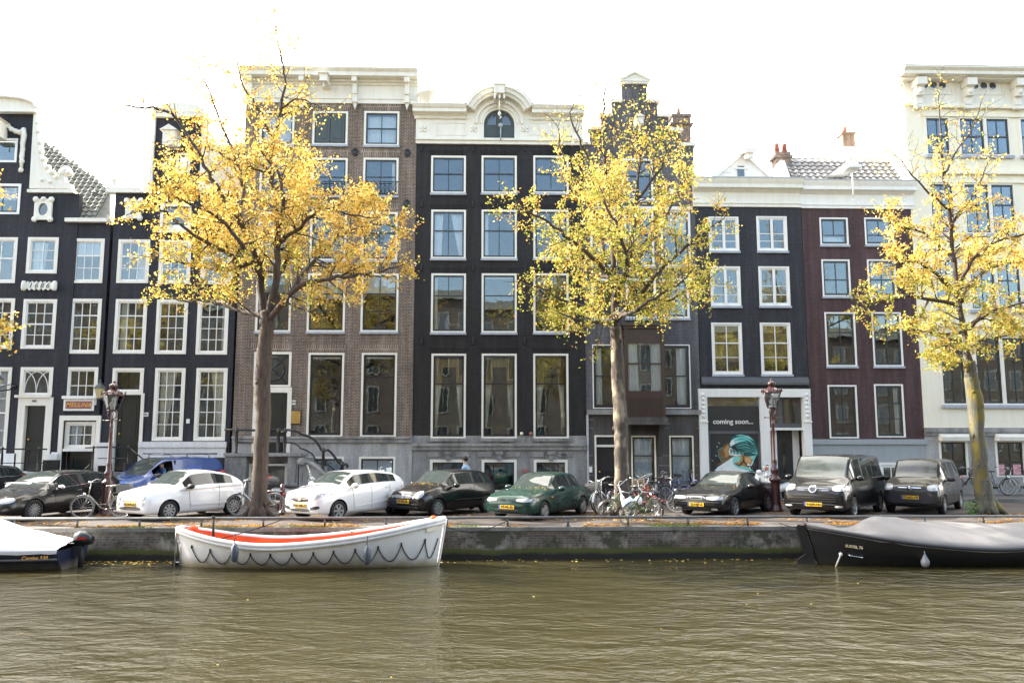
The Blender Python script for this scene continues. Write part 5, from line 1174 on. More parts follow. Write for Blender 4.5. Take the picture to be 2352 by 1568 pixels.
# ------------------------------------------------------------------ trees
def barkmat(name, c1, c2, patch=None, pf=.6):
    m,nt,b=newmat(name); v=coords(nt,(1,1,.18)); no=N(nt,'ShaderNodeTexNoise',Scale=14,Detail=8); no.inputs['Roughness'].default_value=.7; L(nt,v,no.inputs['Vector'])
    r=ramp(nt,no.outputs[0],[(.3,c2),(.65,c1)]); c=r.outputs[0]
    if patch:
        v2=coords(nt,(1,1,.6)); n2=N(nt,'ShaderNodeTexNoise',Scale=2.6,Detail=6); L(nt,v2,n2.inputs['Vector']); rr=ramp(nt,n2.outputs[0],[(pf-.06,(0,)*3),(pf+.06,(1,)*3)]); c=mixc(nt,rr.outputs[0],c,patch)
    L(nt,c,b.inputs['Base Color']); b.inputs['Roughness'].default_value=.9; bump(nt,b,no.outputs[0],.9,.04); return m
M['bark1']=barkmat('furrowed_brown_bark',(.115,.085,.064),(.035,.026,.021)); M['bark2']=barkmat('pale_patchy_bark',(.11,.088,.07),(.04,.032,.027),(.30,.25,.18),.57); M['bark3']=barkmat('lichen_bark',(.14,.135,.10),(.055,.052,.04),(.17,.135,.03),.56)
M['limb']=barkmat('dark_limb_bark',(.10,.075,.06),(.03,.024,.02)); M['twig']=plain('dark_twig',(.045,.034,.028),rough=.9)
def leafmat(name, col):
    m=bpy.data.materials.new(name); m.use_nodes=True; nt=m.node_tree; nt.nodes.clear(); out=nt.nodes.new('ShaderNodeOutputMaterial'); mx=nt.nodes.new('ShaderNodeMixShader'); d=nt.nodes.new('ShaderNodeBsdfDiffuse'); t=nt.nodes.new('ShaderNodeBsdfTranslucent')
    tc=nt.nodes.new('ShaderNodeTexCoord'); no=N(nt,'ShaderNodeTexNoise',Scale=2.3,Detail=4); L(nt,tc.outputs['Object'],no.inputs['Vector']); r=ramp(nt,no.outputs[0],[(.3,[c*.72 for c in col]),(.7,[min(.95,c*1.15) for c in col])])
    L(nt,r.outputs[0],d.inputs[0]); L(nt,r.outputs[0],t.inputs[0]); mx.inputs[0].default_value=.45; L(nt,d.outputs[0],mx.inputs[1]); L(nt,t.outputs[0],mx.inputs[2]); L(nt,mx.outputs[0],out.inputs[0]); return m
LM=[leafmat('yellow_leaf',(.76,.55,.14)),leafmat('pale_yellow_leaf',(.84,.69,.31)),leafmat('orange_leaf',(.75,.42,.09)),leafmat('lime_leaf',(.53,.53,.11)),leafmat('green_leaf',(.25,.30,.055)),leafmat('brown_leaf',(.36,.17,.06))]
def make_tree(name, Yt, trunk, limbs, label, bark, seed, nleaf, colfn, densfn, leaf=.085, sub=(1.0,1.9), ring=10):
    rg=random.Random(seed); base=at(trunk[0][0],trunk[0][1],Yt); 
    W=lambda u,v,d=0: at(u,v,Yt+d)
    root=empty(name,(base.x,base.y,0),label=label,cat='tree',group='yellow autumn trees on the quay'); org=Vector((base.x,base.y,0))
    s=FPX/Yt
    tm=MB(); tp=[W(a[0],a[1])-org for a in trunk]; tp[0].z=min(tp[0].z,-.02)
    # densify trunk with wobble and root flare
    P=[];Rr=[]
    for i in range(len(tp)-1):
        n=6
        for k in range(n):
            t=k/n; P.append(tp[i].lerp(tp[i+1],t)+Vector((rg.uniform(-.015,.015),rg.uniform(-.015,.015),0))); Rr.append((trunk[i][2]*(1-t)+trunk[i+1][2]*t)/s*rg.uniform(.95,1.07))
    P.append(tp[-1]); Rr.append(trunk[-1][2]/s); tm.tube(P,Rr,18)
    for k in range(7):   # root flare and knots
        a=2*PI*k/7+rg.uniform(-.2,.2); r0=Rr[0]; tm.tube([Vector((math.cos(a)*r0*.35,math.sin(a)*r0*.35,.55)),Vector((math.cos(a)*r0*.8,math.sin(a)*r0*.8,.2)),Vector((math.cos(a)*r0*1.45,math.sin(a)*r0*1.45,-.03))],[.06,.11,.07],7)
    for k in range(16):
        i=rg.randrange(3,len(P)-2); a=rg.uniform(0,2*PI); r=Rr[i]; tm.ball(P[i]+Vector((math.cos(a),math.sin(a),0))*r*.93,.05*rg.uniform(.6,1.6),.05*rg.uniform(.6,1.5),.06*rg.uniform(.6,1.8),7,5)
    o=tm.build('trunk',M[bark],root)
    bm_=MB(); tw=MB(); spots=[]
    def curve(p,d,L_,r0,r1,nseg,wander,up):
        pts=[p.copy()]; q=p.copy(); dd=d.normalized()
        for i in range(nseg):
            dd=(dd+Vector((rg.gauss(0,wander),rg.gauss(0,wander),rg.gauss(0,wander)+up))).normalized(); q=q+dd*(L_/nseg); pts.append(q.copy())
        return pts
    for lm in limbs:
        pts=[W(a[0],a[1],a[2])-org for a in lm['p']]; r0,r1=lm['r'][0]*.8/s,lm['r'][1]*.85/s; n=len(pts)
        Q=[]; 
        for i in range(n-1):
            for k in range(4):
                t=k/4; a=pts[max(i-1,0)];b=pts[i];c=pts[i+1];d=pts[min(i+2,n-1)]
                q=.5*((2*b)+(c-a)*t+(2*a-5*b+4*c-d)*t*t+(3*b-a-3*c+d)*t**3); Q.append(q+Vector((rg.gauss(0,.02),rg.gauss(0,.02),rg.gauss(0,.02))))
        Q.append(pts[-1]); K=len(Q); RR=[r0+(r1-r0)*(i/(K-1))**.8 for i in range(K)]; bm_.tube(Q,RR,8)
        tot=sum((Q[i+1]-Q[i]).length for i in range(K-1)); nb=int(tot*lm.get('n',5.0)); 
        for j in range(nb):
            t=lm.get('s',.12)+(1-lm.get('s',.12))*(j+rg.random())/nb; i=min(K-2,int(t*(K-1))); p=Q[i].lerp(Q[i+1],rg.random()); ax=(Q[i+1]-Q[i]).normalized()
            out=Vector((rg.gauss(0,1),rg.gauss(0,1),rg.gauss(.25,.8))); out=(out-ax*out.dot(ax)).normalized(); d=(out+ax*rg.uniform(.2,.9)).normalized()
            L_=rg.uniform(*sub)*lm.get('l',1)*(1.05-.45*t); rb=max(.006,RR[i]*.42); c1=curve(p,d,L_,0,0,6,.17,.03); tw.tube(c1,[min(rb,.03)*(1-.8*k/6) for k in range(7)],5,cap=False)
            for m in range(int(L_*5)):
                i2=rg.randrange(2,6) ; pp=c1[i2].lerp(c1[i2+1],rg.random()) if i2<6 else c1[6]
                d2=((c1[i2]-c1[i2-1]).normalized()+Vector((rg.gauss(0,.8),rg.gauss(0,.8),rg.gauss(-.05,.7)))).normalized(); l2=rg.uniform(.3,.75); c2=curve(pp,d2,l2,0,0,4,.2,-.05)
                tw.tube(c2,[.007,.006,.005,.004,.002],3,cap=False); spots.append((c2,lm.get('d',1)))
            spots.append((c1[2:],lm.get('d',1)*.7))
        tip=curve(Q[-1],(Q[-1]-Q[-2]).normalized(),.7,0,0,5,.15,.0); tw.tube(tip,[r1,.012,.01,.007,.005,.003],4,cap=False); spots.append((tip,lm.get('d',1)))
    bm_.build('limbs',M['limb'],root); tw.build('twigs',M['twig'],root)
    lf=MB(); 
    wts=[]; 
    for c2,dn in spots:
        q=c2[len(c2)//2]+org; dd=q-EYE; z=dd.dot(FWD); u=CU+FPX*dd.dot(RGT)/z; v=CV-FPX*dd.dot(UPV)/z; wts.append(dn*densfn(u,v))
    tot=sum(wts)
    for (c2,dn),w_ in zip(spots,wts):
        k=nleaf*w_/tot; k=int(k)+(1 if rg.random()<k%1 else 0)
        for _ in range(k):
            i=rg.randrange(len(c2)-1); p=c2[i].lerp(c2[i+1],rg.random())+Vector((rg.gauss(0,.05),rg.gauss(0,.05),rg.gauss(-.02,.05)))
            sz=leaf*rg.uniform(.5,1.3); a=Vector((rg.gauss(0,1),rg.gauss(0,1),rg.gauss(-.5,.7))).normalized(); n_=Vector((rg.gauss(0,.9),rg.gauss(-.35,.9),rg.gauss(.5,.8))); b=a.cross(n_)
            if b.length<.05: continue
            b.normalize(); q=p+org; dd=q-EYE; z=dd.dot(FWD); u=CU+FPX*dd.dot(RGT)/z; v=CV-FPX*dd.dot(UPV)/z
            nn=a.cross(b)*sz*.12
            lf.poly([p,p+a*sz*.42+b*sz*.48+nn,p+a*sz*.95,p+a*sz*.42-b*sz*.48+nn],colfn(rg,u,v,noise.noise(q*.9)))
    lf.build('crown',LM,root); print(name,len(lf.f),'leaves',len(spots)); return root
def pick(rg,w):
    t=rg.random()*sum(w); 
    for i,x in enumerate(w):
        t-=x
        if t<=0: return i
    return 0
def col1(rg,u,v,n):
    o=max(0,n)*1.0+(.35 if u>760 else .0)+(.15 if v<330 else 0); g=(.35 if v>560 and u<720 else .10)
    return pick(rg,[.50,.24,.11+.20*o,g*1.2,g*.35,.05])
def col2(rg,u,v,n):
    g=.35+(.35 if v>520 else 0)+max(0,-n)*.8; return pick(rg,[.48,.30,.10+max(0,n)*.5,g*1.1,g*.5,.06])
def col3(rg,u,v,n):
    g=.25+(.7 if v>640 else 0); return pick(rg,[.46,.42,.12+max(0,n)*.5+(.12 if u>2290 else 0),g*1.0,g*.3,.04])
def dens1(u,v):
    d=1
    if v<330: d=.62 if v>200 else .6
    elif v<400: d=.8
    if u<400 and v<420: d*=.5
    if u<340: d*=.55
    if v>690: d*=.35
    if u>900: d*=.8
    return d
T1=make_tree('autumn_tree',25.3,[(592,1180,23),(596,1150,19),(598,1060,16.5),(605,950,17.5),(603,880,18),(608,800,16),(613,745,16),(613,715,15)],[
 dict(p=[(606,735,0),(598,640,.2),(590,600,.3),(570,550,.2),(545,500,.0),(505,440,-.3),(470,380,-.4),(425,300,-.5),(385,258,-.6),(335,247,-.8),(287,244,-.9)],r=(12,2),l=.8),
 dict(p=[(616,735,0),(636,640,-.2),(638,560,0),(632,480,.2),(625,400,.3),(628,330,.2),(645,250,.1),(655,180,0),(642,120,0),(634,62,0)],r=(12,1.5),l=.78),
 dict(p=[(620,735,0),(650,690,-.6),(700,650,-1),(760,640,-1.3),(820,632,-1.4),(870,622,-1.5),(915,612,-1.5)],r=(10,2),l=.75,n=6,d=1.2),
 dict(p=[(655,690,-.5),(705,620,.2),(755,565,.6),(805,530,.9),(860,515,1.1),(905,520,1.2)],r=(8,2),l=.85,n=6,d=1.2),
 dict(p=[(604,725,0),(560,715,.5),(520,703,.9),(470,690,1.2),(420,692,1.4),(375,672,1.5)],r=(8,2),l=.7,d=.8,n=4),
 dict(p=[(590,600,.2),(540,590,-.6),(480,560,-1),(420,520,-1.3),(365,482,-1.5),(310,488,-1.6)],r=(8,2),l=.8,n=5.5),
 dict(p=[(545,500,0),(560,440,.6),(540,360,.9),(510,290,1),(482,215,.9),(455,150,.8)],r=(7,1.5),l=.7),
 dict(p=[(628,330,.2),(600,260,-.3),(560,200,-.5),(545,140,-.6)],r=(5,1.3),l=.7),
 dict(p=[(645,250,.1),(690,228,-.2),(738,250,-.4)],r=(4,1),l=.5,d=.5),
 dict(p=[(638,560,0),(690,520,-.8),(745,480,-1.2),(790,490,-1.4),(850,500,-1.5)],r=(7,1.6),l=.85,n=6,d=1.2),
 dict(p=[(598,650,.2),(570,600,1.2),(520,520,1.8),(460,450,2.0),(400,400,2.1)],r=(8,1.6),l=.85,n=5.5),
 dict(p=[(632,640,0),(670,580,1.4),(700,500,1.9),(690,420,2),(700,370,2)],r=(8,1.6),l=.85,n=6),
 dict(p=[(600,640,0),(560,570,-1.4),(500,500,-1.9),(440,470,-2.1),(380,440,-2.2)],r=(8,1.6),l=.8,n=6),
 dict(p=[(632,560,0),(650,480,-1.3),(640,400,-1.6),(600,350,-1.6),(580,290,-1.5)],r=(7,1.6),l=.8,n=5.5),
 dict(p=[(590,600,0),(520,620,.2),(450,610,0),(400,600,-.4),(350,590,-.6)],r=(6,1.5),l=.75,n=5.5),
 dict(p=[(625,400,.3),(560,380,.5),(500,350,.4),(450,330,.3),(400,340,.2)],r=(5,1.4),l=.75,n=5.5),
 ],'bushy yellow lime tree with furrowed trunk before the brown brick house, largest of the trees','bark1',11,41000,col1,dens1,leaf=.077)
def dens2(u,v):
    d=1
    if v<290: d=.3
    elif v<380: d=.6
    if u<1220 or u>1650: d*=.6
    if v>760: d*=.5
    return d
T2=make_tree('autumn_tree',25.3,[(1428,1172,20),(1428,1150,17),(1428,1080,16.5),(1427,1000,15.5),(1424,950,16),(1420,880,15.5),(1417,800,14),(1413,750,13)],[
 dict(p=[(1413,765,0),(1412,680,0),(1410,600,.2),(1400,520,.2),(1395,440,.1),(1390,380,0),(1385,300,0),(1388,230,0),(1395,180,0)],r=(11,1.6),l=.72),
 dict(p=[(1412,700,0),(1440,620,-.3),(1455,540,-.5),(1460,460,-.6),(1470,380,-.6),(1480,300,-.5),(1500,260,-.5)],r=(9,1.5),l=.8),
 dict(p=[(1412,740,0),(1460,690,-.5),(1510,630,-.9),(1560,580,-1.1),(1610,540,-1.2),(1655,508,-1.3)],r=(9,2),l=.7,n=5.5),
 dict(p=[(1412,730,0),(1350,710,.4),(1300,690,.6),(1250,665,.8),(1200,650,.9)],r=(7,1.8),l=.65,n=5.5),
 dict(p=[(1410,640,0),(1360,590,-.7),(1310,550,-1),(1260,510,-1.2),(1200,480,-1.3),(1175,450,-1.3)],r=(7,1.6),l=.65,n=5),
 dict(p=[(1402,520,.2),(1350,470,.3),(1310,420,.4),(1290,350,.4),(1280,290,.3)],r=(6,1.5),l=.7),
 dict(p=[(1440,620,-.3),(1490,560,.7),(1530,500,1),(1560,430,1.2),(1570,380,1.2)],r=(7,1.6),l=.75,n=5.5),
 dict(p=[(1412,700,0),(1470,700,1),(1530,690,1.4),(1590,660,1.5),(1630,640,1.5)],r=(7,1.6),l=.7,n=6),
 dict(p=[(1412,740,0),(1370,740,-.9),(1330,735,-1.3),(1290,720,-1.5)],r=(6,1.6),l=.7,n=5.5),
 dict(p=[(1396,440,.1),(1360,380,-.4),(1330,320,-.6),(1310,260,-.7),(1330,220,-.7)],r=(5,1.2),l=.6,d=.6),
 dict(p=[(1460,460,-.6),(1510,400,-.8),(1530,340,-.9),(1500,290,-1)],r=(5,1.3),l=.7),
 dict(p=[(1410,660,0),(1390,600,1.4),(1380,520,1.8),(1400,450,1.9),(1430,390,1.8)],r=(8,1.6),l=.85,n=6),
 dict(p=[(1412,680,0),(1440,610,-1.3),(1420,530,-1.9),(1390,470,-2),(1370,400,-1.9)],r=(8,1.6),l=.8,n=6),
 dict(p=[(1412,720,0),(1450,720,-1.5),(1490,690,-1.9),(1550,660,-2),(1590,620,-2)],r=(7,1.6),l=.7,n=6),
 dict(p=[(1405,640,0),(1340,620,1.2),(1290,590,1.7),(1250,560,1.8)],r=(7,1.6),l=.75,n=5.5)
 ],'yellow lime tree with pale patchy trunk in front of the dark stepped-gable house','bark2',23,29000,col2,dens2,leaf=.075)
def dens3(u,v):
    d=1
    if v<330: d=.2
    elif v<450: d=.5
    elif v<540: d=.75
    if u<2010: d*=.6
    return d
T3=make_tree('autumn_tree',26.2,[(2270,1174,26),(2262,1145,20),(2252,1080,17),(2245,1000,15.5),(2240,920,17),(2230,860,14),(2226,830,13)],[
 dict(p=[(2226,845,0),(2215,760,0),(2200,680,.1),(2192,600,.1),(2185,520,.1),(2175,450,0),(2165,370,0),(2160,300,0),(2155,215,0)],r=(10,1.5),l=.65),
 dict(p=[(2200,660,0),(2230,600,-.4),(2280,560,-.6),(2340,540,-.8),(2400,530,-1)],r=(7,1.6),l=.75,n=5.5),
 dict(p=[(2192,600,0),(2150,560,.5),(2110,530,.7),(2060,520,.8),(2020,500,.8)],r=(6,1.4),l=.7,n=5),
 dict(p=[(2205,700,0),(2150,690,-.6),(2090,680,-.9),(2030,690,-1.1),(1990,700,-1.2)],r=(7,1.5),l=.65,n=5.5),
 dict(p=[(2215,760,0),(2160,770,.8),(2120,760,1.1),(2070,750,1.3)],r=(6,1.5),l=.5,n=6),
 dict(p=[(2215,760,0),(2270,720,-.7),(2330,700,-1),(2390,690,-1.2)],r=(7,1.5),l=.7,n=6),
 dict(p=[(2184,520,0),(2220,470,.4),(2250,420,.6),(2275,360,.6)],r=(5,1.2),l=.6),
 dict(p=[(2178,480,0),(2120,430,-.5),(2080,380,-.7),(2040,340,-.7)],r=(4,1.0),l=.5,d=.5),
 dict(p=[(2205,690,0),(2240,640,1.4),(2290,610,1.9),(2350,600,2)],r=(7,1.5),l=.8,n=6),
 dict(p=[(2200,680,0),(2140,620,-1.4),(2090,600,-1.8),(2050,610,-1.9)],r=(7,1.5),l=.7,n=5.5),
 dict(p=[(2220,800,0),(2190,790,-.9),(2150,800,-1.2)],r=(5,1.5),l=.5,n=8,d=1.3),
 dict(p=[(2222,800,0),(2260,780,.9),(2310,770,1.2),(2360,760,1.3)],r=(5,1.5),l=.6,n=7),
 dict(p=[(2170,400,0),(2200,340,-.3),(2230,300,-.4),(2250,250,-.4)],r=(3.5,1),l=.5,d=.4)
 ],'sparser yellow lime tree with mossy leaning trunk before the cream building at the right','bark3',37,25000,col3,dens3,leaf=.077)
T4=make_tree('autumn_tree',25.0,[(-240,1185,22),(-236,1080,17),(-230,950,16),(-225,800,14),(-222,740,13)],[
 dict(p=[(-222,750,0),(-160,700,-.3),(-100,680,-.4),(-40,720,-.5),(-10,760,-.5)],r=(8,1.5),l=.6,n=5),
 dict(p=[(-222,750,0),(-180,600,.3),(-120,520,.3),(-60,470,.2),(-25,440,0)],r=(9,1.5),l=.6,n=5),
 dict(p=[(-222,750,0),(-240,600,0),(-230,450,0),(-240,300,0)],r=(9,1.5),l=1,n=5),
 dict(p=[(-222,750,0),(-300,660,0),(-380,600,0),(-450,560,0)],r=(9,1.5),l=1,n=5)],
 'yellow tree mostly outside the left edge with a few sprigs of leaves showing','bark1',41,8000,col1,lambda u,v:1,leaf=.092)
OC={}; OL=[leafmat('shade_darkened_brown_leaf',(.20,.15,.05))]*3+[leafmat('shade_darkened_green_leaf',(.10,.11,.03))]*3  # shade put into the leaf colours, so these crowns mirror dimly in the panes
# the same trees stand along the bank behind the viewer and show in the panes
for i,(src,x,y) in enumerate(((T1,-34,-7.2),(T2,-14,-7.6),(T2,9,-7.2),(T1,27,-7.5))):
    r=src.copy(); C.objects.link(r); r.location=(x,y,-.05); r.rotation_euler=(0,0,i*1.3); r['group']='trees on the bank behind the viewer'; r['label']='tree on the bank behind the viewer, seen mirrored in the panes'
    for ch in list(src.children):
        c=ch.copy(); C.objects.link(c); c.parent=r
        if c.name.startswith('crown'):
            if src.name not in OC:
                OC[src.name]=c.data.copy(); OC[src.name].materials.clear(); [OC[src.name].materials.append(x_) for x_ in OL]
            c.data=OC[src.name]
# ------------------------------------------------------------------ vehicles
M['carglass']=None; M['galvd']=plain('dull_aluminium',(.22,.23,.25),rough=.5,metal=.3)
def carglassmat(name,col,ior=1.75):
    m,nt,b=newmat(name); v=coords(nt); no=N(nt,'ShaderNodeTexNoise',Scale=3,Detail=4); L(nt,v,no.inputs['Vector']); r=ramp(nt,no.outputs[0],[(.35,[c*.85 for c in col]),(.65,[c*1.15 for c in col])]); L(nt,r.outputs[0],b.inputs['Base Color'])
    b.inputs['Roughness'].default_value=.04; b.inputs['IOR'].default_value=ior; return m
M['carglass']=carglassmat('car_glass',(.040,.050,.048),1.62); M['carglasss']=carglassmat('car_side_glass',(.020,.025,.024),1.5)
M['tyre']=plain('tyre_rubber',(.014,.014,.015),rough=.8); M['arch']=plain('wheel_well_black',(.006,.006,.007),rough=.95)
M['rim']=plain('silver_rim',(.42,.43,.44),rough=.3,metal=.7); M['chrome']=plain('chrome',(.75,.76,.78),rough=.12,metal=1); M['plastic']=plain('black_plastic',(.02,.02,.022),rough=.55)
M['lamp']=carglassmat('headlamp_glass',(.42,.44,.45),1.6); M['tail']=carglassmat('red_tail_lamp',(.35,.012,.012),1.6); M['seatk']=plain('dark_cabin',(.02,.02,.022),rough=.8); M['orange']=plain('orange_lamp',(.65,.16,.02),rough=.2)
M['plate']=plain('yellow_plate',(.80,.46,.02),rough=.4,var=.04); M['eublue']=plain('blue_strip',(.02,.08,.35),rough=.4); M['inkk']=plain('plate_ink',(.02,.02,.02),rough=.5)
M['cp_white']=carpaint('white_car_paint',(.80,.80,.80),dust=0); M['cp_black']=carpaint('black_car_paint',(.007,.007,.008),dust=.07,coat=.45); M['cp_green']=carpaint('dark_green_metallic',(.007,.038,.030),dust=.12,coat=.5); M['cp_blue']=carpaint('blue_van_paint',(.030,.070,.235),dust=.1); M['cp_dark']=carpaint('dusty_dark_olive_paint',(.020,.020,.017),dust=.45,coat=.3)
M['softtop']=plain('black_canvas_roof',(.022,.021,.021),rough=.9)
def pchip(xs,ys,x):
    n=len(xs)
    if x<=xs[0]: return ys[0]
    if x>=xs[-1]: return ys[-1]
    h=[xs[i+1]-xs[i] for i in range(n-1)]; d=[(ys[i+1]-ys[i])/h[i] for i in range(n-1)]; m=[0]*n; m[0]=d[0]; m[-1]=d[-1]
    for i in range(1,n-1):
        if d[i-1]*d[i]>0: w1,w2=2*h[i]+h[i-1],h[i]+2*h[i-1]; m[i]=(w1+w2)/(w1/d[i-1]+w2/d[i])
    i=max(k for k in range(n-1) if xs[k]<=x); t=(x-xs[i])/h[i]
    return (2*t**3-3*t*t+1)*ys[i]+(t**3-2*t*t+t)*h[i]*m[i]+(-2*t**3+3*t*t)*ys[i+1]+(t**3-t*t)*h[i]*m[i+1]
class Car:
    def __init__(s, L_, w, H, wb, fo, r, xc, xrf, xrr, xt, hz0, hz1, belt0, belt1, ztail, wr=.70, zb=.19, nose=.50, boxy=0, trunk=None, noseflat=0):
        s.L,s.w,s.H,s.wb,s.fo,s.r=L_,w,H,wb,fo,r; s.xc,s.xrf,s.xrr,s.xt=xc,xrf,xrr,xt
        bx=boxy; nf=noseflat
        st=[(0,.60+.22*nf,.55+.22*nf,.4+.15*nf,zb+.12,nose-.06,nose-.03,nose),
            (.05,.82+.10*nf,.72+.12*nf,.5,zb+.05,hz0-.12,hz0-.08,hz0-.05),
            (.17,.93+.04*nf,.86,.58,zb+.02,hz0-.06,hz0-.02,hz0+.01),
            (.5,.985,.91,.62,zb,hz0-.05+(hz1-hz0)*.45,hz0-.01+(hz1-hz0)*.45,hz0+.03+(hz1-hz0)*.5),
            (xc-.1,1,.93,.66,zb,hz1-.05,hz1-.01,hz1+.015),
            (xc,1,.935,.80,zb,belt0-.02,belt0+.035,hz1+.035),
            (xrf,1,.94,wr/w if wr>1 else wr,zb,belt0+.02,H-.09,H-.02),
            ((xrf+xrr)/2,1,.94,wr,zb,(belt0+belt1)/2+.02,H-.06,H),
            (xrr,.99,.93,wr*.97,zb,belt1,H-.11,H-.04)]
        if trunk: st+=[(xt,.98,.91,.72,zb+.02,belt1-.02,ztail+.0,ztail+.03),(L_-.14,.95,.86,.66,zb+.05,ztail-.09,ztail-.04,ztail)]
        else: st+=[(xt,.96-.0*bx,.89,.80,zb+.04,belt1-.02,belt1+.05,belt1+.07)]
        zt_=ztail if trunk else min(ztail,belt1)
        st+=[(L_-.05,.90+.06*bx,.80+.1*bx,.62,zb+.08,zt_-.18,zt_-.13,zt_-.10),(L_,.72+.15*bx,.62+.2*bx,.5,zb+.16,zt_-.30,zt_-.27,zt_-.25)]
        s.st=st; s.xs=[a[0] for a in st]
    def sec(s,x):
        v=[pchip(s.xs,[a[k] for a in s.st],x) for k in range(1,8)]; wm,ws,wr=v[0]*s.w,v[1]*s.w,v[2]*s.w; zb,zs,ze,zt=v[3:]
        h=zs-zb
        return [(0,zb),(wm*.90,zb),(wm*.985,zb+.14*h),(wm,zb+.45*h),(wm*.985,zb+.72*h),(ws,zs),(ws+(wr-ws)*.07,zs+(ze-zs)*.07),(ws+(wr-ws)*.90,zs+(ze-zs)*.90),(wr,ze),(wr*.90,ze+(zt-ze)*.42),(wr*.5,ze+(zt-ze)*.85),(0,zt)]
    def X(s,x): return s.fo+s.wb/2-x
    def mesh_body(s, pillars=(), sideglass=None, rearglass=True, roofmat=0, glassrow=True, quarter=None):
        dens=[s.L*i/46 for i in range(47)]; mk=[s.xc,s.xrf,s.xrr,s.xt,.02,.05,.1,.17,s.L-.02,s.L-.05,s.L-.1,s.xc+.06,s.xrf-.07,s.xrr+.06,s.xt-.05]
        for a,b in pillars: mk+=[a,b]
        sg=sideglass or (s.xc+.12,s.xt-.12); mk+=list(sg); xs=sorted(set(round(min(s.L,max(0,x)),4) for x in dens+mk)); ys=[]
        for x in xs:
            if ys and x-ys[-1]<.012: continue
            ys.append(x)
        xs=ys; mb=MB(); R=[]
        for x in xs:
            p=s.sec(x); R.append([(s.X(x),-a,b) for a,b in p[:0:-1]][::1]+[(s.X(x),a,b) for a,b in p])   # from top centre right side down to bottom, up the left
        # ring order: top centre(-), ... , bottom right ..., bottom centre, left..., top
        R=[]
        for x in xs:
            p=s.sec(x); ring=[(s.X(x),a,b) for a,b in p]+[(s.X(x),-a,b) for a,b in p[-2:0:-1]]; R.append(ring)
        n=len(R[0]); K=len(p)
        def band(j): return j if j<K-1 else (n-1-j)
        def mat(i,j):
            b=band(j); x=(xs[i]+xs[i+1])/2
            if b==6 and sg[0]<x<sg[1]:
                if any(a<x<c for a,c in pillars): return 3
                return 2
            if b in (9,10) and s.xc+.06<x<s.xrf-.07: return 1
            if b in (9,10) and rearglass and s.xrr+.06<x<s.xt-.05: return 1
            if b>=8 and roofmat and s.xrf-.07<=x<=s.xt: return roofmat
            if b in (5,6,7) and roofmat and x>=s.xrr-.1 and x<s.xt: return roofmat if b>5 else 0
            return 0
        mb.grid(R,closed=True,matfn=mat); k=len(mb.v)-n; mb.f.append(tuple(range(n))); mb.m.append(0); mb.sm.append(False); mb.f.append(tuple(reversed(range(k,k+n)))); mb.m.append(0); mb.sm.append(False)
        return mb
    def half(s,x,z):
        p=s.sec(x)[1:]
        if z<p[0][1] or z>s.sec(x)[-1][1]: return -1
        for i in range(len(p)-1):
            a,b=p[i],p[i+1]
            if a[1]<=z<=b[1]: t=(z-a[1])/max(1e-6,b[1]-a[1]); return a[0]+(b[0]-a[0])*t
        return -1
    def fx(s,y,z,rear=False):
        for i in range(260):
            x=i*.005; xx=s.L-x if rear else x
            if s.half(xx,z)>=abs(y): return xx
        return s.L-.1 if rear else .1
    def front(s, shape, off=.012, nu=8, nv=5, rear=False, thick=.0):
        """shape: function (a,b in 0..1)->(y,z)"""
        m=MB(); P=[]
        for i in range(nu+1):
            row=[]
            for j in range(nv+1):
                y,z=shape(i/nu,j/nv); x=s.fx(y,z,rear); row.append((s.X(x)+(off if not rear else -off),y,z))
            P.append(row)
        m.grid(P if not rear else P[::-1]); 
        # rim back to the body for thickness
        ring=[P[i][0] for i in range(nu+1)]+[P[nu][j] for j in range(1,nv+1)]+[P[i][nv] for i in range(nu-1,-1,-1)]+[P[0][j] for j in range(nv-1,0,-1)]
        d=(-.03 if not rear else .03)
        m.grid([ring,[(a+d,b,c) for a,b,c in ring]],closed=True); return m
    def side(s, shape, off=.008, nu=8, nv=2, sgn=1):
        m=MB(); P=[]
        for i in range(nu+1):
            row=[]
            for j in range(nv+1):
                x,z=shape(i/nu,j/nv); y=s.half(x,z)+off; row.append((s.X(x),sgn*y,z))
            P.append(row)
        m.grid(P)
        ring=[P[i][0] for i in range(nu+1)]+[P[nu][j] for j in range(1,nv+1)]+[P[i][nv] for i in range(nu-1,-1,-1)]+[P[0][j] for j in range(nv-1,0,-1)]
        m.grid([ring,[(a,b-sgn*.02,c) for a,b,c in ring]],closed=True); return m
def bool_cut(mb, cut, mats):
    me=mb.mesh('t'); 
    for m in mats: me.materials.append(m)
    bm=bmesh.new(); bm.from_mesh(me); bmesh.ops.recalc_face_normals(bm,faces=bm.faces); bm.to_mesh(me); bm.free()
    o=bpy.data.objects.new('t',me); C.objects.link(o); cm=cut.mesh('c')
    for m in mats: cm.materials.append(m)
    bm=bmesh.new(); bm.from_mesh(cm); bmesh.ops.recalc_face_normals(bm,faces=bm.faces); bm.to_mesh(cm); bm.free()
    co_=bpy.data.objects.new('c',cm); C.objects.link(co_); md=o.modifiers.new('b','BOOLEAN'); md.object=co_; md.operation='DIFFERENCE'; md.solver='EXACT'
    bpy.context.view_layer.update(); r=bpy.data.meshes.new_from_object(o.evaluated_get(bpy.context.evaluated_depsgraph_get()))
    bpy.data.objects.remove(o); bpy.data.objects.remove(co_); return r
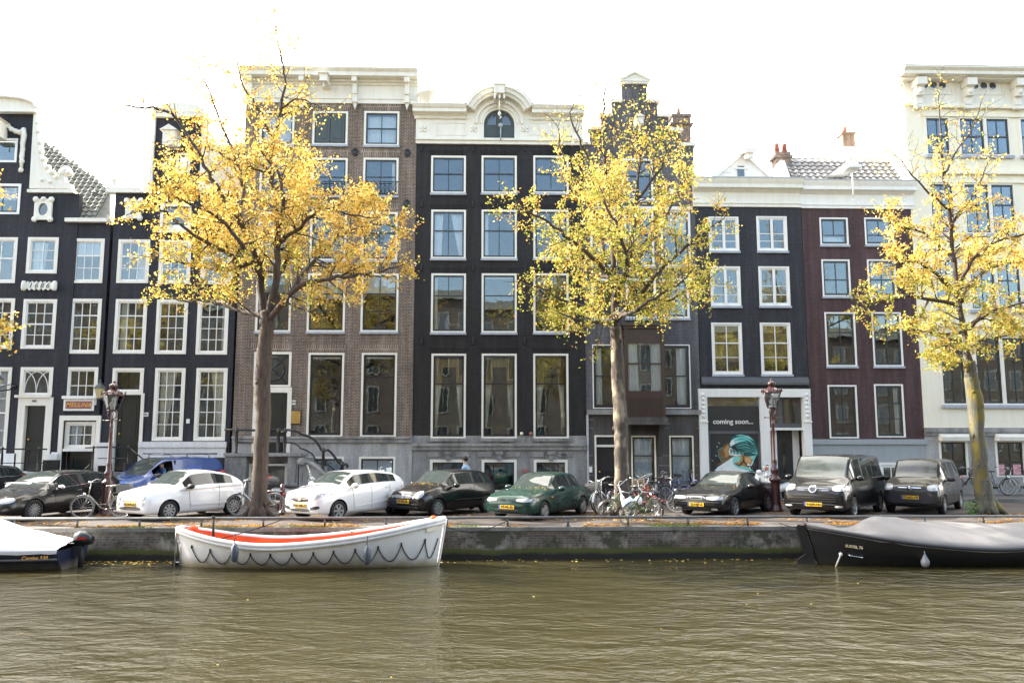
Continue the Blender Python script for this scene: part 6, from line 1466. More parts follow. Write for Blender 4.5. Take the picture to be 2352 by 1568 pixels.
def split_mesh(me, groups, names, mats, parent):
    """one object per group of material indices"""
    out=[]
    for idx,nm,mt in zip(groups,names,mats):
        m=MB(); mp={}; 
        for p in me.polygons:
            if p.material_index in idx:
                f=[]
                for v in p.vertices:
                    if v not in mp: mp[v]=len(m.v); m.v.append(tuple(me.vertices[v].co))
                    f.append(mp[v])
                m.f.append(tuple(f)); m.m.append(idx.index(p.material_index)); m.sm.append(p.material_index!=4)
        if m.f and nm=='body': out.append(m.build(nm,mt,parent))
        elif m.f:
            for q in pieces(m,.02): 
                cx=sum(v[0] for v in q.v)/len(q.v); out.append(q.build('rear_window' if nm=='windscreen' and cx<-.4 else nm,mt,parent))
    return out
def wheel(parent, x, y, r, spokes=7, rimr=.66, sgn=1, w=.19, rimmat='rim', sw=.30):
    e=MB(); prof=[(r*.64,-w/2),(r*.93,-w/2),(r,-w/2+.025),(r,w/2-.025),(r*.93,w/2),(r*.66,w/2),(r*.64,w/2-.03)]
    e.lathe(prof,(0,0,0),28,ax='y'); t=e.build('wheel',M['tyre'],parent,loc=(x,y,r))
    m=MB(); R=r*rimr; yo=sgn*(w/2-.015)
    m.lathe([(R*.88,yo-.01),(R*.90,yo+.01),(R,yo+.012),(R+.004,yo-.02)],(0,0,0),28,ax='y',cap=False); m.lathe([(0,yo+.014),(R*.16,yo+.014),(R*.2,yo-.01)],(0,0,0),12,ax='y')
    for k in range(spokes):
        a=2*PI*k/spokes; d=Vector((math.cos(a),0,math.sin(a))); n_=Vector((-math.sin(a),0,math.cos(a)));wd=R*sw*.34
        A=d*R*.12; B=d*R*.93; m.obox((A+B)/2+Vector((0,yo+.0,0)),(B-A)/2,n_*wd,Vector((0,.012,0)))
    m.build('rim',M[rimmat],t); m=MB(); m.lathe([(0,yo-.035),(R*.95,yo-.035)],(0,0,0),20,ax='y'); m.lathe([(0,yo-.034),(R*.95,yo-.033),(R*.95,yo-.05)],(0,0,0),20,ax='y'); m.build('brake_disc',M['arch'],t); return t
def plate(car, root, txt, z=.45, y=0, w=.52, tilt=0):
    x=car.X(car.fx(abs(y)+w*.35,z)); x=car.X(min(car.fx(y+w*.5,z),car.fx(y,z)))+.035
    m=MB(); m.box(x-.05,x,y-w/2,y+w/2,z-.055,z+.055); p=m.build('number_plate',M['plate'],root)
    m=MB(); m.box(x-.004,x+.003,y-w/2-.0,y-w/2+.045,z-.054,z+.054); m.build('blue_strip',M['eublue'],p)
    t=put_text(txt,.105,M['inkk'],None,(x+.004,y+.02,z),rot=(PI/2,0,PI/2),name='plate_number',bold=.002); t.parent=p
def mirror(car, root, xm, z, mat, sgn, sz=(.09,.13,.085)):
    y=car.half(xm,z); m=MB(); c=Vector((car.X(xm)-.03,sgn*(y+sz[1]+.05),z+.02)); m.ball(c,sz[0],sz[1],sz[2],10,6); m.tube([(car.X(xm),sgn*(y-.03),z-.05),(car.X(xm),sgn*(y+.08),z-.03)],.025,6); o=m.build('wing_mirror',M[mat],root)
    m=MB(); m.ball(c-Vector((.05,0,0)),.05,sz[1]*.85,sz[2]*.8,8,5); m.build('mirror_glass',M['carglass'],o)
def seams(car, root, xs, z0, z1, mat='arch', sgn=1, horiz=None):
    m=MB()
    for (xa,xb) in xs: m.add(car.side(lambda a,b: (xa+(xb-xa)*a+ (b-.5)*.012, z0+(z1-z0)*a),off=.002,nu=10,nv=1,sgn=sgn))
    m.build('door_seam',M[mat],root)
def solve(uF,vF,uR,wb):
    Pf=gnd(uF,vF); d=ray(uR,vF); k=d.x/d.y; best=None
    for i in range(800):
        y=Pf.y+wb*1.02*i/800; P=Vector((k*y,y,0)); e=abs((P-Vector((Pf.x,Pf.y,0))).length-wb)
        if best is None or e<best[0]-1e-5: best=(e,P)
    return Vector((Pf.x,Pf.y,0)),best[1]
def place(root, car, Pf, Pr):
    h=(Pf-Pr); h.z=0; h.normalize(); n_=Vector((-h.y,h.x,0)); c=(Pf+Pr)/2-n_*(car.w-.10); root.location=(c.x,c.y,0); root.rotation_euler=(0,0,math.atan2(h.y,h.x))
def lampshape(y0,y1,z0,z1,skew=0,pw=2.6):
    """rounded rectangle spanning y0..y1, z0..z1"""
    def f(a,b):
        A,B=2*a-1,2*b-1; k=(1-abs(B)**pw*.16*(1)) ; return ((y0+y1)/2+A*(y1-y0)/2*k, (z0+z1)/2+B*(z1-z0)/2*(1-abs(A)**pw*.25)+skew*A*(1 if y1>0 and y0>=0 else -1))
    return f
def disc(y,z,ry,rz):
    def f(a,b):
        A,B=2*a-1,2*b-1; return (y+ry*A*math.sqrt(max(0,1-B*B/2)), z+rz*B*math.sqrt(max(0,1-A*A/2)))
    return f
def make_car(car, label, paint, uF, vF, uR, pillars=(), sideglass=None, spokes=7, rearglass=True, roofmat=None, name='parked_car', group='cars parked nose to the canal along the quay', cat='car', rimr=.66, sw=.3, seam=(), belttrim=None, archr=1.16, mirrormat=None, pil='plastic', rimmat='rim', handles=(), fb=None):
    root=empty(name,(0,0,0),label=label,cat=cat,group=group)
    mb=car.mesh_body(pillars=pillars,sideglass=sideglass,rearglass=rearglass,roofmat=5 if roofmat else 0)
    cut=MB(); xf,xr=car.wb/2,-car.wb/2; r=car.r
    for x in (xf,xr):
        for sg in (1,-1):
            cm=MB(); a,b=(car.w-.26,car.w+.2) if sg>0 else (-car.w-.2,-car.w+.26); cm.lathe([(r*archr,a),(r*archr,b)],(x,0,r*1.0),30,m=4,ax='y'); cut.add(cm)
    mats=[M[paint],M['carglass'],M['carglasss'],M[pil],M['arch'],M[roofmat] if roofmat else M[paint]]
    me=bool_cut(mb,cut,mats)
    split_mesh(me,[[0,3,5],[4],[1],[2]],['body','wheel_arch','windscreen','side_window'],[[M[paint],M[pil],mats[5]],M['arch'],M['carglass'],M['carglasss']],root)
    for x in (xf,xr):
        for sg in (1,-1): wheel(root,x,sg*(car.w-.105),r,spokes,rimr,sg,sw=sw,rimmat=rimmat)
    for sg in (1,-1):
        mirror(car,root,car.xc+.33,car.st[5][5]+.03,mirrormat or paint,sg)
        if seam: seams(car,root,seam,car.st[3][4]+.06,car.st[6][5]-.01,sgn=sg)
        for hx,hz in handles: car.side(lambda a,b:(hx+.16*a,hz+.025*b),off=.02,nu=4,nv=1,sgn=sg).build('door_handle',M[belttrim or paint],root)
    Pf,Pr=solve(uF,vF,uR,car.wb); place(root,car,Pf,Pr); root.scale=(1,1,.95); return root
def cowl_leaves(c,root,n,seed):
    rg=random.Random(seed); m=MB()
    for _ in range(n):
        y=rg.uniform(-.62,.62)*c.w/.82; x=c.xc-.06+rg.gauss(0,.035) if rg.random()<.8 else rg.uniform(.3,c.xc); p=c.sec(x); z=p[-1][1]
        for i in range(len(p)-1):
            a,b=p[i],p[i+1]
            if i>4 and b[0]<=abs(y)<=a[0]: t=(abs(y)-b[0])/max(1e-6,a[0]-b[0]); z=b[1]+(a[1]-b[1])*t; break
        q=Vector((c.X(x),y,z+.02)); a=rg.uniform(0,6.28); d=Vector((math.cos(a),math.sin(a),.2))*.026; e=Vector((-math.sin(a),math.cos(a),.1))*.022; m.poly([q-d,q+e,q+d,q-e],rg.choice([0,0,1,2]))
    o=m.build('fallen_leaves',[LM[0],LM[2],LM[5]],root); o['kind']='stuff'
def part(car,root,name,mat,mb): return mb.build(name,M[mat],root)
# --- white three-door retro hatch
c=Car(3.55,.815,1.49,2.30,.72,.30,.95,1.62,2.55,3.42,.90,1.02,.97,1.02,1.0,wr=.70,nose=.72,noseflat=.5)
r_=make_car(c,'small white retro three-door hatchback with black mirror behind the white boat','cp_white',384,1195,531,pillars=((2.28,2.40),),sideglass=(1.22,3.02),spokes=9,seam=((1.42,1.35),(2.46,2.46)),mirrormat='plastic',handles=((2.2,.86),),sw=.32)
for sg in (1,-1):
    part(c,r_,'headlight','lamp',c.front(disc(sg*.53,.72,.10,.10),off=.02)); part(c,r_,'fog_light','lamp',c.front(disc(sg*.56,.52,.07,.06),off=.015))
    part(c,r_,'tail_light','tail',c.front(lampshape(*((.52,.68) if sg>0 else (-.68,-.52)),.66,.86),rear=True))
part(c,r_,'lower_grille','plastic',c.front(lampshape(-.48,.48,.33,.43),off=.02)); part(c,r_,'bumper_trim','chrome',c.front(lampshape(-.42,.42,.60,.615),off=.02,nv=2))
M['stripe_red']=plain('red_pinstripe',(.7,.12,.12),rough=.4); M['stripe_green']=plain('green_pinstripe',(.15,.5,.3),rough=.4)
part(c,r_,'red_stripe','stripe_red',c.side(lambda a,b:(1.05+2.3*a,.865+.075*a+.012*b),off=.003,nu=16,nv=1)); part(c,r_,'green_stripe','stripe_green',c.side(lambda a,b:(1.05+2.3*a,.885+.075*a+.012*b),off=.003,nu=16,nv=1))
part(c,r_,'side_moulding','cp_white',c.side(lambda a,b:(1.45+1.3*a,.42+.05*b),off=.02,nu=10,nv=1)); plate(c,r_,'67-KVG-8',z=.50)
# --- white five-door hatch
c=Car(3.68,.80,1.48,2.385,.76,.30,.90,1.58,2.95,3.60,.92,1.05,1.0,1.08,1.02,wr=.72,nose=.72,noseflat=.5)
r_=make_car(c,'white five-door hatchback with swept headlights, right of the left tree','cp_white',773,1195,902,pillars=((2.06,2.15),(2.92,3.0)),sideglass=(1.18,3.22),spokes=6,seam=((1.38,1.30),(2.10,2.10),(2.95,2.9)),handles=((1.86,.90),(2.72,.93)),sw=.42)
for sg in (1,-1):
    part(c,r_,'headlight','lamp',c.front(lampshape(*((.38,.76) if sg>0 else (-.76,-.38)),.66,.80,skew=.06),off=.014,nu=12)); part(c,r_,'fog_light','plastic',c.front(lampshape(*((.42,.72) if sg>0 else (-.72,-.42)),.36,.46,skew=.02),off=.012,nu=8))
    part(c,r_,'tail_light','tail',c.front(lampshape(*((.56,.76) if sg>0 else (-.76,-.56)),.72,.98),rear=True,off=.02))
g=part(c,r_,'grille','plastic',c.front(lampshape(-.33,.33,.58,.72),off=.016)); part(c,r_,'badge_bar','chrome',c.front(lampshape(-.34,.34,.655,.685),off=.024,nv=2)); part(c,r_,'badge','chrome',c.front(disc(0,.67,.075,.065),off=.034))
part(c,r_,'lower_grille','plastic',c.front(lampshape(-.40,.40,.30,.38),off=.02)); part(c,r_,'side_crease','cp_white',c.side(lambda a,b:(1.4+2.0*a,.38+.16*a+.02*b),off=.012,nu=12,nv=1)); plate(c,r_,'GG-420-Z',z=.47)
# --- black three-door hatch with round lights
c=Car(3.53,.815,1.46,2.32,.70,.285,1.0,1.64,3.0,3.44,.86,1.0,.95,.98,.95,wr=.71,nose=.70,noseflat=.5)
r_=make_car(c,'black three-door hatchback with round white headlights and leaves under the wipers','cp_black',1002,1187,1115,pillars=((2.32,2.42),),sideglass=(1.2,3.2),spokes=8,seam=((1.36,1.30),(2.38,2.38)),handles=((2.18,.86),),sw=.5)
for sg in (1,-1):
    part(c,r_,'headlight','lamp',c.front(disc(sg*.60,.72,.12,.12),off=.03)); part(c,r_,'indicator','lamp',c.front(disc(sg*.44,.64,.05,.045),off=.02)); part(c,r_,'tail_light','tail',c.front(lampshape(*((.58,.72) if sg>0 else (-.72,-.58)),.6,.88),rear=True,off=.02))
part(c,r_,'grille','rim',c.front(lampshape(-.38,.38,.60,.71),off=.014)); part(c,r_,'badge','chrome',c.front(disc(0,.66,.065,.065),off=.03)); part(c,r_,'lower_grille','plastic',c.front(lampshape(-.62,.62,.26,.36),off=.02)); part(c,r_,'bumper_strip','plastic',c.front(lampshape(-.70,.70,.41,.44),off=.02,nu=14,nv=2))
part(c,r_,'side_moulding','plastic',c.side(lambda a,b:(1.4+1.4*a,.50+.03*b),off=.015,nu=10,nv=1)); plate(c,r_,'07-FN-ZF',z=.50); cowl_leaves(c,r_,34,1)
# --- green saloon
c=Car(4.11,.82,1.41,2.44,.80,.285,1.22,1.86,2.98,3.50,.79,.93,.89,.92,.95,wr=.68,nose=.68,trunk=True,noseflat=.7)
r_=make_car(c,'dark green four-door saloon with twin grille slots right of the black hatchback','cp_green',1246,1194,1335,pillars=((2.42,2.50),(3.12,3.18)),sideglass=(1.50,3.38),spokes=3,seam=((1.55,1.50),(2.46,2.46),(3.25,3.15)),handles=((2.22,.80),(3.02,.82)),sw=1.4,rimr=.7)
for sg in (1,-1):
    part(c,r_,'headlight','lamp',c.front(lampshape(*((.32,.78) if sg>0 else (-.78,-.32)),.58,.68),off=.014,nu=12)); part(c,r_,'grille','plastic',c.front(lampshape(*((.05,.25) if sg>0 else (-.25,-.05)),.60,.66),off=.014)); part(c,r_,'tail_light','tail',c.front(lampshape(*((.5,.76) if sg>0 else (-.76,-.5)),.66,.80),rear=True,off=.02))
    part(c,r_,'side_indicator','orange',c.side(lambda a,b:(1.18+.10*a,.66+.04*b),off=.012,nu=2,nv=1,sgn=sg))
part(c,r_,'bumper_strip','cp_green',c.front(lampshape(-.78,.78,.45,.52),off=.025,nu=14,nv=2)); part(c,r_,'lower_grille','plastic',c.front(lampshape(-.40,.40,.28,.36),off=.02)); part(c,r_,'front_lip','rim',c.front(lampshape(-.72,.72,.215,.24),off=.03,nu=14,nv=2))
part(c,r_,'side_moulding','cp_green',c.side(lambda a,b:(1.3+2.1*a,.47+.035*b),off=.018,nu=10,nv=1)); part(c,r_,'sill','plastic',c.side(lambda a,b:(1.2+1.7*a,.23+.08*b),off=.012,nu=10,nv=1)); plate(c,r_,'PT-FR-43',z=.42); cowl_leaves(c,r_,26,2)
# --- black convertible
c=Car(4.62,.86,1.40,2.60,.93,.31,1.45,2.06,2.75,3.62,.76,.92,.90,.98,.98,wr=.68,nose=.64,trunk=True,noseflat=.7)
r_=make_car(c,'black convertible with closed canvas roof parked before the mural shop','cp_black',1684,1186,1760,pillars=(),sideglass=(1.68,2.95),spokes=6,rearglass=False,roofmat='softtop',seam=((1.72,1.64),(3.0,3.05)),handles=((2.8,.84),),sw=.28,rimr=.72)
for sg in (1,-1):
    part(c,r_,'headlight','lamp',c.front(lampshape(*((.32,.82) if sg>0 else (-.82,-.32)),.56,.67),off=.014,nu=12)); part(c,r_,'fog_light','lamp',c.front(lampshape(*((.48,.68) if sg>0 else (-.68,-.48)),.24,.30),off=.02)); part(c,r_,'tail_light','tail',c.front(lampshape(*((.5,.8) if sg>0 else (-.8,-.5)),.66,.82),rear=True,off=.02))
part(c,r_,'grille','rim',c.front(lampshape(-.30,.30,.56,.67),off=.016)); part(c,r_,'grille_slot','plastic',c.front(lampshape(-.17,.17,.58,.645),off=.024)); 
for sg in (1,-1): part(c,r_,'grille_slot','plastic',c.front(lampshape(*((.2,.26) if sg>0 else (-.26,-.2)),.575,.65),off=.024))
part(c,r_,'bumper_strip','chrome',c.front(lampshape(-.82,.82,.485,.50),off=.03,nu=14,nv=2)); part(c,r_,'bumper','cp_black',c.front(lampshape(-.80,.80,.38,.50),off=.022,nu=14)); part(c,r_,'lower_grille','plastic',c.front(lampshape(-.42,.42,.24,.33),off=.02)); plate(c,r_,'23-NJT-6',z=.41); cowl_leaves(c,r_,12,3)
m=MB(); m.tube([(c.X(4.1),.6,.98),(c.X(4.25),.62,1.5)],.006,4); m.build('aerial',M['plastic'],r_)
# --- black transporter van
c=Car(4.90,.95,1.96,3.0,.91,.335,.72,1.35,4.45,4.86,1.02,1.20,1.20,1.22,1.0,wr=.83,zb=.24,nose=.82,boxy=1,noseflat=1)
r_=make_car(c,'tall black delivery van with chrome badge, parked between lamp post and darker small van','cp_black',1958,1189,2018,pillars=((1.98,2.14),(3.30,3.36)),sideglass=(1.0,3.9),spokes=5,seam=((1.1,1.06),(2.06,2.06),(3.3,3.3)),handles=((1.85,1.05),),name='delivery_van',cat='van',sw=.3,rimr=.68)
for sg in (1,-1):
    part(c,r_,'headlight','lamp',c.front(lampshape(*((.55,.92) if sg>0 else (-.92,-.55)),.86,1.04),off=.014,nu=12)); part(c,r_,'fog_light','lamp',c.front(lampshape(*((.62,.84) if sg>0 else (-.84,-.62)),.36,.42),off=.02)); part(c,r_,'tail_light','tail',c.front(lampshape(*((.78,.9) if sg>0 else (-.9,-.78)),.8,1.2),rear=True,off=.02))
part(c,r_,'grille','plastic',c.front(lampshape(-.55,.55,.84,1.0),off=.012)); 
for z in (.87,.93): part(c,r_,'grille_bar','chrome',c.front(lampshape(-.54,.54,z,z+.012),off=.022,nv=1))
b_=part(c,r_,'badge','chrome',c.front(disc(0,.92,.115,.115),off=.05)); q_=part(c,r_,'badge_field','plastic',c.front(disc(0,.92,.095,.095),off=.054))
xb=c.X(c.fx(0,.92))+.062; m=MB()
for pts in ([(-.05,.985),(-.02,.925),(0,.965),(.02,.925),(.05,.985)],[(-.075,.95),(-.038,.85),(0,.925),(.038,.85),(.075,.95)]): m.tube([(xb,p[0],p[1]) for p in pts],.008,4)
m.build('badge_letters',M['chrome'],r_)
for z in (.52,.59,.66): part(c,r_,'lower_grille','arch',c.front(lampshape(-.72,.72,z,z+.045),off=.016,nu=14,nv=2))
part(c,r_,'bumper_strip','chrome',c.front(lampshape(-.82,.82,.445,.457),off=.024,nu=14,nv=1)); part(c,r_,'side_step','rim',c.side(lambda a,b:(1.5+1.9*a,.26+.05*b),off=.05,nu=8,nv=1)); part(c,r_,'slide_rail','rim',c.side(lambda a,b:(3.1+1.6*a,1.18+.02*b),off=.012,nu=8,nv=1)); plate(c,r_,'V-699-HN',z=.44)
# --- dark small van
c=Car(4.12,.86,1.80,2.69,.74,.31,.88,1.42,3.75,4.08,.98,1.14,1.10,1.12,1.0,wr=.76,zb=.22,nose=.78,boxy=1,noseflat=.7)
r_=make_car(c,'dusty dark grey high-roofed small van with chevron badge, rightmost vehicle','cp_dark',2165,1180,2203,pillars=((2.12,2.2),(3.0,3.08)),sideglass=(1.15,3.5),spokes=6,seam=((1.25,1.2),(2.16,2.16),(3.04,3.04)),name='delivery_van',cat='van',mirrormat='plastic',sw=.5)
for sg in (1,-1):
    part(c,r_,'headlight','lamp',c.front(lampshape(*((.50,.82) if sg>0 else (-.82,-.50)),.78,.98),off=.014,nu=12)); part(c,r_,'tail_light','tail',c.front(lampshape(*((.7,.82) if sg>0 else (-.82,-.7)),.8,1.2),rear=True,off=.02))
part(c,r_,'grille','plastic',c.front(lampshape(-.40,.40,.80,.90),off=.012)); part(c,r_,'grille_bar','chrome',c.front(lampshape(-.40,.40,.862,.885),off=.022,nv=1))
xb=c.X(c.fx(0,.85))+.05; m=MB()
for dz in (0,.055): m.tube([(xb,-.08,.80+dz),(xb,0,.86+dz),(xb,.08,.80+dz)],.014,5)
m.build('badge',M['chrome'],r_)
part(c,r_,'bumper','plastic',c.front(lampshape(-.82,.82,.36,.70,pw=6),off=.03,nu=16)); part(c,r_,'lower_grille','arch',c.front(lampshape(-.38,.38,.30,.40),off=.04)); plate(c,r_,'07-NG-VR',z=.56)
# --- black five-door at the left
c=Car(4.35,.88,1.46,2.634,.88,.32,1.30,2.05,3.60,4.20,.72,.94,.94,1.08,1.05,wr=.68,nose=.50)
r_=make_car(c,'glossy black hatchback with chrome window line, leftmost in the quay row','cp_black',72,1196,232,pillars=((2.55,2.75),),sideglass=(1.62,3.75),spokes=15,seam=((1.62,1.58),(2.68,2.68),(3.5,3.35)),handles=((2.4,.84),),belttrim='chrome',mirrormat='chrome',sw=.13,rimr=.74,archr=1.12)
for sg in (1,-1):
    part(c,r_,'headlight','lamp',c.front(lampshape(*((.48,.80) if sg>0 else (-.80,-.48)),.56,.72),off=.014,nu=10)); part(c,r_,'tail_light','tail',c.front(lampshape(*((.5,.8) if sg>0 else (-.8,-.5)),.7,.9),rear=True,off=.02))
    part(c,r_,'window_trim','chrome',c.side(lambda a,b:(1.62+2.1*a,c.sec(1.62+2.1*a)[5][1]-.005+.02*b),off=.006,nu=16,nv=1,sgn=sg)); part(c,r_,'window_trim','chrome',c.side(lambda a,b:(1.48+2.3*a,c.sec(1.48+2.3*a)[7][1]+.0+.018*b),off=.006,nu=20,nv=1,sgn=sg))
part(c,r_,'grille','plastic',c.front(lampshape(-.16,.16,.30,.60),off=.015)); part(c,r_,'lower_grille','arch',c.front(lampshape(-.70,.70,.26,.36),off=.012,nu=12)); part(c,r_,'side_badge','chrome',c.side(lambda a,b:(1.38+.14*a,.72+.025*b),off=.01,nu=3,nv=1))
m=MB(); m.tube([(c.X(3.5),0,1.44),(c.X(3.72),0,1.62)],.008,4); m.build('aerial',M['plastic'],r_)
# --- black estate behind it, cut by the frame: drives along the street
c=Car(4.4,.90,1.50,2.65,.85,.33,1.2,1.95,3.95,4.36,.78,.98,.98,1.06,1.02,wr=.70,nose=.55)
r_=make_car(c,'black estate car with red tail light at the far left edge, behind the quay row','cp_black',-142,1168,16,pillars=((2.5,2.6),(3.3,3.36)),sideglass=(1.5,4.05),spokes=5,name='black_estate_car',group='vehicles out on the roadway')
for sg in (1,-1):
    part(c,r_,'tail_light','tail',c.side(lambda a,b:(4.02+.26*a,1.02+.10*b-.06*a),off=.012,nu=4,nv=1,sgn=sg)); part(c,r_,'window_trim','chrome',c.side(lambda a,b:(1.62+2.3*a,c.sec(1.62+2.3*a)[5][1]-.005+.02*b),off=.006,nu=16,nv=1,sgn=sg))
    part(c,r_,'window_trim','chrome',c.side(lambda a,b:(1.62+2.3*a,c.sec(1.62+2.3*a)[7][1]+.018*b),off=.006,nu=16,nv=1,sgn=sg))
# --- blue van on the road
c=Car(4.4,.90,1.83,2.73,.85,.32,1.05,1.98,4.0,4.34,.92,1.12,1.14,1.16,1.1,wr=.76,zb=.22,nose=.7,boxy=1)
r_=make_car(c,'bright blue van with roof bars driving along the street behind the white retro hatchback','cp_blue',318,1168,474,pillars=((2.12,4.1),),pil='cp_blue',sideglass=(1.32,2.14),spokes=6,seam=((1.35,1.3),(2.2,2.2)),name='blue_van',cat='van',group='vehicles out on the roadway',mirrormat='plastic')
m=MB()
for xx in (2.1,3.7):
    for sg in (1,-1): m.tube([(c.X(xx),sg*.66,1.74),(c.X(xx),sg*.66,1.90)],.03,6)
    m.tube([(c.X(xx),-.68,1.91),(c.X(xx),.68,1.91)],.025,6)
for sg in (-.6,.6): m.tube([(c.X(1.8),sg,1.95),(c.X(4.1),sg,1.93)],.035,6)
m.build('roof_bars',M['galvd'],r_)
part(c,r_,'side_panel_decal','eublue',c.side(lambda a,b:(2.7+.6*a,1.30+.18*b),off=.004,nu=6,nv=2)); M['ltblue']=plain('light_blue_decal',(.15,.45,.75),rough=.4); part(c,r_,'side_panel_decal','ltblue',c.side(lambda a,b:(3.0+.7*a,1.17+.08*b*math.sin(PI*a)),off=.006,nu=8,nv=1)); part(c,r_,'side_moulding','plastic',c.side(lambda a,b:(1.3+2.9*a,.50+.06*b),off=.015,nu=8,nv=1))
for sg in (1,-1): part(c,r_,'tail_light','tail',c.front(lampshape(*((.72,.86) if sg>0 else (-.86,-.72)),.9,1.3),rear=True,off=.02)); part(c,r_,'headlight','lamp',c.front(lampshape(*((.5,.85) if sg>0 else (-.85,-.5)),.7,.9),off=.014))
# the near front window of the blue van is wound down: dark cabin inside
for ch in list(r_.children):
    if ch.name.startswith('side_window') and sum(v.co.y for v in ch.data.vertices)>0: bpy.data.objects.remove(ch)
m=MB(); z0=.75
m.box(c.X(2.25),c.X(2.20),-.74,.74,.5,1.70); m.box(c.X(2.20),c.X(1.2),-.75,-.70,.5,1.60); m.box(c.X(2.20),c.X(1.2),-.70,.70,.45,.5); m.build('cabin_lining',M['seatk'],r_)
m=MB()
for yy in (.36,-.36): m.obox((c.X(1.95),yy,.78),(.25,0,0),(0,.22,0),(0,0,.07)); m.obox((c.X(2.12),yy,1.12),(.06,0,.0),(0,.22,0),(-.03,0,.33))
m.build('seats',M['plastic'],r_)
m=MB(); m.tube([(c.X(1.45)+.10*math.cos(t)*.5,.36+.17*math.sin(t),1.10+.15*math.cos(t)) for t in [i*PI/8 for i in range(17)]],.014,5); m.build('steering_wheel',M['plastic'],r_)
VAN=(r_,c)
if 0: m=MB(); m.ball((c.X(1.95),.40,1.42),.10,.09,.13,10,8); m.ball((c.X(1.98),.40,1.12),.15,.22,.24,10,8); 
# ------------------------------------------------------------------ bicycles
def pc(name,col,**k): 
    if name not in M: M[name]=plain(name,col,**k)
    return M[name]
pc('bike_black',(.015,.015,.016),rough=.35); pc('bike_grey',(.30,.29,.25),rough=.35,metal=.4); pc('bike_silver',(.50,.50,.48),rough=.3,metal=.5); pc('bike_white',(.75,.75,.74),rough=.35); pc('bike_orange',(.50,.12,.03),rough=.35); pc('bike_lilac',(.28,.26,.60),rough=.35); pc('bike_green',(.05,.13,.03),rough=.4); pc('bike_red',(.16,.015,.015),rough=.35); pc('bike_blue',(.02,.03,.06),rough=.35)
pc('tyre_black',(.016,.016,.017),rough=.8); pc('tyre_cream',(.50,.44,.33),rough=.7); pc('tyre_grey',(.22,.22,.21),rough=.7); pc('saddle_black',(.015,.014,.014),rough=.6); pc('saddle_brown',(.13,.06,.03),rough=.6); pc('spoke_metal',(.45,.45,.44),rough=.3,metal=.8); pc('wicker',(.16,.11,.07),rough=.9); pc('crate_grey',(.10,.10,.10),rough=.7); pc('bag_blue',(.35,.55,.75),rough=.4); pc('bag_white',(.75,.78,.80),rough=.4)
_wm={}
def bikewheel(r):
    if r in _wm: return _wm[r]
    t=MB(); P=[]; n=26
    for i in range(n):
        a=2*PI*i/n; P.append([((r-.02+.02*math.cos(b))*math.cos(a), .018*math.sin(b), (r-.02+.02*math.cos(b))*math.sin(a)) for b in [2*PI*k/6 for k in range(6)]])
    P.append(P[0]); t.grid(P,closed=True); s=MB(); P=[]
    for i in range(n):
        a=2*PI*i/n; P.append([((r-.048+.012*math.cos(b))*math.cos(a), .014*math.sin(b), (r-.048+.012*math.cos(b))*math.sin(a)) for b in [2*PI*k/5 for k in range(5)]])
    P.append(P[0]); s.grid(P,closed=True)
    for k in range(18): a=2*PI*k/18; s.tube([(0,.02*(1 if k%2 else -1),0),((r-.05)*math.cos(a),0,(r-.05)*math.sin(a))],.0035,3,cap=False)
    s.lathe([(.02,-.045),(.025,0),(.02,.045)],(0,0,0),8,ax='y'); _wm[r]=(t.mesh('wheel'),s.mesh('rim_and_spokes')); return _wm[r]
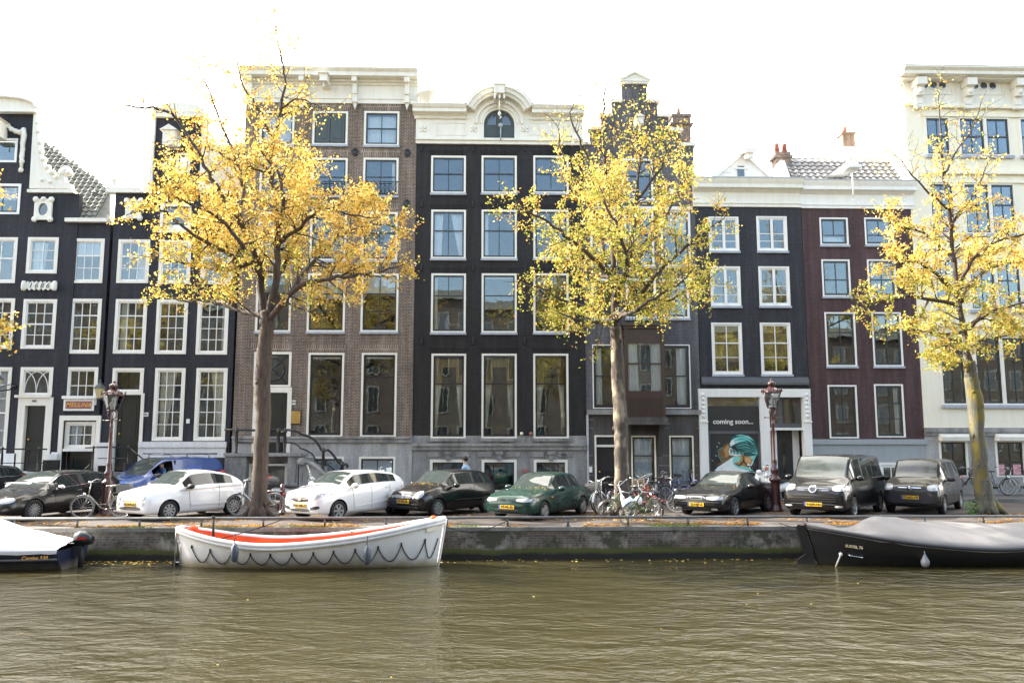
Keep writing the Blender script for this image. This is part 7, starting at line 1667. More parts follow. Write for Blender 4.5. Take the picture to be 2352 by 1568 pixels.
def bicycle(label, u, v, head, frame='bike_black', tyre='tyre_black', lean=6, step=True, basket=None, rack=True, saddle='saddle_black', mud=None, z=0.0, r=.345, group='bicycles left at the roadside', pos=None, crate=None, steer=0, bars='up', y=None):
    p=gnd(u,v,z) if pos is None else Vector(pos); root=empty('bicycle',p,label=label,cat='bicycle',group=group); root.rotation_euler=(math.radians(lean),0,math.radians(head))
    R=r; A=Vector((-.54,0,R)); F=Vector((.56,0,R)); BB=Vector((-.08,0,.29)); ST=Vector((-.24,0,.83)); H0=Vector((.36,0,.86)); H1=Vector((.39,0,.70)); 
    m=MB(); t=.016
    m.tube([BB,ST],t,6); m.tube([H1+Vector((-.0,0,0)),H0,H0+Vector((-.02,0,.08))],.02,6)
    if step: m.tube([H1+Vector((0,0,.02)),Vector((.12,0,.42)),Vector((-.12,0,.43))],t,6); m.tube([H1,Vector((.05,0,.33)),BB],t,6)
    else: m.tube([H0-Vector((0,0,.04)),ST-Vector((-.02,0,.08))],t,6); m.tube([H1,BB],t,6)
    for s_ in (-.06,.06): m.tube([BB+Vector((0,s_*.5,0)),A+Vector((0,s_,0))],.010,5); m.tube([ST-Vector((0,0,.08)),A+Vector((0,s_,0))],.009,5); m.tube([H1+Vector((.01,s_*.6,0)),Vector((.46,s_,.50)),F+Vector((0,s_,0))],.012,5)
    m.build('frame',M[frame],root)
    tm,sm_=bikewheel(r)
    for c in (A,F):
        w=bpy.data.objects.new('wheel',tm.copy()); w.data.materials.append(M[tyre]); C.objects.link(w); w.parent=root; w.location=c
        s_=bpy.data.objects.new('rim',sm_.copy()); s_.data.materials.append(M['spoke_metal']); C.objects.link(s_); s_.parent=w
    for c,a0,a1 in ((A,.1*PI,1.05*PI),(F,.0*PI+.25,.95*PI)):
        q=MB(); P=[]
        for i in range(13):
            a=a0+(a1-a0)*i/12; rr=R+.018; P.append([c+Vector((rr*math.cos(a),y_,rr*math.sin(a)-(abs(y_)>.02)*.01)) for y_ in (-.03,0,.03)])
        q.grid(P); q.build('mudguard',M[mud or frame],root)
    hb=MB(); top=H0+Vector((-.03,0,.14)); hb.tube([H0,top],.012,6)
    if bars=='up': hb.tube([top+Vector((-.22,-.29,.10)),top+Vector((-.05,-.28,.13)),top+Vector((.05,-.12,.06)),top,top+Vector((.05,.12,.06)),top+Vector((-.05,.28,.13)),top+Vector((-.22,.29,.10))],.012,6)
    else: hb.tube([top+Vector((-.10,-.30,.02)),top+Vector((0,-.15,.02)),top,top+Vector((0,.15,.02)),top+Vector((-.10,.30,.02))],.012,6)
    h=hb.build('handlebar',M['spoke_metal'],root)
    for s_ in (-1,1): g=MB(); g.tube([top+Vector((-.24,s_*.29,.10)),top+Vector((-.12,s_*.288,.11))],.018,6); g.build('grip',M['saddle_black'],h)
    s=MB(); s.tube([ST,ST+Vector((-.03,0,.11))],.012,6); s.ball(ST+Vector((-.08,0,.14)),.13,.09,.035,10,6); s.ball(ST+Vector((.06,0,.135)),.10,.035,.028,8,5); s.build('saddle',M[saddle],root)
    c=MB(); c.obox((-.29,-.05,.31),(.26,0,.012),(0,.012,0),(0,0,.05)); c.tube([BB+Vector((0,-.09,0)),BB+Vector((.08,-.09,-.14)),BB+Vector((.08,-.17,-.14))],.012,5); c.tube([BB+Vector((0,.06,0)),BB+Vector((-.08,.06,.14)),BB+Vector((-.08,.15,.14))],.012,5); c.build('chain_guard',M['bike_black'],root)
    if rack:
        k=MB(); zr=R*2+.07
        for s_ in (-.06,.06): k.tube([(-.30,s_,zr),(-.78,s_,zr)],.008,4); k.tube([(-.62,s_,zr),A+Vector((0,s_,0))],.007,4)
        for xx in (-.35,-.5,-.65,-.78): k.tube([(xx,-.06,zr),(xx,.06,zr)],.006,4)
        k.build('luggage_rack',M['bike_black' if frame!='bike_silver' else 'spoke_metal'],root)
        k=MB(); k.ball((-.84,0,R+.30),.03,.04,.04,8,5); k.build('rear_reflector',M['tail'],root)
    l=MB(); l.ball(H1+Vector((.11,0,.02)),.05,.05,.05,8,6); l.build('front_light',M['chrome'],root)
    if basket:
        b=MB(); x0,x1,z0,z1=.46,.78,.76,1.02
        for zz in [z0+(z1-z0)*i/4 for i in range(5)]: b.tube([(x0,-.19,zz),(x1,-.19,zz),(x1,.19,zz),(x0,.19,zz),(x0,-.19,zz)],.008,4)
        for yy in [-.19+.38*i/6 for i in range(7)]: b.tube([(x0,yy,z1),(x0,yy,z0),(x1,yy,z0),(x1,yy,z1)],.006,4)
        for xx in [x0+(x1-x0)*i/4 for i in range(5)]: b.tube([(xx,-.19,z1),(xx,-.19,z0)],.006,4); b.tube([(xx,.19,z1),(xx,.19,z0)],.006,4)
        b.build('basket',M[basket],root)
    if crate:
        k=MB(); zr=R*2+.08; k.box(-.80,-.42,-.15,.15,zr,zr+.02); k.box(-.80,-.78,-.15,.15,zr+.02,zr+.24); k.box(-.44,-.42,-.15,.15,zr+.02,zr+.24); k.box(-.78,-.44,-.15,-.13,zr+.02,zr+.24); k.box(-.78,-.44,.13,.15,zr+.02,zr+.24); k.build('rear_crate',M[crate],root)
    return root
bicycle('old pale step-through bicycle with rear crate leaning on the left crowned lamp post',234,1191,186,'bike_grey','tyre_grey',lean=-5,crate='crate_grey',saddle='bike_grey')
bicycle('silver step-through bicycle leaning on the trunk of the left tree',588,1184,181,'bike_silver','tyre_grey',lean=-5)
bicycle('black bicycle with wire front basket, leftmost of the heap by the middle tree',1396,1181,238,'bike_black','tyre_black',lean=12,basket='crate_grey',mud='bike_white')
bicycle('cream-tyred green bicycle slumped low at the front left of the bicycle heap',1428,1187,200,'bike_green','tyre_cream',lean=-34,mud='bike_black')
bicycle('white bicycle facing the canal in the middle of the bicycle heap',1446,1190,258,'bike_white','tyre_cream',lean=16)
bicycle('green bicycle with whitish front tyre nearest the rail',1462,1199,222,'bike_green','tyre_cream',lean=-28,mud='bike_black')
bicycle('white framed bicycle with pale rear mudguard half behind the wire-basket bicycle',1408,1178,215,'bike_white','tyre_black',lean=10)
bicycle('tall black bicycle with wicker basket behind the white one in the heap',1475,1170,262,'bike_black','tyre_black',lean=8,basket='wicker')
bicycle('bright orange bicycle standing behind the bicycle heap',1489,1164,250,'bike_orange','tyre_black',lean=5,step=False)
bicycle('dark red bicycle leaning to the right of the white bicycle',1493,1182,292,'bike_red','tyre_black',lean=24)
bicycle('dark blue bicycle with grey tyres at the right side of the heap',1516,1176,335,'bike_blue','tyre_grey',lean=-6)
bicycle('dark bicycle with brown saddle behind the dark blue one',1502,1160,205,'bike_blue','tyre_black',lean=4,saddle='saddle_brown')
bicycle('black roadster bicycle between the heap and the lilac bicycle',1542,1150,178,'bike_black','tyre_grey',lean=-4)
bicycle('lilac step-through bicycle beside the black convertible',1572,1145,8,'bike_lilac','tyre_black',lean=-3)
gr='bicycles parked against the cream building'
bicycle('black bicycle with grey front crate left of the mossy right tree',2208,1136,4,'bike_black','tyre_cream',lean=4,basket='crate_grey',z=PZ,group=gr)
bicycle('black bicycle with cream tyres emerging right of the mossy tree',2292,1137,4,'bike_black','tyre_cream',lean=4,z=PZ,group=gr)
bicycle('pale grey bicycle with black tyres at the right edge by the posters',2346,1137,183,'bike_silver','tyre_black',lean=4,z=PZ,group=gr)
bicycle('dark bicycle partly behind the small dark van',2170,1135,5,'bike_black','tyre_grey',lean=4,z=PZ,group=gr)
def blob(label,cat,name,u,v,Y,sz,mat,seed=1):
    rg=random.Random(seed); p=at(u,v,Y); m=MB(); n=m
    m.ball((0,0,0),sz[0],sz[1],sz[2],12,8); m.v=[tuple(Vector(q)*(1+.16*noise.noise(Vector(q)*9+Vector((seed,0,0))))) for q in m.v]
    m.tube([(0,0,sz[2]*.8),(.03,0,sz[2]*1.3)],[.04,.015],6); o=m.build(name,M[mat]); o.location=p; tag(o,label,cat)
blob('crumpled light blue plastic bag hanging on a bicycle in the heap','bag','plastic_bag',1446,1153,24.1,(.17,.12,.13),'bag_blue',2); blob('round white plastic bag over a bicycle saddle in the heap','bag','plastic_bag',1466,1149,23.9,(.12,.11,.12),'bag_white',5)
# ------------------------------------------------------------------ scooters
def scooter(label,u,v,head,body,box=None,screen=False,lean=3,z=0,flower=False):
    root=empty('scooter',gnd(u,v,z),label=label,cat='scooter',group='motor scooters beside the cars'); root.rotation_euler=(math.radians(lean),0,math.radians(head)); r=.26
    for x in (-.62,.66):
        m=MB(); m.lathe([(r*.6,-.05),(r*.95,-.06),(r,-.02),(r,.02),(r*.95,.06),(r*.6,.05)],(0,0,0),20,ax='y'); w=m.build('wheel',M['tyre'],root,loc=(x,0,r)); m=MB(); m.lathe([(.0,-.04),(r*.6,-.045),(r*.6,.045),(0,.04)],(0,0,0),14,ax='y'); m.build('rim',M['rim'],w)
    def loft(secs,name,mat,par=root):
        m=MB(); P=[]
        for x,zc,hw,hh in secs: P.append([(x,hw*math.cos(a)*(1-.0),zc+hh*math.sin(a)) for a in [2*PI*k/12 for k in range(12)]])
        m.grid(P,closed=True); m.poly(P[0][::-1]); m.poly(P[-1]); return m.build(name,M[mat],par)
    loft([(-.92,.66,.07,.05),(-.8,.64,.15,.13),(-.5,.60,.19,.18),(-.2,.52,.19,.17),(-.05,.40,.15,.12)],'rear_body',body)
    loft([(-.10,.30,.15,.05),(.2,.27,.17,.05),(.4,.32,.17,.08)],'floor',body)
    m=MB(); P=[]
    for zz,xx,hw in ((.26,.42,.17),(.45,.42,.21),(.7,.38,.20),(.86,.34,.14),(.95,.33,.10)): P.append([(xx-.03,-hw,zz),(xx+.05,-hw*.6,zz),(xx+.09,0,zz),(xx+.05,hw*.6,zz),(xx-.03,hw,zz)])
    m.grid(P); m.grid([[(a-.03,b,c) for a,b,c in row][::-1] for row in P]); m.build('front_shield',M[body],root)
    loft([(.45,.50,.05,.06),(.62,.56,.08,.05),(.80,.50,.07,.05),(.90,.40,.05,.04)],'front_mudguard',body)
    m=MB(); m.tube([(.36,0,.9),(.66,.0,.28)],.03,6); m.tube([(.22,-.33,1.06),(.30,-.2,1.04),(.33,0,.98),(.30,.2,1.04),(.22,.33,1.06)],.018,6); hb=m.build('handlebar',M['plastic'],root)
    m=MB(); m.ball((.37,0,1.0),.13,.11,.10,10,6); m.build('headlight',M['lamp' if screen else body],hb)
    for s_ in (-1,1):
        m=MB(); m.tube([(.3,s_*.24,1.05),(.30,s_*.32,1.22)],.008,4); m.ball((.30,s_*.34,1.27),.02,.07,.05,8,5); m.build('wing_mirror',M['chrome'],hb)
    loft([(-.75,.79,.10,.04),(-.5,.80,.15,.05),(-.15,.76,.14,.05),(.0,.70,.08,.03)],'saddle','saddle_black')
    m=MB(); m.ball((-.93,0,.62),.04,.09,.05,8,5); m.build('tail_light',M['tail'],root)
    m=MB(); m.box(-.97,-.955,-.09,.09,.36,.48); m.build('number_plate',M['bag_blue'],root)
    m=MB(); m.tube([(-.2,-.16,.22),(-.6,-.18,.26),(-.85,-.18,.32)],[.03,.05,.05],8); m.build('exhaust',M['rim'],root)
    if box: 
        m=MB(); m.ball((-.92,0,.98),.24,.21,.15,14,8); b=m.build('top_box',M[box],root); m=MB(); m.ball((-1.0,0,1.04),.17,.17,.09,12,6); m.build('red_reflector',M['tail'],b)
    if screen:
        m=MB(); P=[[(.42-.30*t*.6,y_,1.02+.48*t) for y_ in (-.2+.04*t,-.1,0,.1,.2-.04*t)] for t in (0,.35,.7,1)]; P=[[(a-abs(b)*.4,b,c) for a,b,c in row] for row in P]; m.grid(P); m.build('windscreen',M['screen'],root)
    if flower:
        m=MB()
        for k in range(5): a=k*1.256; m.ball((.35+.0,.30+.04*math.cos(a),1.12+.04*math.sin(a)),.03,.035,.035,6,4)
        m.build('silk_flower',M['bike_orange'],root)
    return root
m_,nt_,b_=newmat('clear_screen'); b_.inputs['Base Color'].default_value=(.6,.62,.6,1); b_.inputs['Alpha'].default_value=.45; b_.inputs['Roughness'].default_value=.1; M['screen']=m_
scooter('big silver scooter with red and grey top box behind the white five-door hatchback',688,1170,12,'bike_silver',box='crate_grey',screen=True)
scooter('white scooter with red tail light behind the right lamp post',1780,1152,200+0,'bike_white',lean=-3); 
scooter('small white scooter with orange flower before the mural',1745,1143,260,'bike_white',flower=True,z=PZ)
# ------------------------------------------------------------------ lamp posts and bollards
pc('lamp_maroon',(.060,.020,.020),rough=.3,coat=.5); M['lamp_glass']=panemat('lantern_glass',refl=.25,wav=.0,tint=(.85,.86,.86))
def lamppost(label,u,v,vt):
    p=gnd(u,v); root=empty('street_lamp',p,label=label,cat='street lamp',group='crowned lamp posts on the quay'); D=p.dot(FWD)
    H=at(u,vt,p.y).z; k=H/4.06
    m=MB(); m.lathe([(.24,0),(.24,.05),(.19,.12),(.155,.25),(.145,.85),(.15,.92),(.19,.96),(.19,1.02),(.13,1.06),(.10,1.15),(.13,1.26),(.14,1.30),(.09,1.36),(.085,1.5),(.075,1.55),(.085,1.57),(.062,1.62),(.055,2.3),(.045,2.72),(.06,2.74),(.045,2.78),(.04,2.96),(.055,2.98),(.03,3.0)],(0,0,0),16)
    m.v=[(a,b,c*k) for a,b,c in m.v]; m.build('post',M['lamp_maroon'],root)
    m=MB(); z0=2.96*k; m.tube([(-.26,0,z0-.02),(.26,0,z0-.02)],.012,6)
    for s_ in (-1,1): m.ball((s_*.26,0,z0-.02),.03); 
    for a in range(4):
        c_,s_=math.cos(a*PI/2+.6),math.sin(a*PI/2+.6); m.tube([(.03*c_,.03*s_,z0),(.13*c_,.13*s_,z0+.12),(.12*c_,.12*s_,z0+.22),(.06*c_,.06*s_,z0+.28)],.016,5)
    m.build('bracket',M['lamp_maroon'],root)
    zb,zt=3.25*k,3.74*k; rb,rt=.16,.31; fr=MB()
    for a in range(6):
        A=2*PI*a/6+.35; c_,s_=math.cos(A),math.sin(A); fr.tube([(rb*c_,rb*s_,zb),(rt*c_,rt*s_,zt)],.014,5); 
        B=2*PI*(a+1)/6+.35; fr.tube([(rb*c_,rb*s_,zb),(rb*math.cos(B),rb*math.sin(B),zb)],.018,5); fr.tube([(rt*c_,rt*s_,zt),(rt*math.cos(B),rt*math.sin(B),zt)],.022,5)
        fr.lathe([(.0,0),(.035,.03),(.02,.06),(.03,.09),(.0,.14)],((rt+.03)*c_,(rt+.03)*s_,zt+.0),6); mid=Vector((math.cos((A+B)/2),math.sin((A+B)/2),0))*rt*.9; fr.ball((mid.x,mid.y,zt+.07),.03,.03,.04,6,4)
    fr.lathe([(.0,zb-.02),(.16,zb-.02),(.16,zb+.01),(0,zb+.01)],(0,0,0),6)
    lf=fr.build('lantern_frame',M['lamp_maroon'],root)
    m=MB(); m.lathe([(rt*1.02,zt+.01),(.24,zt+.10),(.12,zt+.17),(.09,zt+.2)],(0,0,0),6,sm=False); m.lathe([(.09,zt+.2),(.13,zt+.24),(.14,zt+.30),(.09,zt+.36),(.04,zt+.38),(.06,zt+.42),(.0,zt+.47)],(0,0,0),12)
    for a in range(6): c_,s_=math.cos(a*PI/3),math.sin(a*PI/3); m.tube([(.12*c_,.12*s_,zt+.24),(.15*c_,.15*s_,zt+.30),(.05*c_,.05*s_,zt+.37)],.014,4)
    m.build('crown_cap',M['lamp_maroon'],root)
    m=MB()
    for a in range(6):
        A,B=2*PI*a/6+.35,2*PI*(a+1)/6+.35; m.quad((rb*math.cos(A),rb*math.sin(A),zb),(rb*math.cos(B),rb*math.sin(B),zb),(rt*math.cos(B),rt*math.sin(B),zt),(rt*math.cos(A),rt*math.sin(A),zt))
    m.build('lantern_glass',M['lamp_glass'],root)
    m=MB(); m.lathe([(.05,zb+.02),(.05,zb+.1),(.09,zb+.15),(.10,zb+.22),(.04,zb+.3),(.045,zt-.1)],(0,0,0),10); m.build('lamp_bulb',M['bag_white'],root); return root
lamppost('crowned maroon lamp post between the glossy black hatchback and the white retro hatchback',244,1182,884); lamppost('crowned maroon lamp post between the convertible and the tall black van',1783,1174,878)
def bollard(label,u,v,h=.95):
    m=MB(); m.lathe([(.10,0),(.10,.1),(.075,.14),(.075,h*.8),(.095,h*.84),(.07,h*.9),(.05,h),(0,h+.01)],(0,0,0),12); o=m.build('bollard',M['lamp_maroon']); o.location=gnd(u,v); tag(o,label,'bollard','iron bollards')
bollard('rusty iron bollard beside the silver scooter',647,1182); bollard('dark iron bollard left of the left tree',512,1150)
# ------------------------------------------------------------------ boats
def hull(L_, beam, shape, sheer, keel=.25, n=30, k=9, flare=.16):
    """returns grids; x from 0..L; shape(t)->half beam factor; sheer(t)->gunwale z above water; keel below water"""
    P=[]
    for i in range(n+1):
        t=i/n; b=beam/2*shape(t); zs=sheer(t); row=[]
        kz=-keel*(1-.0*abs(2*t-1)**3)
        for j in range(k+1):
            s=j/k; y=b*(math.sin(s*PI/2)**.62)*(1-flare*(1-s)); z=kz+(zs-kz)*(s**1.35); row.append(Vector((t*L_,y,z)))
        P.append(row)
    return P
def mirror_grid(P): return [[Vector((p.x,-p.y,p.z)) for p in row] for row in P]
M['bwhite']=None
def hullmat(name,col,dirt,zl=.10):
    m,nt,b=newmat(name); tc=nt.nodes.new('ShaderNodeTexCoord'); sx=nt.nodes.new('ShaderNodeSeparateXYZ'); L(nt,tc.outputs['Object'],sx.inputs[0]); v=coords(nt,(1,1,.3)); no=N(nt,'ShaderNodeTexNoise',Scale=3,Detail=7); L(nt,v,no.inputs['Vector'])
    ma=N(nt,'ShaderNodeMath',operation='MULTIPLY_ADD'); L(nt,no.outputs[0],ma.inputs[0]); ma.inputs[1].default_value=-.35; L(nt,sx.outputs[2],ma.inputs[2])
    mr=N(nt,'ShaderNodeMapRange'); L(nt,ma.outputs[0],mr.inputs[0]); mr.inputs[1].default_value=-.16; mr.inputs[2].default_value=.05; mr.inputs[3].default_value=.85; mr.inputs[4].default_value=0
    r=ramp(nt,no.outputs[0],[(.3,[c*.88 for c in col]),(.6,col)]); L(nt,mixc(nt,mr.outputs[0],r.outputs[0],dirt),b.inputs['Base Color']); b.inputs['Roughness'].default_value=.35; b.inputs['Coat Weight'].default_value=.3; return m
M['bwhite']=hullmat('white_boat_paint',(.78,.77,.75),(.35,.28,.12)); M['borange']=plain('orange_boat_paint',(.75,.11,.02),rough=.5); M['bblack']=hullmat('black_hull',(.014,.014,.016),(.03,.03,.025)); M['bnavy']=hullmat('navy_hull',(.02,.025,.055),(.16,.14,.11)); M['tarpw']=plain('white_tarpaulin',(.72,.72,.72),rough=.6,var=.04); M['tarpg']=plain('grey_tarpaulin',(.155,.15,.152),rough=.65,var=.08); M['rope']=plain('black_rope',(.015,.016,.02),rough=.8); M['fender']=plain('slate_fender',(.06,.075,.095),rough=.45); M['fenderg']=plain('grey_ball_fender',(.25,.25,.26),rough=.35)
# white lifeboat
yb=21.4; xL=at(418,1225,yb).x; xR=at(1010,1200,yb).x; Lb=xR-xL; rt=empty('rowing_boat',(xL,yb,WZ),label='white wooden lifeboat with orange inside and rope loops moored at the quay',cat='boat')
shp=lambda t: max(.02,(1-abs(2*t-1.0)**2.6))**.62
zL=at(412,1211,yb).z-WZ; zR=at(1005,1190,yb).z-WZ; zM=.57
sh=lambda t: zM+(zL-zM)*max(0,(1-t/.42))**2.1*1 + (zR-zM)*max(0,(t-.30)/.70)**1.9
P=hull(Lb,1.75,shp,sh,keel=.18)
# raked stems
for g_ in P:
    for q in g_: t=q.x/Lb; dz=q.z; q.x += (.16*(dz-.4) if t>.9 else 0)*((t-.9)/.1 if t>.9 else 0) - (.22*(dz-.5)*((.1-t)/.1) if t<.1 else 0)
m=MB(); m.grid([r_ for r_ in P]); m.grid(mirror_grid(P)[::-1]); m.build('hull',M['bwhite'],rt)
Pi=[[Vector(((q.x-Lb/2)*.975+Lb/2,q.y*.93,max(q.z-.01,.02))) for q in row] for row in P]
m=MB(); m.grid([row[3:] for row in Pi][::-1]); m.grid([row[3:] for row in mirror_grid(Pi)]); m.grid([[Vector((row[3].x,row[3].y,.12)),Vector((row[3].x,-row[3].y,.12))] for row in Pi]); m.build('inner_skin',M['borange'],rt)
m=MB()
for s_ in (1,-1):
    m.tube([Vector((r_[-1].x,s_*(r_[-1].y+.01),r_[-1].z+.0)) for r_ in P],.062,8); m.tube([Vector((r_[-1].x,s_*(r_[-1].y+.012),r_[-1].z-.075)) for r_ in P],.05,8)
m.build('gunwale',M['bwhite'],rt)
for t in (0,1): 
    r_=P[0 if t==0 else -1]; m=MB(); m.tube([Vector((q.x+(.03 if t else -.03),0,q.z)) for q in r_],.045,6); m.build('stem_post',M['bwhite'],rt)
for t,w_ in ((.30,.35),(.52,.26),(.72,.24)):
    i=int(t*30); h=P[i][-1]; m=MB(); m.box(h.x-w_/2,h.x+w_/2,-h.y*.92,h.y*.92,h.z-.17,h.z-.13); m.build('thwart',M['bwhite' if t<.4 else 'borange'],rt)
# grab line: knots and loops
m=MB(); kn=[.06,.14,.225,.30,.375,.455,.535,.61,.69,.775,.86,.945,.99]; 
def hp(t,zf):
    f=t*30; i=min(29,int(f)); a,b=P[i],P[i+1]; fr=f-i; row=[a[j].lerp(b[j],fr) for j in range(len(a))]; zt=row[-1].z; z=zt*zf if zf>0 else 0
    for j in range(len(row)-1):
        if row[j].z<=z<=row[j+1].z: s_=(z-row[j].z)/(row[j+1].z-row[j].z+1e-9); q=row[j].lerp(row[j+1],s_); return Vector((q.x,-q.y-.02,z))
    return Vector((row[-1].x,-row[-1].y-.02,z))
for i in range(len(kn)-1):
    a,b=kn[i],kn[i+1]; pts=[]
    for k_ in range(11):
        s_=k_/10; t=a+(b-a)*s_; zf=.60-.42*(1-(2*s_-1)**2); pts.append(hp(min(.995,t),max(.08,zf)))
    m.tube(pts,.012,5)
for t in kn[:-1]:
    q=hp(t,.60); m.tube([q+Vector((0,0,.05)),q-Vector((0,0,.03))],.022,5)
m.build('grab_line',M['rope'],rt)
def sausage(u,v0,v1,par):
    Yf=yb-.98; a=at(u,v0,Yf)-rt.location; b=at(u,v1,Yf)-rt.location; h=a.z-b.z; m=MB(); m.lathe([(.0,0),(.05,.02),(.085,.09),(.095,.2),(.095,h-.2),(.085,h-.1),(.04,h-.03),(.03,h)],(b.x,b.y,b.z),12); f=m.build('fender',M['fender'],par); m=MB(); m.tube([(a.x,a.y,a.z),(a.x,a.y+.05,a.z+.22)],.012,5); m.build('fender_rope',M['rope'],f)
sausage(538,1247,1291,rt); sausage(843,1252,1297,rt)
m=MB(); q=P[1][-1]; m.ball((q.x+.12,0,q.z+.02),.13,.10,.10,10,6); m.build('orange_bundle',M['borange'],rt); m=MB(); q=P[29][-1]; m.ball((q.x-.02,0,q.z+.06),.09,.09,.07,8,5); m.build('orange_bundle',M['borange'],rt)
m=MB(); q=hp(.965,.86); m.obox(q+Vector((0,-.01,0)),(.13,.06,.03),(0,.01,0),(0,0,.07)); m.build('name_plate',M['curty'],rt)
m=MB(); xs0=-.1; m.tube([(xs0-.02,-.06,-.1),(xs0-.02,-.06,.85),(xs0+.05,-.06,.95),(xs0+.5,.1,.98)],.022,6); m.tube([(xs0+.1,-.06,-.1),(xs0+.1,-.06,.85)],.018,6); m.tube([(xs0-.02,-.06,.6),(xs0+.1,-.06,.6)],.015,5); m.tube([(xs0-.02,-.06,.1),(xs0+.1,-.06,.1)],.015,5); m.build('stern_ladder',M['chrome'],rt)
m=MB(); m.box(-.40,.02,-.03,.03,-.2,.02); m.prism([(-.42,-.2),(-.02,-.2),(-.02,.18),(-.1,.18)],-.025,.025); m.build('rudder',M['plastic'],rt)
m=MB(); q=at(490,1250,yb-.2)-rt.location; q2=at(490,1188,yb-.2)-rt.location; m.tube([q,q2],.035,6); m.ball(q2,.05); m.tube([q+Vector((-.12,0,.18)),q+Vector((.1,0,.1))],.03,5); m.build('tiller_post',M['plastic'],rt)
# hawsers
def rope(label,a,b,sag=.25,r=.012):
    a,b=Vector(a),Vector(b); m=MB(); pts=[a.lerp(b,i/12)-Vector((0,0,sag*math.sin(PI*i/12))) for i in range(13)]; m.tube([q-a for q in pts],r,5); o=m.build('mooring_rope',M['rope']); o.location=a; tag(o,label,'rope','mooring ropes')
rope('mooring rope from the lifeboat stern across its orange inside to the quay rail',at(500,1238,yb),at(650,1192,QY+.1),.03); rope('mooring rope from the lifeboat bow to the quay rail at the right',at(1010,1205,yb),at(1165,1195,QY+.1),.22); rope('thin mooring rope from the black covered boat to the quay',at(1843,1208,21.35),at(1790,1200,QY-.02),.05); rope('mooring rope from the lifeboat amidships to the quay rail',at(810,1222,yb+.4),at(765,1196,QY+.05),.02)
# right covered boat
yb2=21.35; xL=at(1868,1245,yb2).x; Lb2=8.2; rt2=empty('covered_boat',(xL,yb2,WZ),label='black open boat under a grey tarpaulin at the right edge',cat='boat')
shp2=lambda t: max(.02,(1-abs(2*t-1.0)**3.2))**.7
z0=at(1850,1206,yb2).z-WZ; zM=.46; sh2=lambda t: zM+(z0-zM)*max(0,1-t/.55)**1.8+(z0-zM)*1.1*max(0,(t-.5)/.5)**2
P2=hull(Lb2,1.85,shp2,sh2,keel=.22)
for g_ in P2:
    for q in g_: t=q.x/Lb2; q.x -= .3*(q.z-.35)*max(0,(.1-t)/.1)
m=MB(); m.grid(P2); m.grid(mirror_grid(P2)[::-1]); m.build('hull',M['bblack'],rt2)
m=MB()
for s_ in (1,-1): m.tube([Vector((r_[-1].x,s_*(r_[-1].y+.01),r_[-1].z-.03)) for r_ in P2],.045,8)
m.build('rubbing_strake',M['plastic'],rt2)
def cover(P,rise,nm,mat,par,skirt=.10,n=16,wr=.02,seed=0,pw=2.2):
    R=[]
    for i,row in enumerate(P):
        t=i/(len(P)-1); g=row[-1]; r_=[]
        for j in range(n+1):
            s_=-1+2*j/n; y=s_*(g.y+.035); pr=(1-abs(s_)**pw)**.9 if abs(s_)<1 else 0; z=g.z+.03+rise(t)*pr+wr*noise.noise(Vector((g.x*1.6,s_*3+seed,0)))*(1-abs(s_)); r_.append(Vector((g.x,y,z)))
        a,b=r_[0].copy(),r_[-1].copy(); a.z-=skirt+.03*noise.noise(Vector((g.x*4,seed,1))); b.z-=skirt; R.append([a]+r_+[b])
    m=MB(); m.grid(R); m.grid([[q-Vector((0,0,.012)) for q in row][::-1] for row in R]); return m.build(nm,M[mat],par)
cover(P2,lambda t: .05+.43*(min(1,max(0,(t-.115)/.075))**1.2)*(1-.25*max(0,(t-.62)/.38)),'tarpaulin','tarpg',rt2,wr=.09,pw=1.5)
m=MB(); X0=P2[0][-1].x; zt=P2[0][-1].z
m.prism([(X0-.03,zt),(X0-.20,zt+.02),(X0-.24,zt-.05),(X0-.12,zt-.55),(X0-.05,zt-.72),(X0-.25,zt-.85),(X0-.26,-.2),(X0+.22,-.2),(X0+.12,zt-.6)][::-1],-.035,.035); m.build('rudder',M['bblack'],rt2)
m=MB(); m.ball((X0+.02,0,zt+.03),.07,.06,.06); m.build('bow_cap',M['lamp_maroon'],rt2)
def hp2(t,z,P=P2,n=30):
    f=t*n; i=min(n-1,int(f)); fr=f-i; row=[P[i][j].lerp(P[i+1][j],fr) for j in range(len(P[i]))]
    for j in range(len(row)-1):
        if row[j].z<=z<=row[j+1].z: s_=(z-row[j].z)/(row[j+1].z-row[j].z+1e-9); q=row[j].lerp(row[j+1],s_); return Vector((q.x,-q.y,z))
    return Vector((row[-1].x,-row[-1].y,z))
def balls(par,P,t,h=.42):
    q=hp2(t,h,P); m=MB(); m.lathe([(.0,-.13),(.07,-.11),(.105,-.03),(.10,.03),(.05,.13),(.025,.18),(.02,.2)],q+Vector((0,-.12,-.05)),12); f=m.build('ball_fender',M['fenderg'],par); m=MB(); m.tube([q+Vector((0,-.12,.14)),q+Vector((0,-.03,.42))],.012,5); m.build('fender_rope',M['bwhite'],f)
balls(rt2,P2,.295,.20); balls(rt2,P2,.70,.24)
m=MB(); q=hp2(.085,.26); e_=hp2(.125,.22); m.tube([q+Vector((0,-.01,.03)),q+Vector((.02,-.07,0)),e_+Vector((-.02,-.07,0)),e_+Vector((0,-.01,.03))],.014,6); m.build('grab_handle',M['chrome'],rt2)
m=MB(); q=hp2(.062,.28); m.tube([q+Vector((.02,-.03,0)),q+Vector((-.22,-.12,-.42))],.022,6); m.ball(q+Vector((.02,-.03,0)),.05); m.build('stay_rod',M['bwhite'],rt2)
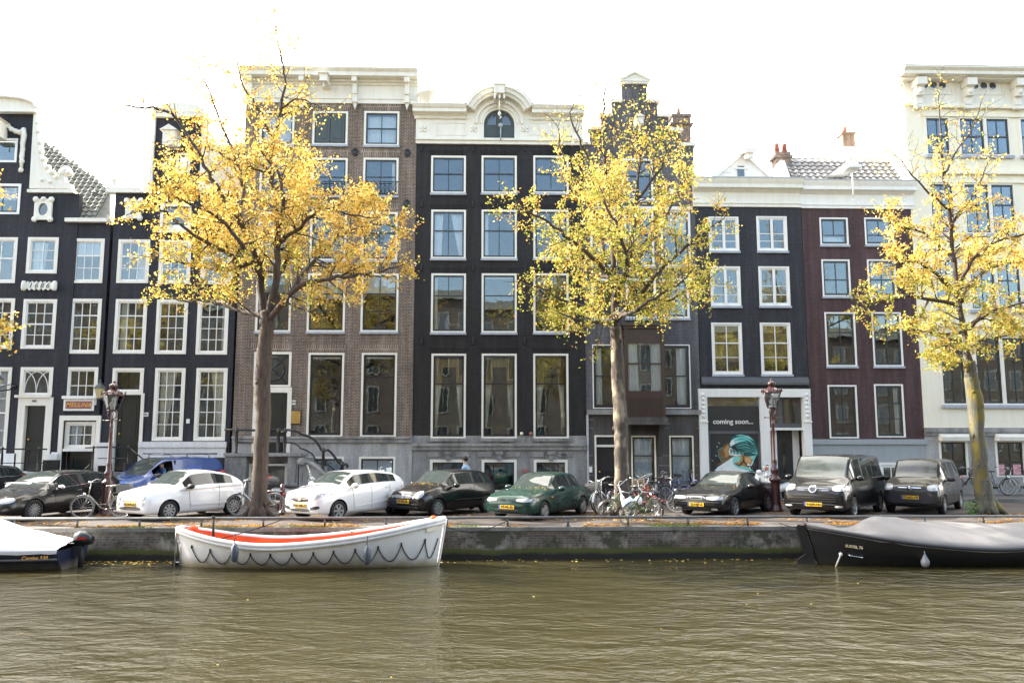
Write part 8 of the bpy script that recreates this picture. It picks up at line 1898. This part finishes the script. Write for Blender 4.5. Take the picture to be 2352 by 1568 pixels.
q=hp2(.065,.52); q2=hp2(.10,.50); t_=put_text('SUSTEL 76',.09,M['bwhite'],None,q2+Vector((-.02,-.035,-.02)),rot=(PI/2-.25,0,math.atan2((q2-q).y,(q2-q).x)-.0),name='boat_name',bold=.004); t_.parent=rt2; t_.rotation_euler=(PI/2-.15,.10,math.atan2((q2-q).y,(q2-q).x))
# left covered boat
yb3=21.35; xR=at(168,1268,yb3).x; Lb3=5.3; rt3=empty('covered_boat',(xR-Lb3,yb3,WZ),label='navy boat under a white tarpaulin with outboard motor at the left edge',cat='boat')
shp3=lambda t: 1.0*(.02+.98*min(1,(t/.45))**.6)*(1-.12*max(0,(t-.6)/.4)**2)
P3=hull(Lb3,1.75,shp3,lambda t:.52-.10*t+.2*(1-t)**2+.06*max(0,(t-.7)/.3),keel=.2)
m=MB(); m.grid(P3); m.grid(mirror_grid(P3)[::-1]); row=P3[-1]; m.poly(row+[Vector((q.x,-q.y,q.z)) for q in row[::-1][:-1]]); m.build('hull',M['bnavy'],rt3)
m=MB()
for s_ in (1,-1): m.tube([Vector((r_[-1].x,s_*(r_[-1].y+.01),r_[-1].z-.20)) for r_ in P3],.03,6)
m.build('rubbing_strake',M['brstone'],rt3)
cover(P3,lambda t: .12+.52*(1-max(0,(t-.62)/.38)**1.0)**1.0 if t>.5 else .12+.52*min(1,t/.25),'tarpaulin','tarpw',rt3,skirt=.08,wr=.11,seed=4)
m=MB(); q=P3[-1][-1]; bx=q.x+.22; bz=q.z+.20
mm=MB(); PP=[]
for x_,hw,zc,hh in ((-.20,.10,.0,.08),(-.17,.15,.02,.15),(0,.17,.03,.18),(.16,.16,.0,.16),(.24,.11,-.03,.10)): PP.append([(bx+x_,hw*math.cos(a),bz+zc+hh*math.sin(a)) for a in [2*PI*k_/14 for k_ in range(14)]])
mm.grid(PP,closed=True); mm.poly(PP[0][::-1]); mm.poly(PP[-1]); om=mm.build('outboard_motor',M['sashb'],rt3)
m=MB(); m.box(bx-.08,bx+.16,-.172,-.165,bz+.0,bz+.05); m.build('red_decal',M['tail'],om); m=MB(); m.lathe([(.07,bz-.75),(.06,bz-.1)],(bx-.02,0,0),8); m.box(bx-.25,bx,-.08,.08,bz-.40,bz-.18); m.build('motor_leg',M['plastic'],om); m=MB(); m.ball((bx-.02,0,bz+.13),.16,.12,.07,10,6); m.build('motor_cowl_top',M['fenderg'],om)
q=hp2(.86,.37,P3); q2=hp2(.97,.37,P3); t_=put_text('Corsiva 530',.12,M['gold'],None,(q+q2)/2+Vector((-.05,-.045,-.05)),rot=(PI/2,0,math.atan2((q2-q).y,(q2-q).x)),name='boat_name',shear=.2,bold=.003); t_.parent=rt3
# ------------------------------------------------------------------ people
M['skin']=plain('skin',(.50,.32,.24),rough=.6,var=.05); M['hair']=plain('dark_hair',(.02,.015,.012),rough=.7); M['denim']=plain('light_denim',(.26,.38,.52),rough=.85); M['trous']=plain('dark_trousers',(.03,.035,.05),rough=.85); M['drvshirt']=plain('blue_shirt',(.08,.16,.40),rough=.8); M['tee']=plain('pale_lilac_shirt',(.55,.56,.66),rough=.85); M['wshirt']=plain('white_shirt',(.72,.72,.70),rough=.85); M['shoe']=plain('brown_shoe',(.06,.04,.03),rough=.6)
def person(label, loc, rz, J, shirt, trousers='trous', arms_bare=True, z0=0):
    """J: dict of joints (x forward, y left, z up) with radii"""
    names=list(J); idx={n:i for i,n in enumerate(names)}
    E=[('pelvis','spine'),('spine','chest'),('chest','neck'),('neck','head'),('head','crown')]
    for s in 'LR': E+=[('chest','sh'+s),('sh'+s,'el'+s),('el'+s,'wr'+s),('wr'+s,'palm'+s),('pelvis','hip'+s),('hip'+s,'kn'+s),('kn'+s,'an'+s),('an'+s,'toe'+s)]
    vs=[J[n][0] for n in names]; rs=[J[n][1] for n in names]; ed=[(idx[a],idx[b]) for a,b in E]
    # fingers
    for s in 'LR':
        p=Vector(J['palm'+s][0]); d=(p-Vector(J['wr'+s][0])).normalized(); sd=d.cross(Vector((0,0,1))); sd=sd.normalized() if sd.length>.1 else Vector((0,1,0)); cu=d.cross(sd)
        for k_,(o,l) in enumerate(((-.03,.065),(-.01,.078),(.01,.074),(.03,.058))):
            a=len(vs); vs+=[tuple(p+sd*o+d*.03),tuple(p+sd*o*1.1+d*(.03+l*.55)+cu*.008),tuple(p+sd*o*1.1+d*(.03+l)+cu*.03)]; rs+=[(.009,)*2,(.008,)*2,(.007,)*2]; ed+=[(idx['palm'+s],a),(a,a+1),(a+1,a+2)]
        a=len(vs); vs+=[tuple(p-sd*.035-d*.02),tuple(p-sd*.055+d*.02)]; rs+=[(.011,)*2,(.009,)*2]; ed+=[(idx['palm'+s],a),(a,a+1)]
    me=bpy.data.meshes.new('body'); me.from_pydata(vs,ed,[]); o=bpy.data.objects.new('body',me); C.objects.link(o); md=o.modifiers.new('s','SKIN'); 
    me.skin_vertices or None
    if not me.skin_vertices:
        bm=bmesh.new(); bm.from_mesh(me); bm.verts.layers.skin.verify(); bm.to_mesh(me); bm.free()
    for i,r in enumerate(rs): me.skin_vertices[0].data[i].radius=r if isinstance(r,tuple) else (r,r)
    me.skin_vertices[0].data[0].use_root=True; sb=o.modifiers.new('u','SUBSURF'); sb.levels=2; sb.render_levels=2; md.use_smooth_shade=True
    bpy.context.view_layer.update(); nm=bpy.data.meshes.new_from_object(o.evaluated_get(bpy.context.evaluated_depsgraph_get())); bpy.data.objects.remove(o)
    for k_ in ('skin',shirt,trousers,'shoe'): nm.materials.append(M[k_])
    seg=[(a,b) for a,b in ed]; reg={}
    def mt(a,b):
        n=[names[i] if i<len(names) else 'finger' for i in (a,b)]
        if 'finger' in n or 'head' in n or 'crown' in n or n[0].startswith('wr'): return 0
        if n==['chest','neck']: return 1
        if n[0].startswith('el'): return 0 if arms_bare else 1
        if n[0].startswith('an'): return 3
        if n[0] in('spine','chest') or n[0].startswith('sh') or n==['pelvis','spine']: return 1
        return 2
    sm_=[(Vector(vs[a]),Vector(vs[b]),mt(a,b)) for a,b in seg]
    for pl in nm.polygons:
        c=pl.center; best=None
        for a,b,k_ in sm_:
            d=b-a; t=max(0,min(1,(c-a).dot(d)/max(1e-9,d.dot(d)))); e=(c-a-d*t).length
            if best is None or e<best[0]: best=(e,k_)
        pl.material_index=best[1]; pl.use_smooth=True
    root=empty('person',loc,label=label,cat='person'); root.rotation_euler=(0,0,rz); bo=bpy.data.objects.new('body',nm); C.objects.link(bo); bo.parent=root
    h=Vector(J['head'][0]); m=MB(); m.ball(h+Vector((-.018,0,.055)),.105,.088,.10,14,10); m.v=[v for v in m.v]
    m.build('hair',M['hair'],root); m=MB()
    m.ball(h+Vector((.10,0,.0)),.022,.014,.02,6,5); 
    for s_ in (-1,1): m.ball(h+Vector((0,s_*.082,0)),.02,.012,.03,6,5)
    m.build('face',M['skin'],root); m=MB()
    for s_ in (-1,1): m.ball(h+Vector((.088,s_*.032,.022)),.008,.012,.007,6,4)
    m.tube([h+Vector((.092,-.022,-.045)),h+Vector((.096,0,-.047)),h+Vector((.092,.022,-.045))],.005,4); m.build('eyes_and_mouth',M['hair'],root)
    return root
def pose(H=1.78, sit=False, stride=.22, armf=(.12,-.12)):
    J={}; k=H/1.78; hz=.94*k if not sit else .48
    J['pelvis']=((0,0,hz),(.13,.11)); J['spine']=((.0,0,hz+.22*k),(.12,.10)); J['chest']=((.01,0,hz+.42*k),(.15,.11)); J['neck']=((.02,0,hz+.58*k),(.055,.055)); J['head']=((.04,0,hz+.70*k),(.085,.085)); J['crown']=((.03,0,hz+.78*k),(.075,.075))
    for s,y,f,a in (('L',1,stride,armf[0]),('R',-1,-stride,armf[1])):
        J['sh'+s]=((0,y*.19*k,hz+.48*k),(.06,.06))
        if sit: J['el'+s]=((.12,y*.22,hz+.24),(.045,.045)); J['wr'+s]=((.38,y*.12,hz+.28),(.032,.032)); J['palm'+s]=((.46,y*.10,hz+.28),(.036,.02))
        else: J['el'+s]=((a*.4,y*.23*k,hz+.19*k),(.045,.045)); J['wr'+s]=((a+.06,y*.24*k,hz-.06*k),(.032,.032)); J['palm'+s]=((a+.09,y*.24*k,hz-.14*k),(.038,.022))
        J['hip'+s]=((0,y*.09*k,hz-.05),(.095,.095))
        if sit: J['kn'+s]=((.42,y*.11,hz-.02),(.065,.065)); J['an'+s]=((.42,y*.11,.08),(.045,.045)); J['toe'+s]=((.58,y*.12,.04),(.035,.03))
        else: J['kn'+s]=((f*.5+.04,y*.09*k,.50*k),(.065,.065)); J['an'+s]=((f-.03,y*.09*k,.09),(.045,.045)); J['toe'+s]=((f+.13,y*.10*k,.04),(.035,.03))
    return J
D_=.40*1900/27; pp_=at(1070,1060,D_); person('dark-haired person in a light blue denim shirt walking behind the black hatchback',(pp_.x,pp_.y,0),math.radians(155),pose(),'denim')
a_=at(1027,748,FY+.75); person('person in a pale shirt sitting behind an upper window of the black house',(a_.x-.0,FY+.75,a_.z-.72+.0),math.radians(5),pose(sit=True),'tee')
a_=at(1240,990,FY+.8); person('person in a white shirt and dark trousers standing inside the right salon window',(a_.x,FY+.8,a_.z-.75),math.radians(-150),pose(H=1.7,stride=.04,armf=(.25,.2)),'wshirt',arms_bare=False)
dv,vc=VAN; wm_=Matrix.Translation(dv.location)@Matrix.Rotation(dv.rotation_euler.z,4,'Z'); sp=wm_@Vector((vc.X(1.98),.36,.36)); person('driver in a blue shirt at the wheel of the blue van',sp,dv.rotation_euler.z,pose(H=1.6,sit=True),'drvshirt')
# ------------------------------------------------------------------ fallen leaves, grass
LF=[leafmat('fallen_orange_leaf',(.42,.20,.05)),leafmat('fallen_brown_leaf',(.26,.13,.05)),leafmat('fallen_yellow_leaf',(.55,.38,.10))]
rg=random.Random(5)
def litter(name,label,n,fn,mats,sz=.075,flat=.3):
    m=MB(); c=0
    while c<n:
        q=fn(); 
        if q is None: continue
        a=rg.uniform(0,2*PI); s_=sz*rg.uniform(.6,1.3); t=rg.uniform(-flat,flat); d=Vector((math.cos(a),math.sin(a),t)); e_=Vector((-math.sin(a),math.cos(a),rg.uniform(-flat,flat))); q=Vector(q)+Vector((0,0,s_*abs(t)*.5))
        m.poly([q-d*s_*.5,q+e_*s_*.42,q+d*s_*.5,q-e_*s_*.42],pick(rg,[.5,.28,.22])); c+=1
    o=m.build(name,mats); tag(o,label,'fallen leaves',kind='stuff'); return o
def quayspot():
    x=rg.uniform(-17,17); y=rg.choice([rg.uniform(22.45,23.3),rg.uniform(22.5,26.8),rg.uniform(30.9,31.3)]); d=noise.noise(Vector((x*.55,y*.8,3.3)))+.35*noise.noise(Vector((x*2,y*2,1)))
    if y>30: d+=.15
    if y<23.3: d+=.10
    if d<rg.uniform(-.12,.33): return None
    return (x,y,.012+rg.random()*.02)
litter('fallen_leaves','orange and brown fallen leaves strewn over the paving of the quay',15000,quayspot,LF)
def waterspot():
    x=rg.uniform(-17,18); c=math.exp(-((x-11)/1.6)**2)*1.2+math.exp(-((x+9.5)/2)**2)*.6+.18
    if rg.random()>c: return None
    y=QY-.12-abs(rg.gauss(0,.35))
    return (x,y,WZ+.012)
litter('floating_leaves','yellow leaves floating on the canal at the foot of the quay wall',420,waterspot,[LM[0],LF[0],LM[1]],.08,.02)
def openw():
    return (rg.uniform(-12,14),rg.uniform(9,21),WZ+.012)
litter('drifting_leaves','single leaves drifting on the open canal water',24,openw,[LM[0],LF[0],LM[1]],.05,.02)
gm=MB(); c=0
M['grass']=plain('verge_grass',(.16,.22,.03),rough=.8,var=.4,scale=12)
while c<5000:
    x=rg.uniform(-17,17); y=rg.uniform(22.38,22.75)
    if noise.noise(Vector((x*.5,0,7)))<.12+rg.uniform(-.05,.2): continue
    h=rg.uniform(.02,.07); a=rg.uniform(0,2*PI); gm.poly([(x,y,.0),(x+.012*math.cos(a),y+.012*math.sin(a),0),(x+rg.gauss(0,.015),y+rg.gauss(0,.015),h)]); c+=1
tag(gm.build('verge_grass',M['grass']),'short green grass tufts along the edge of the quay','grass',kind='stuff')
m=MB()
for k_ in range(140):
    p=at(2232,1165,25.6); a=rg.uniform(0,2*PI); r_=rg.uniform(0,.28); q=Vector((p.x+r_*math.cos(a),p.y+r_*math.sin(a)*.6,rg.uniform(.02,.42))); s_=rg.uniform(.04,.09); d=Vector((rg.gauss(0,1),rg.gauss(0,1),rg.gauss(.2,.6))).normalized(); e_=d.orthogonal().normalized(); m.poly([q,q+d*s_*.5+e_*s_*.4,q+d*s_,q+d*s_*.5-e_*s_*.4])
M['weed']=plain('weed_leaf',(.05,.13,.02),rough=.7,var=.3); o=m.build('weed_plant',M['weed']); tag(o,'small green weed at the foot of the mossy right tree','plant')
# ------------------------------------------------------------------ ground, quay, water
def asphmat(name,c,c2,bw=.2,bh=.1):
    m,nt,b=newmat(name); tc=nt.nodes.new('ShaderNodeTexCoord'); br=N(nt,'ShaderNodeTexBrick'); br.inputs['Scale'].default_value=1; br.inputs['Brick Width'].default_value=bw; br.inputs['Row Height'].default_value=bh; br.inputs['Mortar Size'].default_value=.006
    br.inputs['Color1'].default_value=(*c,1); br.inputs['Color2'].default_value=(*c2,1); br.inputs['Mortar'].default_value=(.05,.045,.04,1); L(nt,tc.outputs['Object'],br.inputs['Vector'])
    no=N(nt,'ShaderNodeTexNoise',Scale=.8,Detail=7); L(nt,tc.outputs['Object'],no.inputs['Vector']); r=ramp(nt,no.outputs[0],[(.3,(.6,)*3),(.7,(1.15,)*3)]); L(nt,mixc(nt,1,br.outputs[0],r.outputs[0],'MULTIPLY'),b.inputs['Base Color']); b.inputs['Roughness'].default_value=.85
    return m
M['road']=asphmat('brick_paving',(.085,.066,.058),(.06,.05,.045)); M['pave']=asphmat('grey_pavers',(.12,.115,.11),(.09,.088,.085),.3,.3); M['kerb']=stonemat('kerb_stone',(.22,.21,.19),(.09,.085,.075))
def sheetobj(name,x0,x1,y0,y1,z0,z1,mat,**kw):
    m=MB(); m.box(x0,x1,y0,y1,z0,z1); o=m.build(name,mat,None); tag(o,kind='structure'); return o
sheetobj('road',-90,90,QY+.35,31.3,-.5,0,M['road'])
sheetobj('pavement',-90,90,31.45,70,-.5,PZ,M['pave']); sheetobj('kerb',-90,90,31.3,31.45,-.5,PZ+.01,M['kerb'])
# quay wall
def quaymat():
    m,nt,b=newmat('mossy_quay_brick'); tc=nt.nodes.new('ShaderNodeTexCoord'); sx=nt.nodes.new('ShaderNodeSeparateXYZ'); L(nt,tc.outputs['Object'],sx.inputs[0])
    cb=nt.nodes.new('ShaderNodeCombineXYZ'); L(nt,sx.outputs[0],cb.inputs[0]); L(nt,sx.outputs[2],cb.inputs[1])
    br=N(nt,'ShaderNodeTexBrick'); br.inputs['Scale'].default_value=1; br.inputs['Brick Width'].default_value=.22; br.inputs['Row Height'].default_value=.065; br.inputs['Mortar Size'].default_value=.008
    br.inputs['Color1'].default_value=(.125,.092,.075,1); br.inputs['Color2'].default_value=(.07,.055,.046,1); br.inputs['Mortar'].default_value=(.15,.135,.115,1); L(nt,cb.outputs[0],br.inputs['Vector'])
    n1=N(nt,'ShaderNodeTexNoise',Scale=1.1,Detail=9); n1.inputs['Roughness'].default_value=.7; v=coords(nt,(1,1,.45)); L(nt,v,n1.inputs['Vector'])
    n2=N(nt,'ShaderNodeTexNoise',Scale=1.1,Detail=9); n2.inputs['Roughness'].default_value=.75; L(nt,tc.outputs['Object'],n2.inputs['Vector'])
    c=mixc(nt,ramp(nt,n1.outputs[0],[(.45,(0,)*3),(.60,(.9,)*3)]).outputs[0],br.outputs[0],(.30,.28,.235))      # lime streaks
    c=mixc(nt,ramp(nt,n2.outputs[0],[(.47,(0,)*3),(.56,(.9,)*3)]).outputs[0],c,(.030,.031,.012))               # moss
    # wet foot and green algae line above the water
    hh=N(nt,'ShaderNodeMath',operation='MULTIPLY_ADD'); L(nt,n1.outputs[0],hh.inputs[0]); hh.inputs[1].default_value=.22; L(nt,sx.outputs[2],hh.inputs[2])
    al=ramp(nt,hh.outputs[0],[(0,(0,)*3),(.01,(0,)*3),(.02,(1,)*3),(1,(0,)*3)])
    mr=N(nt,'ShaderNodeMapRange'); L(nt,hh.outputs[0],mr.inputs[0]); mr.inputs[1].default_value=-.62; mr.inputs[2].default_value=-.40
    r=ramp(nt,mr.outputs[0],[(0,(0,)*3),(.3,(1,)*3),(.62,(1,)*3),(1,(0,)*3)]); c=mixc(nt,r.outputs[0],c,(.065,.075,.010))
    mr2=N(nt,'ShaderNodeMapRange'); L(nt,hh.outputs[0],mr2.inputs[0]); mr2.inputs[1].default_value=-.60; mr2.inputs[2].default_value=-.53; mr2.inputs[3].default_value=1; mr2.inputs[4].default_value=0
    c=mixc(nt,mr2.outputs[0],c,(.012,.011,.008)); L(nt,c,b.inputs['Base Color']); b.inputs['Roughness'].default_value=.75
    bump(nt,b,n1.outputs[0],.9,.06); nt.nodes.remove(al); return m
M['quay']=quaymat()
m=MB(); m.box(-90,90,QY,QY+.34,-2.2,-.10)
qw=m.build('quay_wall',M['quay']); tag(qw,'mossy brick quay wall along the canal below the parked cars','quay wall')
m=MB(); 
x=-60
while x<60:
    w=rnd.uniform(1.0,1.4); m.box(x+.004,x+w-.004,QY-.03,QY+.345,-.097,.004+rnd.uniform(-.004,.004)); x+=w
m.build('coping_stone',M['kerb'],qw)
# low steel rail
rl=empty('quay_railing',(0,QY+.15,0),label='low grey steel tube rail on short posts along the quay edge',cat='railing')
m=MB(); m.tube([(-45,0,.24),(45,0,.24)],.035,8); M['galv']=plain('galvanised_steel',(.12,.125,.13),rough=.45,metal=.6,var=.3); m.build('rail',M['galv'],rl)
for i in range(-16,17):
    m=MB(); m.tube([(0,0,0),(0,0,.235)],.03,6); m.box(-.06,.06,-.06,.06,0,.02); m.build('post',M['galv'],rl,loc=(i*1.62+.55,0,0))
# water
def watermat():
    m,nt,b=newmat('canal_water'); tc=nt.nodes.new('ShaderNodeTexCoord')
    def nz(sx_,sy_,sc,det,rough=.55,dist=.0):
        mp=nt.nodes.new('ShaderNodeMapping'); mp.inputs['Scale'].default_value=(sx_,sy_,1); mp.inputs['Rotation'].default_value=(0,0,.12); L(nt,tc.outputs['Object'],mp.inputs[0])
        n=N(nt,'ShaderNodeTexNoise',Scale=sc,Detail=det); n.inputs['Roughness'].default_value=rough; n.inputs['Distortion'].default_value=dist; L(nt,mp.outputs[0],n.inputs['Vector']); return n.outputs[0]
    n1=nz(.8,1.25,1.15,3,.55,.3); n2=nz(.95,1.3,4.5,4,.6,.2); n3=nz(1,1,.16,3); n4=nz(1,1.2,16,2)
    a0=N(nt,'ShaderNodeMath',operation='MULTIPLY_ADD'); L(nt,n4,a0.inputs[0]); a0.inputs[1].default_value=.06; L(nt,n1,a0.inputs[2])
    a=N(nt,'ShaderNodeMath',operation='MULTIPLY_ADD'); L(nt,n2,a.inputs[0]); a.inputs[1].default_value=.34; L(nt,a0.outputs[0],a.inputs[2])
    bp=nt.nodes.new('ShaderNodeBump'); bp.inputs['Distance'].default_value=.24; L(nt,a.outputs[0],bp.inputs['Height']); L(nt,bp.outputs[0],b.inputs['Normal'])
    r=ramp(nt,n3,[(.38,(.55,)*3),(.62,(1.0,)*3)]); L(nt,r.outputs[0],bp.inputs['Strength'])
    b.inputs['Base Color'].default_value=(.030,.0265,.0105,1); b.inputs['Roughness'].default_value=.035; b.inputs['IOR'].default_value=1.33; return m
M['water']=watermat()
m=MB(); m.quad((-160,-3,WZ),(160,-3,WZ),(160,QY+.05,WZ),(-160,QY+.05,WZ)); o=m.build('canal_water',M['water']); tag(o,kind='structure')
sheetobj('canal_bed',-160,160,-3,QY,-2.8,-2.3,M['kerb'])
# ground to the horizon behind everything
m=MB(); m.box(-400,400,70,500,-.5,-.02); m.box(-400,-90,22,70,-.5,-.02); m.box(90,400,22,70,-.5,-.02); M['gr']=plain('far_ground',(.12,.12,.11),rough=.9); tag(m.build('ground',M['gr']),kind='structure')
# ------------------------------------------------------------------ the opposite bank behind the viewer (seen only in panes and water)
sheetobj('opposite_quay',-90,90,-24,-3,-2.5,-.05,M['pave'])
M['oppb']=plain('opposite_brown_brick',(.055,.042,.030),rough=.85,var=.3,scale=.6); M['oppr']=plain('opposite_red_brick',(.048,.032,.024),rough=.85,var=.3,scale=.6); M['oppw']=plain('opposite_white_trim',(.13,.125,.105),rough=.7); M['oppk']=plain('opposite_dark_pane',(.02,.022,.024),rough=.1)
x=-62; i=0
while x<62:
    w=rnd.choice([5.4,6.2,7.0,7.8]); h=rnd.uniform(16.5,18.5) if x<12 else rnd.uniform(13.5,15); e=empty('opposite_house',(x+w/2,-15,0),label=None,cat='house',group='houses on the bank behind the viewer')
    e['label']='house on the bank behind the viewer, seen mirrored in the panes'
    m=MB(); m.box(-w/2,w/2,-8,0,0,h); m.build('wall',M[rnd.choice(['oppb','oppr','oppb'])],e)
    m=MB(); m.box(-w/2+.02,w/2-.02,.003,.4,h-.7,h+.15); m.build('cornice',M['oppw'],e)
    fm,pm=MB(),MB(); nb=int(w/2); 
    for fl in range(4):
        for b_ in range(nb):
            cx=-w/2+w*(b_+.5)/nb; z=1.4+fl*(h-2.2)/4; hh=(h-2.2)/4*.68
            fm.box(cx-.62,cx+.62,.003,.05,z,z+hh); pm.box(cx-.48,cx-.03,.051,.06,z+.12,z+hh-.12); pm.box(cx+.03,cx+.48,.051,.06,z+.12,z+hh-.12)
    [q.build('window',M['oppw'],e) for q in pieces(fm)]; [q.build('pane',M['oppk'],e) for q in pieces(pm)]; x+=w; i+=1
# ------------------------------------------------------------------ light
w=bpy.data.worlds.new('World'); bpy.context.scene.world=w; w.use_nodes=True; nt=w.node_tree; bg=nt.nodes['Background']
SUN_EL=math.radians(33); SUN_AZ=math.radians(-72)     # azimuth from +y towards +x
sky=nt.nodes.new('ShaderNodeTexSky'); sky.sky_type='NISHITA'; sky.sun_disc=False; sky.sun_elevation=SUN_EL; sky.sun_rotation=SUN_AZ; sky.air_density=1.0; sky.dust_density=2.0; sky.ozone_density=1.0
# thin bright cloud over the half of the sky behind the houses
tc=nt.nodes.new('ShaderNodeTexCoord'); sx=nt.nodes.new('ShaderNodeSeparateXYZ'); nt.links.new(tc.outputs['Generated'],sx.inputs[0])
no=nt.nodes.new('ShaderNodeTexNoise'); no.inputs['Scale'].default_value=2.2; no.inputs['Detail'].default_value=6; nt.links.new(tc.outputs['Generated'],no.inputs['Vector'])
ma=nt.nodes.new('ShaderNodeMath'); ma.operation='MULTIPLY_ADD'; nt.links.new(no.outputs[0],ma.inputs[0]); ma.inputs[1].default_value=.9; nt.links.new(sx.outputs[1],ma.inputs[2])
mr=nt.nodes.new('ShaderNodeMapRange'); nt.links.new(ma.outputs[0],mr.inputs[0]); mr.inputs[1].default_value=.25; mr.inputs[2].default_value=.75
mx=nt.nodes.new('ShaderNodeMix'); mx.data_type='RGBA'; nt.links.new(mr.outputs[0],mx.inputs[0]); tn=nt.nodes.new('ShaderNodeMix'); tn.data_type='RGBA'; tn.blend_type='MULTIPLY'; tn.inputs[0].default_value=1; nt.links.new(sky.outputs[0],tn.inputs[6]); tn.inputs[7].default_value=(1.14,1.02,.88,1); nt.links.new(tn.outputs[2],mx.inputs[6]); mx.inputs[7].default_value=(12.6,12.0,11.0,1)
nt.links.new(mx.outputs[2],bg.inputs[0]); bg.inputs['Strength'].default_value=.15
sl=bpy.data.lights.new('sun','SUN'); sl.energy=4.3; sl.angle=math.radians(.6); sl.color=(1,.93,.82); so=bpy.data.objects.new('sun',sl); C.objects.link(so)
sd=Vector((math.sin(SUN_AZ)*math.cos(SUN_EL),math.cos(SUN_AZ)*math.cos(SUN_EL),math.sin(SUN_EL))); so.rotation_euler=(-sd).to_track_quat('-Z','Y').to_euler()
# ------------------------------------------------------------------ camera
cam=bpy.data.cameras.new('camera'); co=bpy.data.objects.new('camera',cam); C.objects.link(co); cam.sensor_width=36; cam.lens=FPX/2352*36; cam.clip_end=1500; cam.clip_start=.1
co.location=EYE; co.rotation_euler=(PI/2+PITCH,0,-YAW); S=bpy.context.scene; S.camera=co
S.view_settings.view_transform='Standard'; S.view_settings.look='None'; S.view_settings.exposure=2.22; S.view_settings.gamma=1
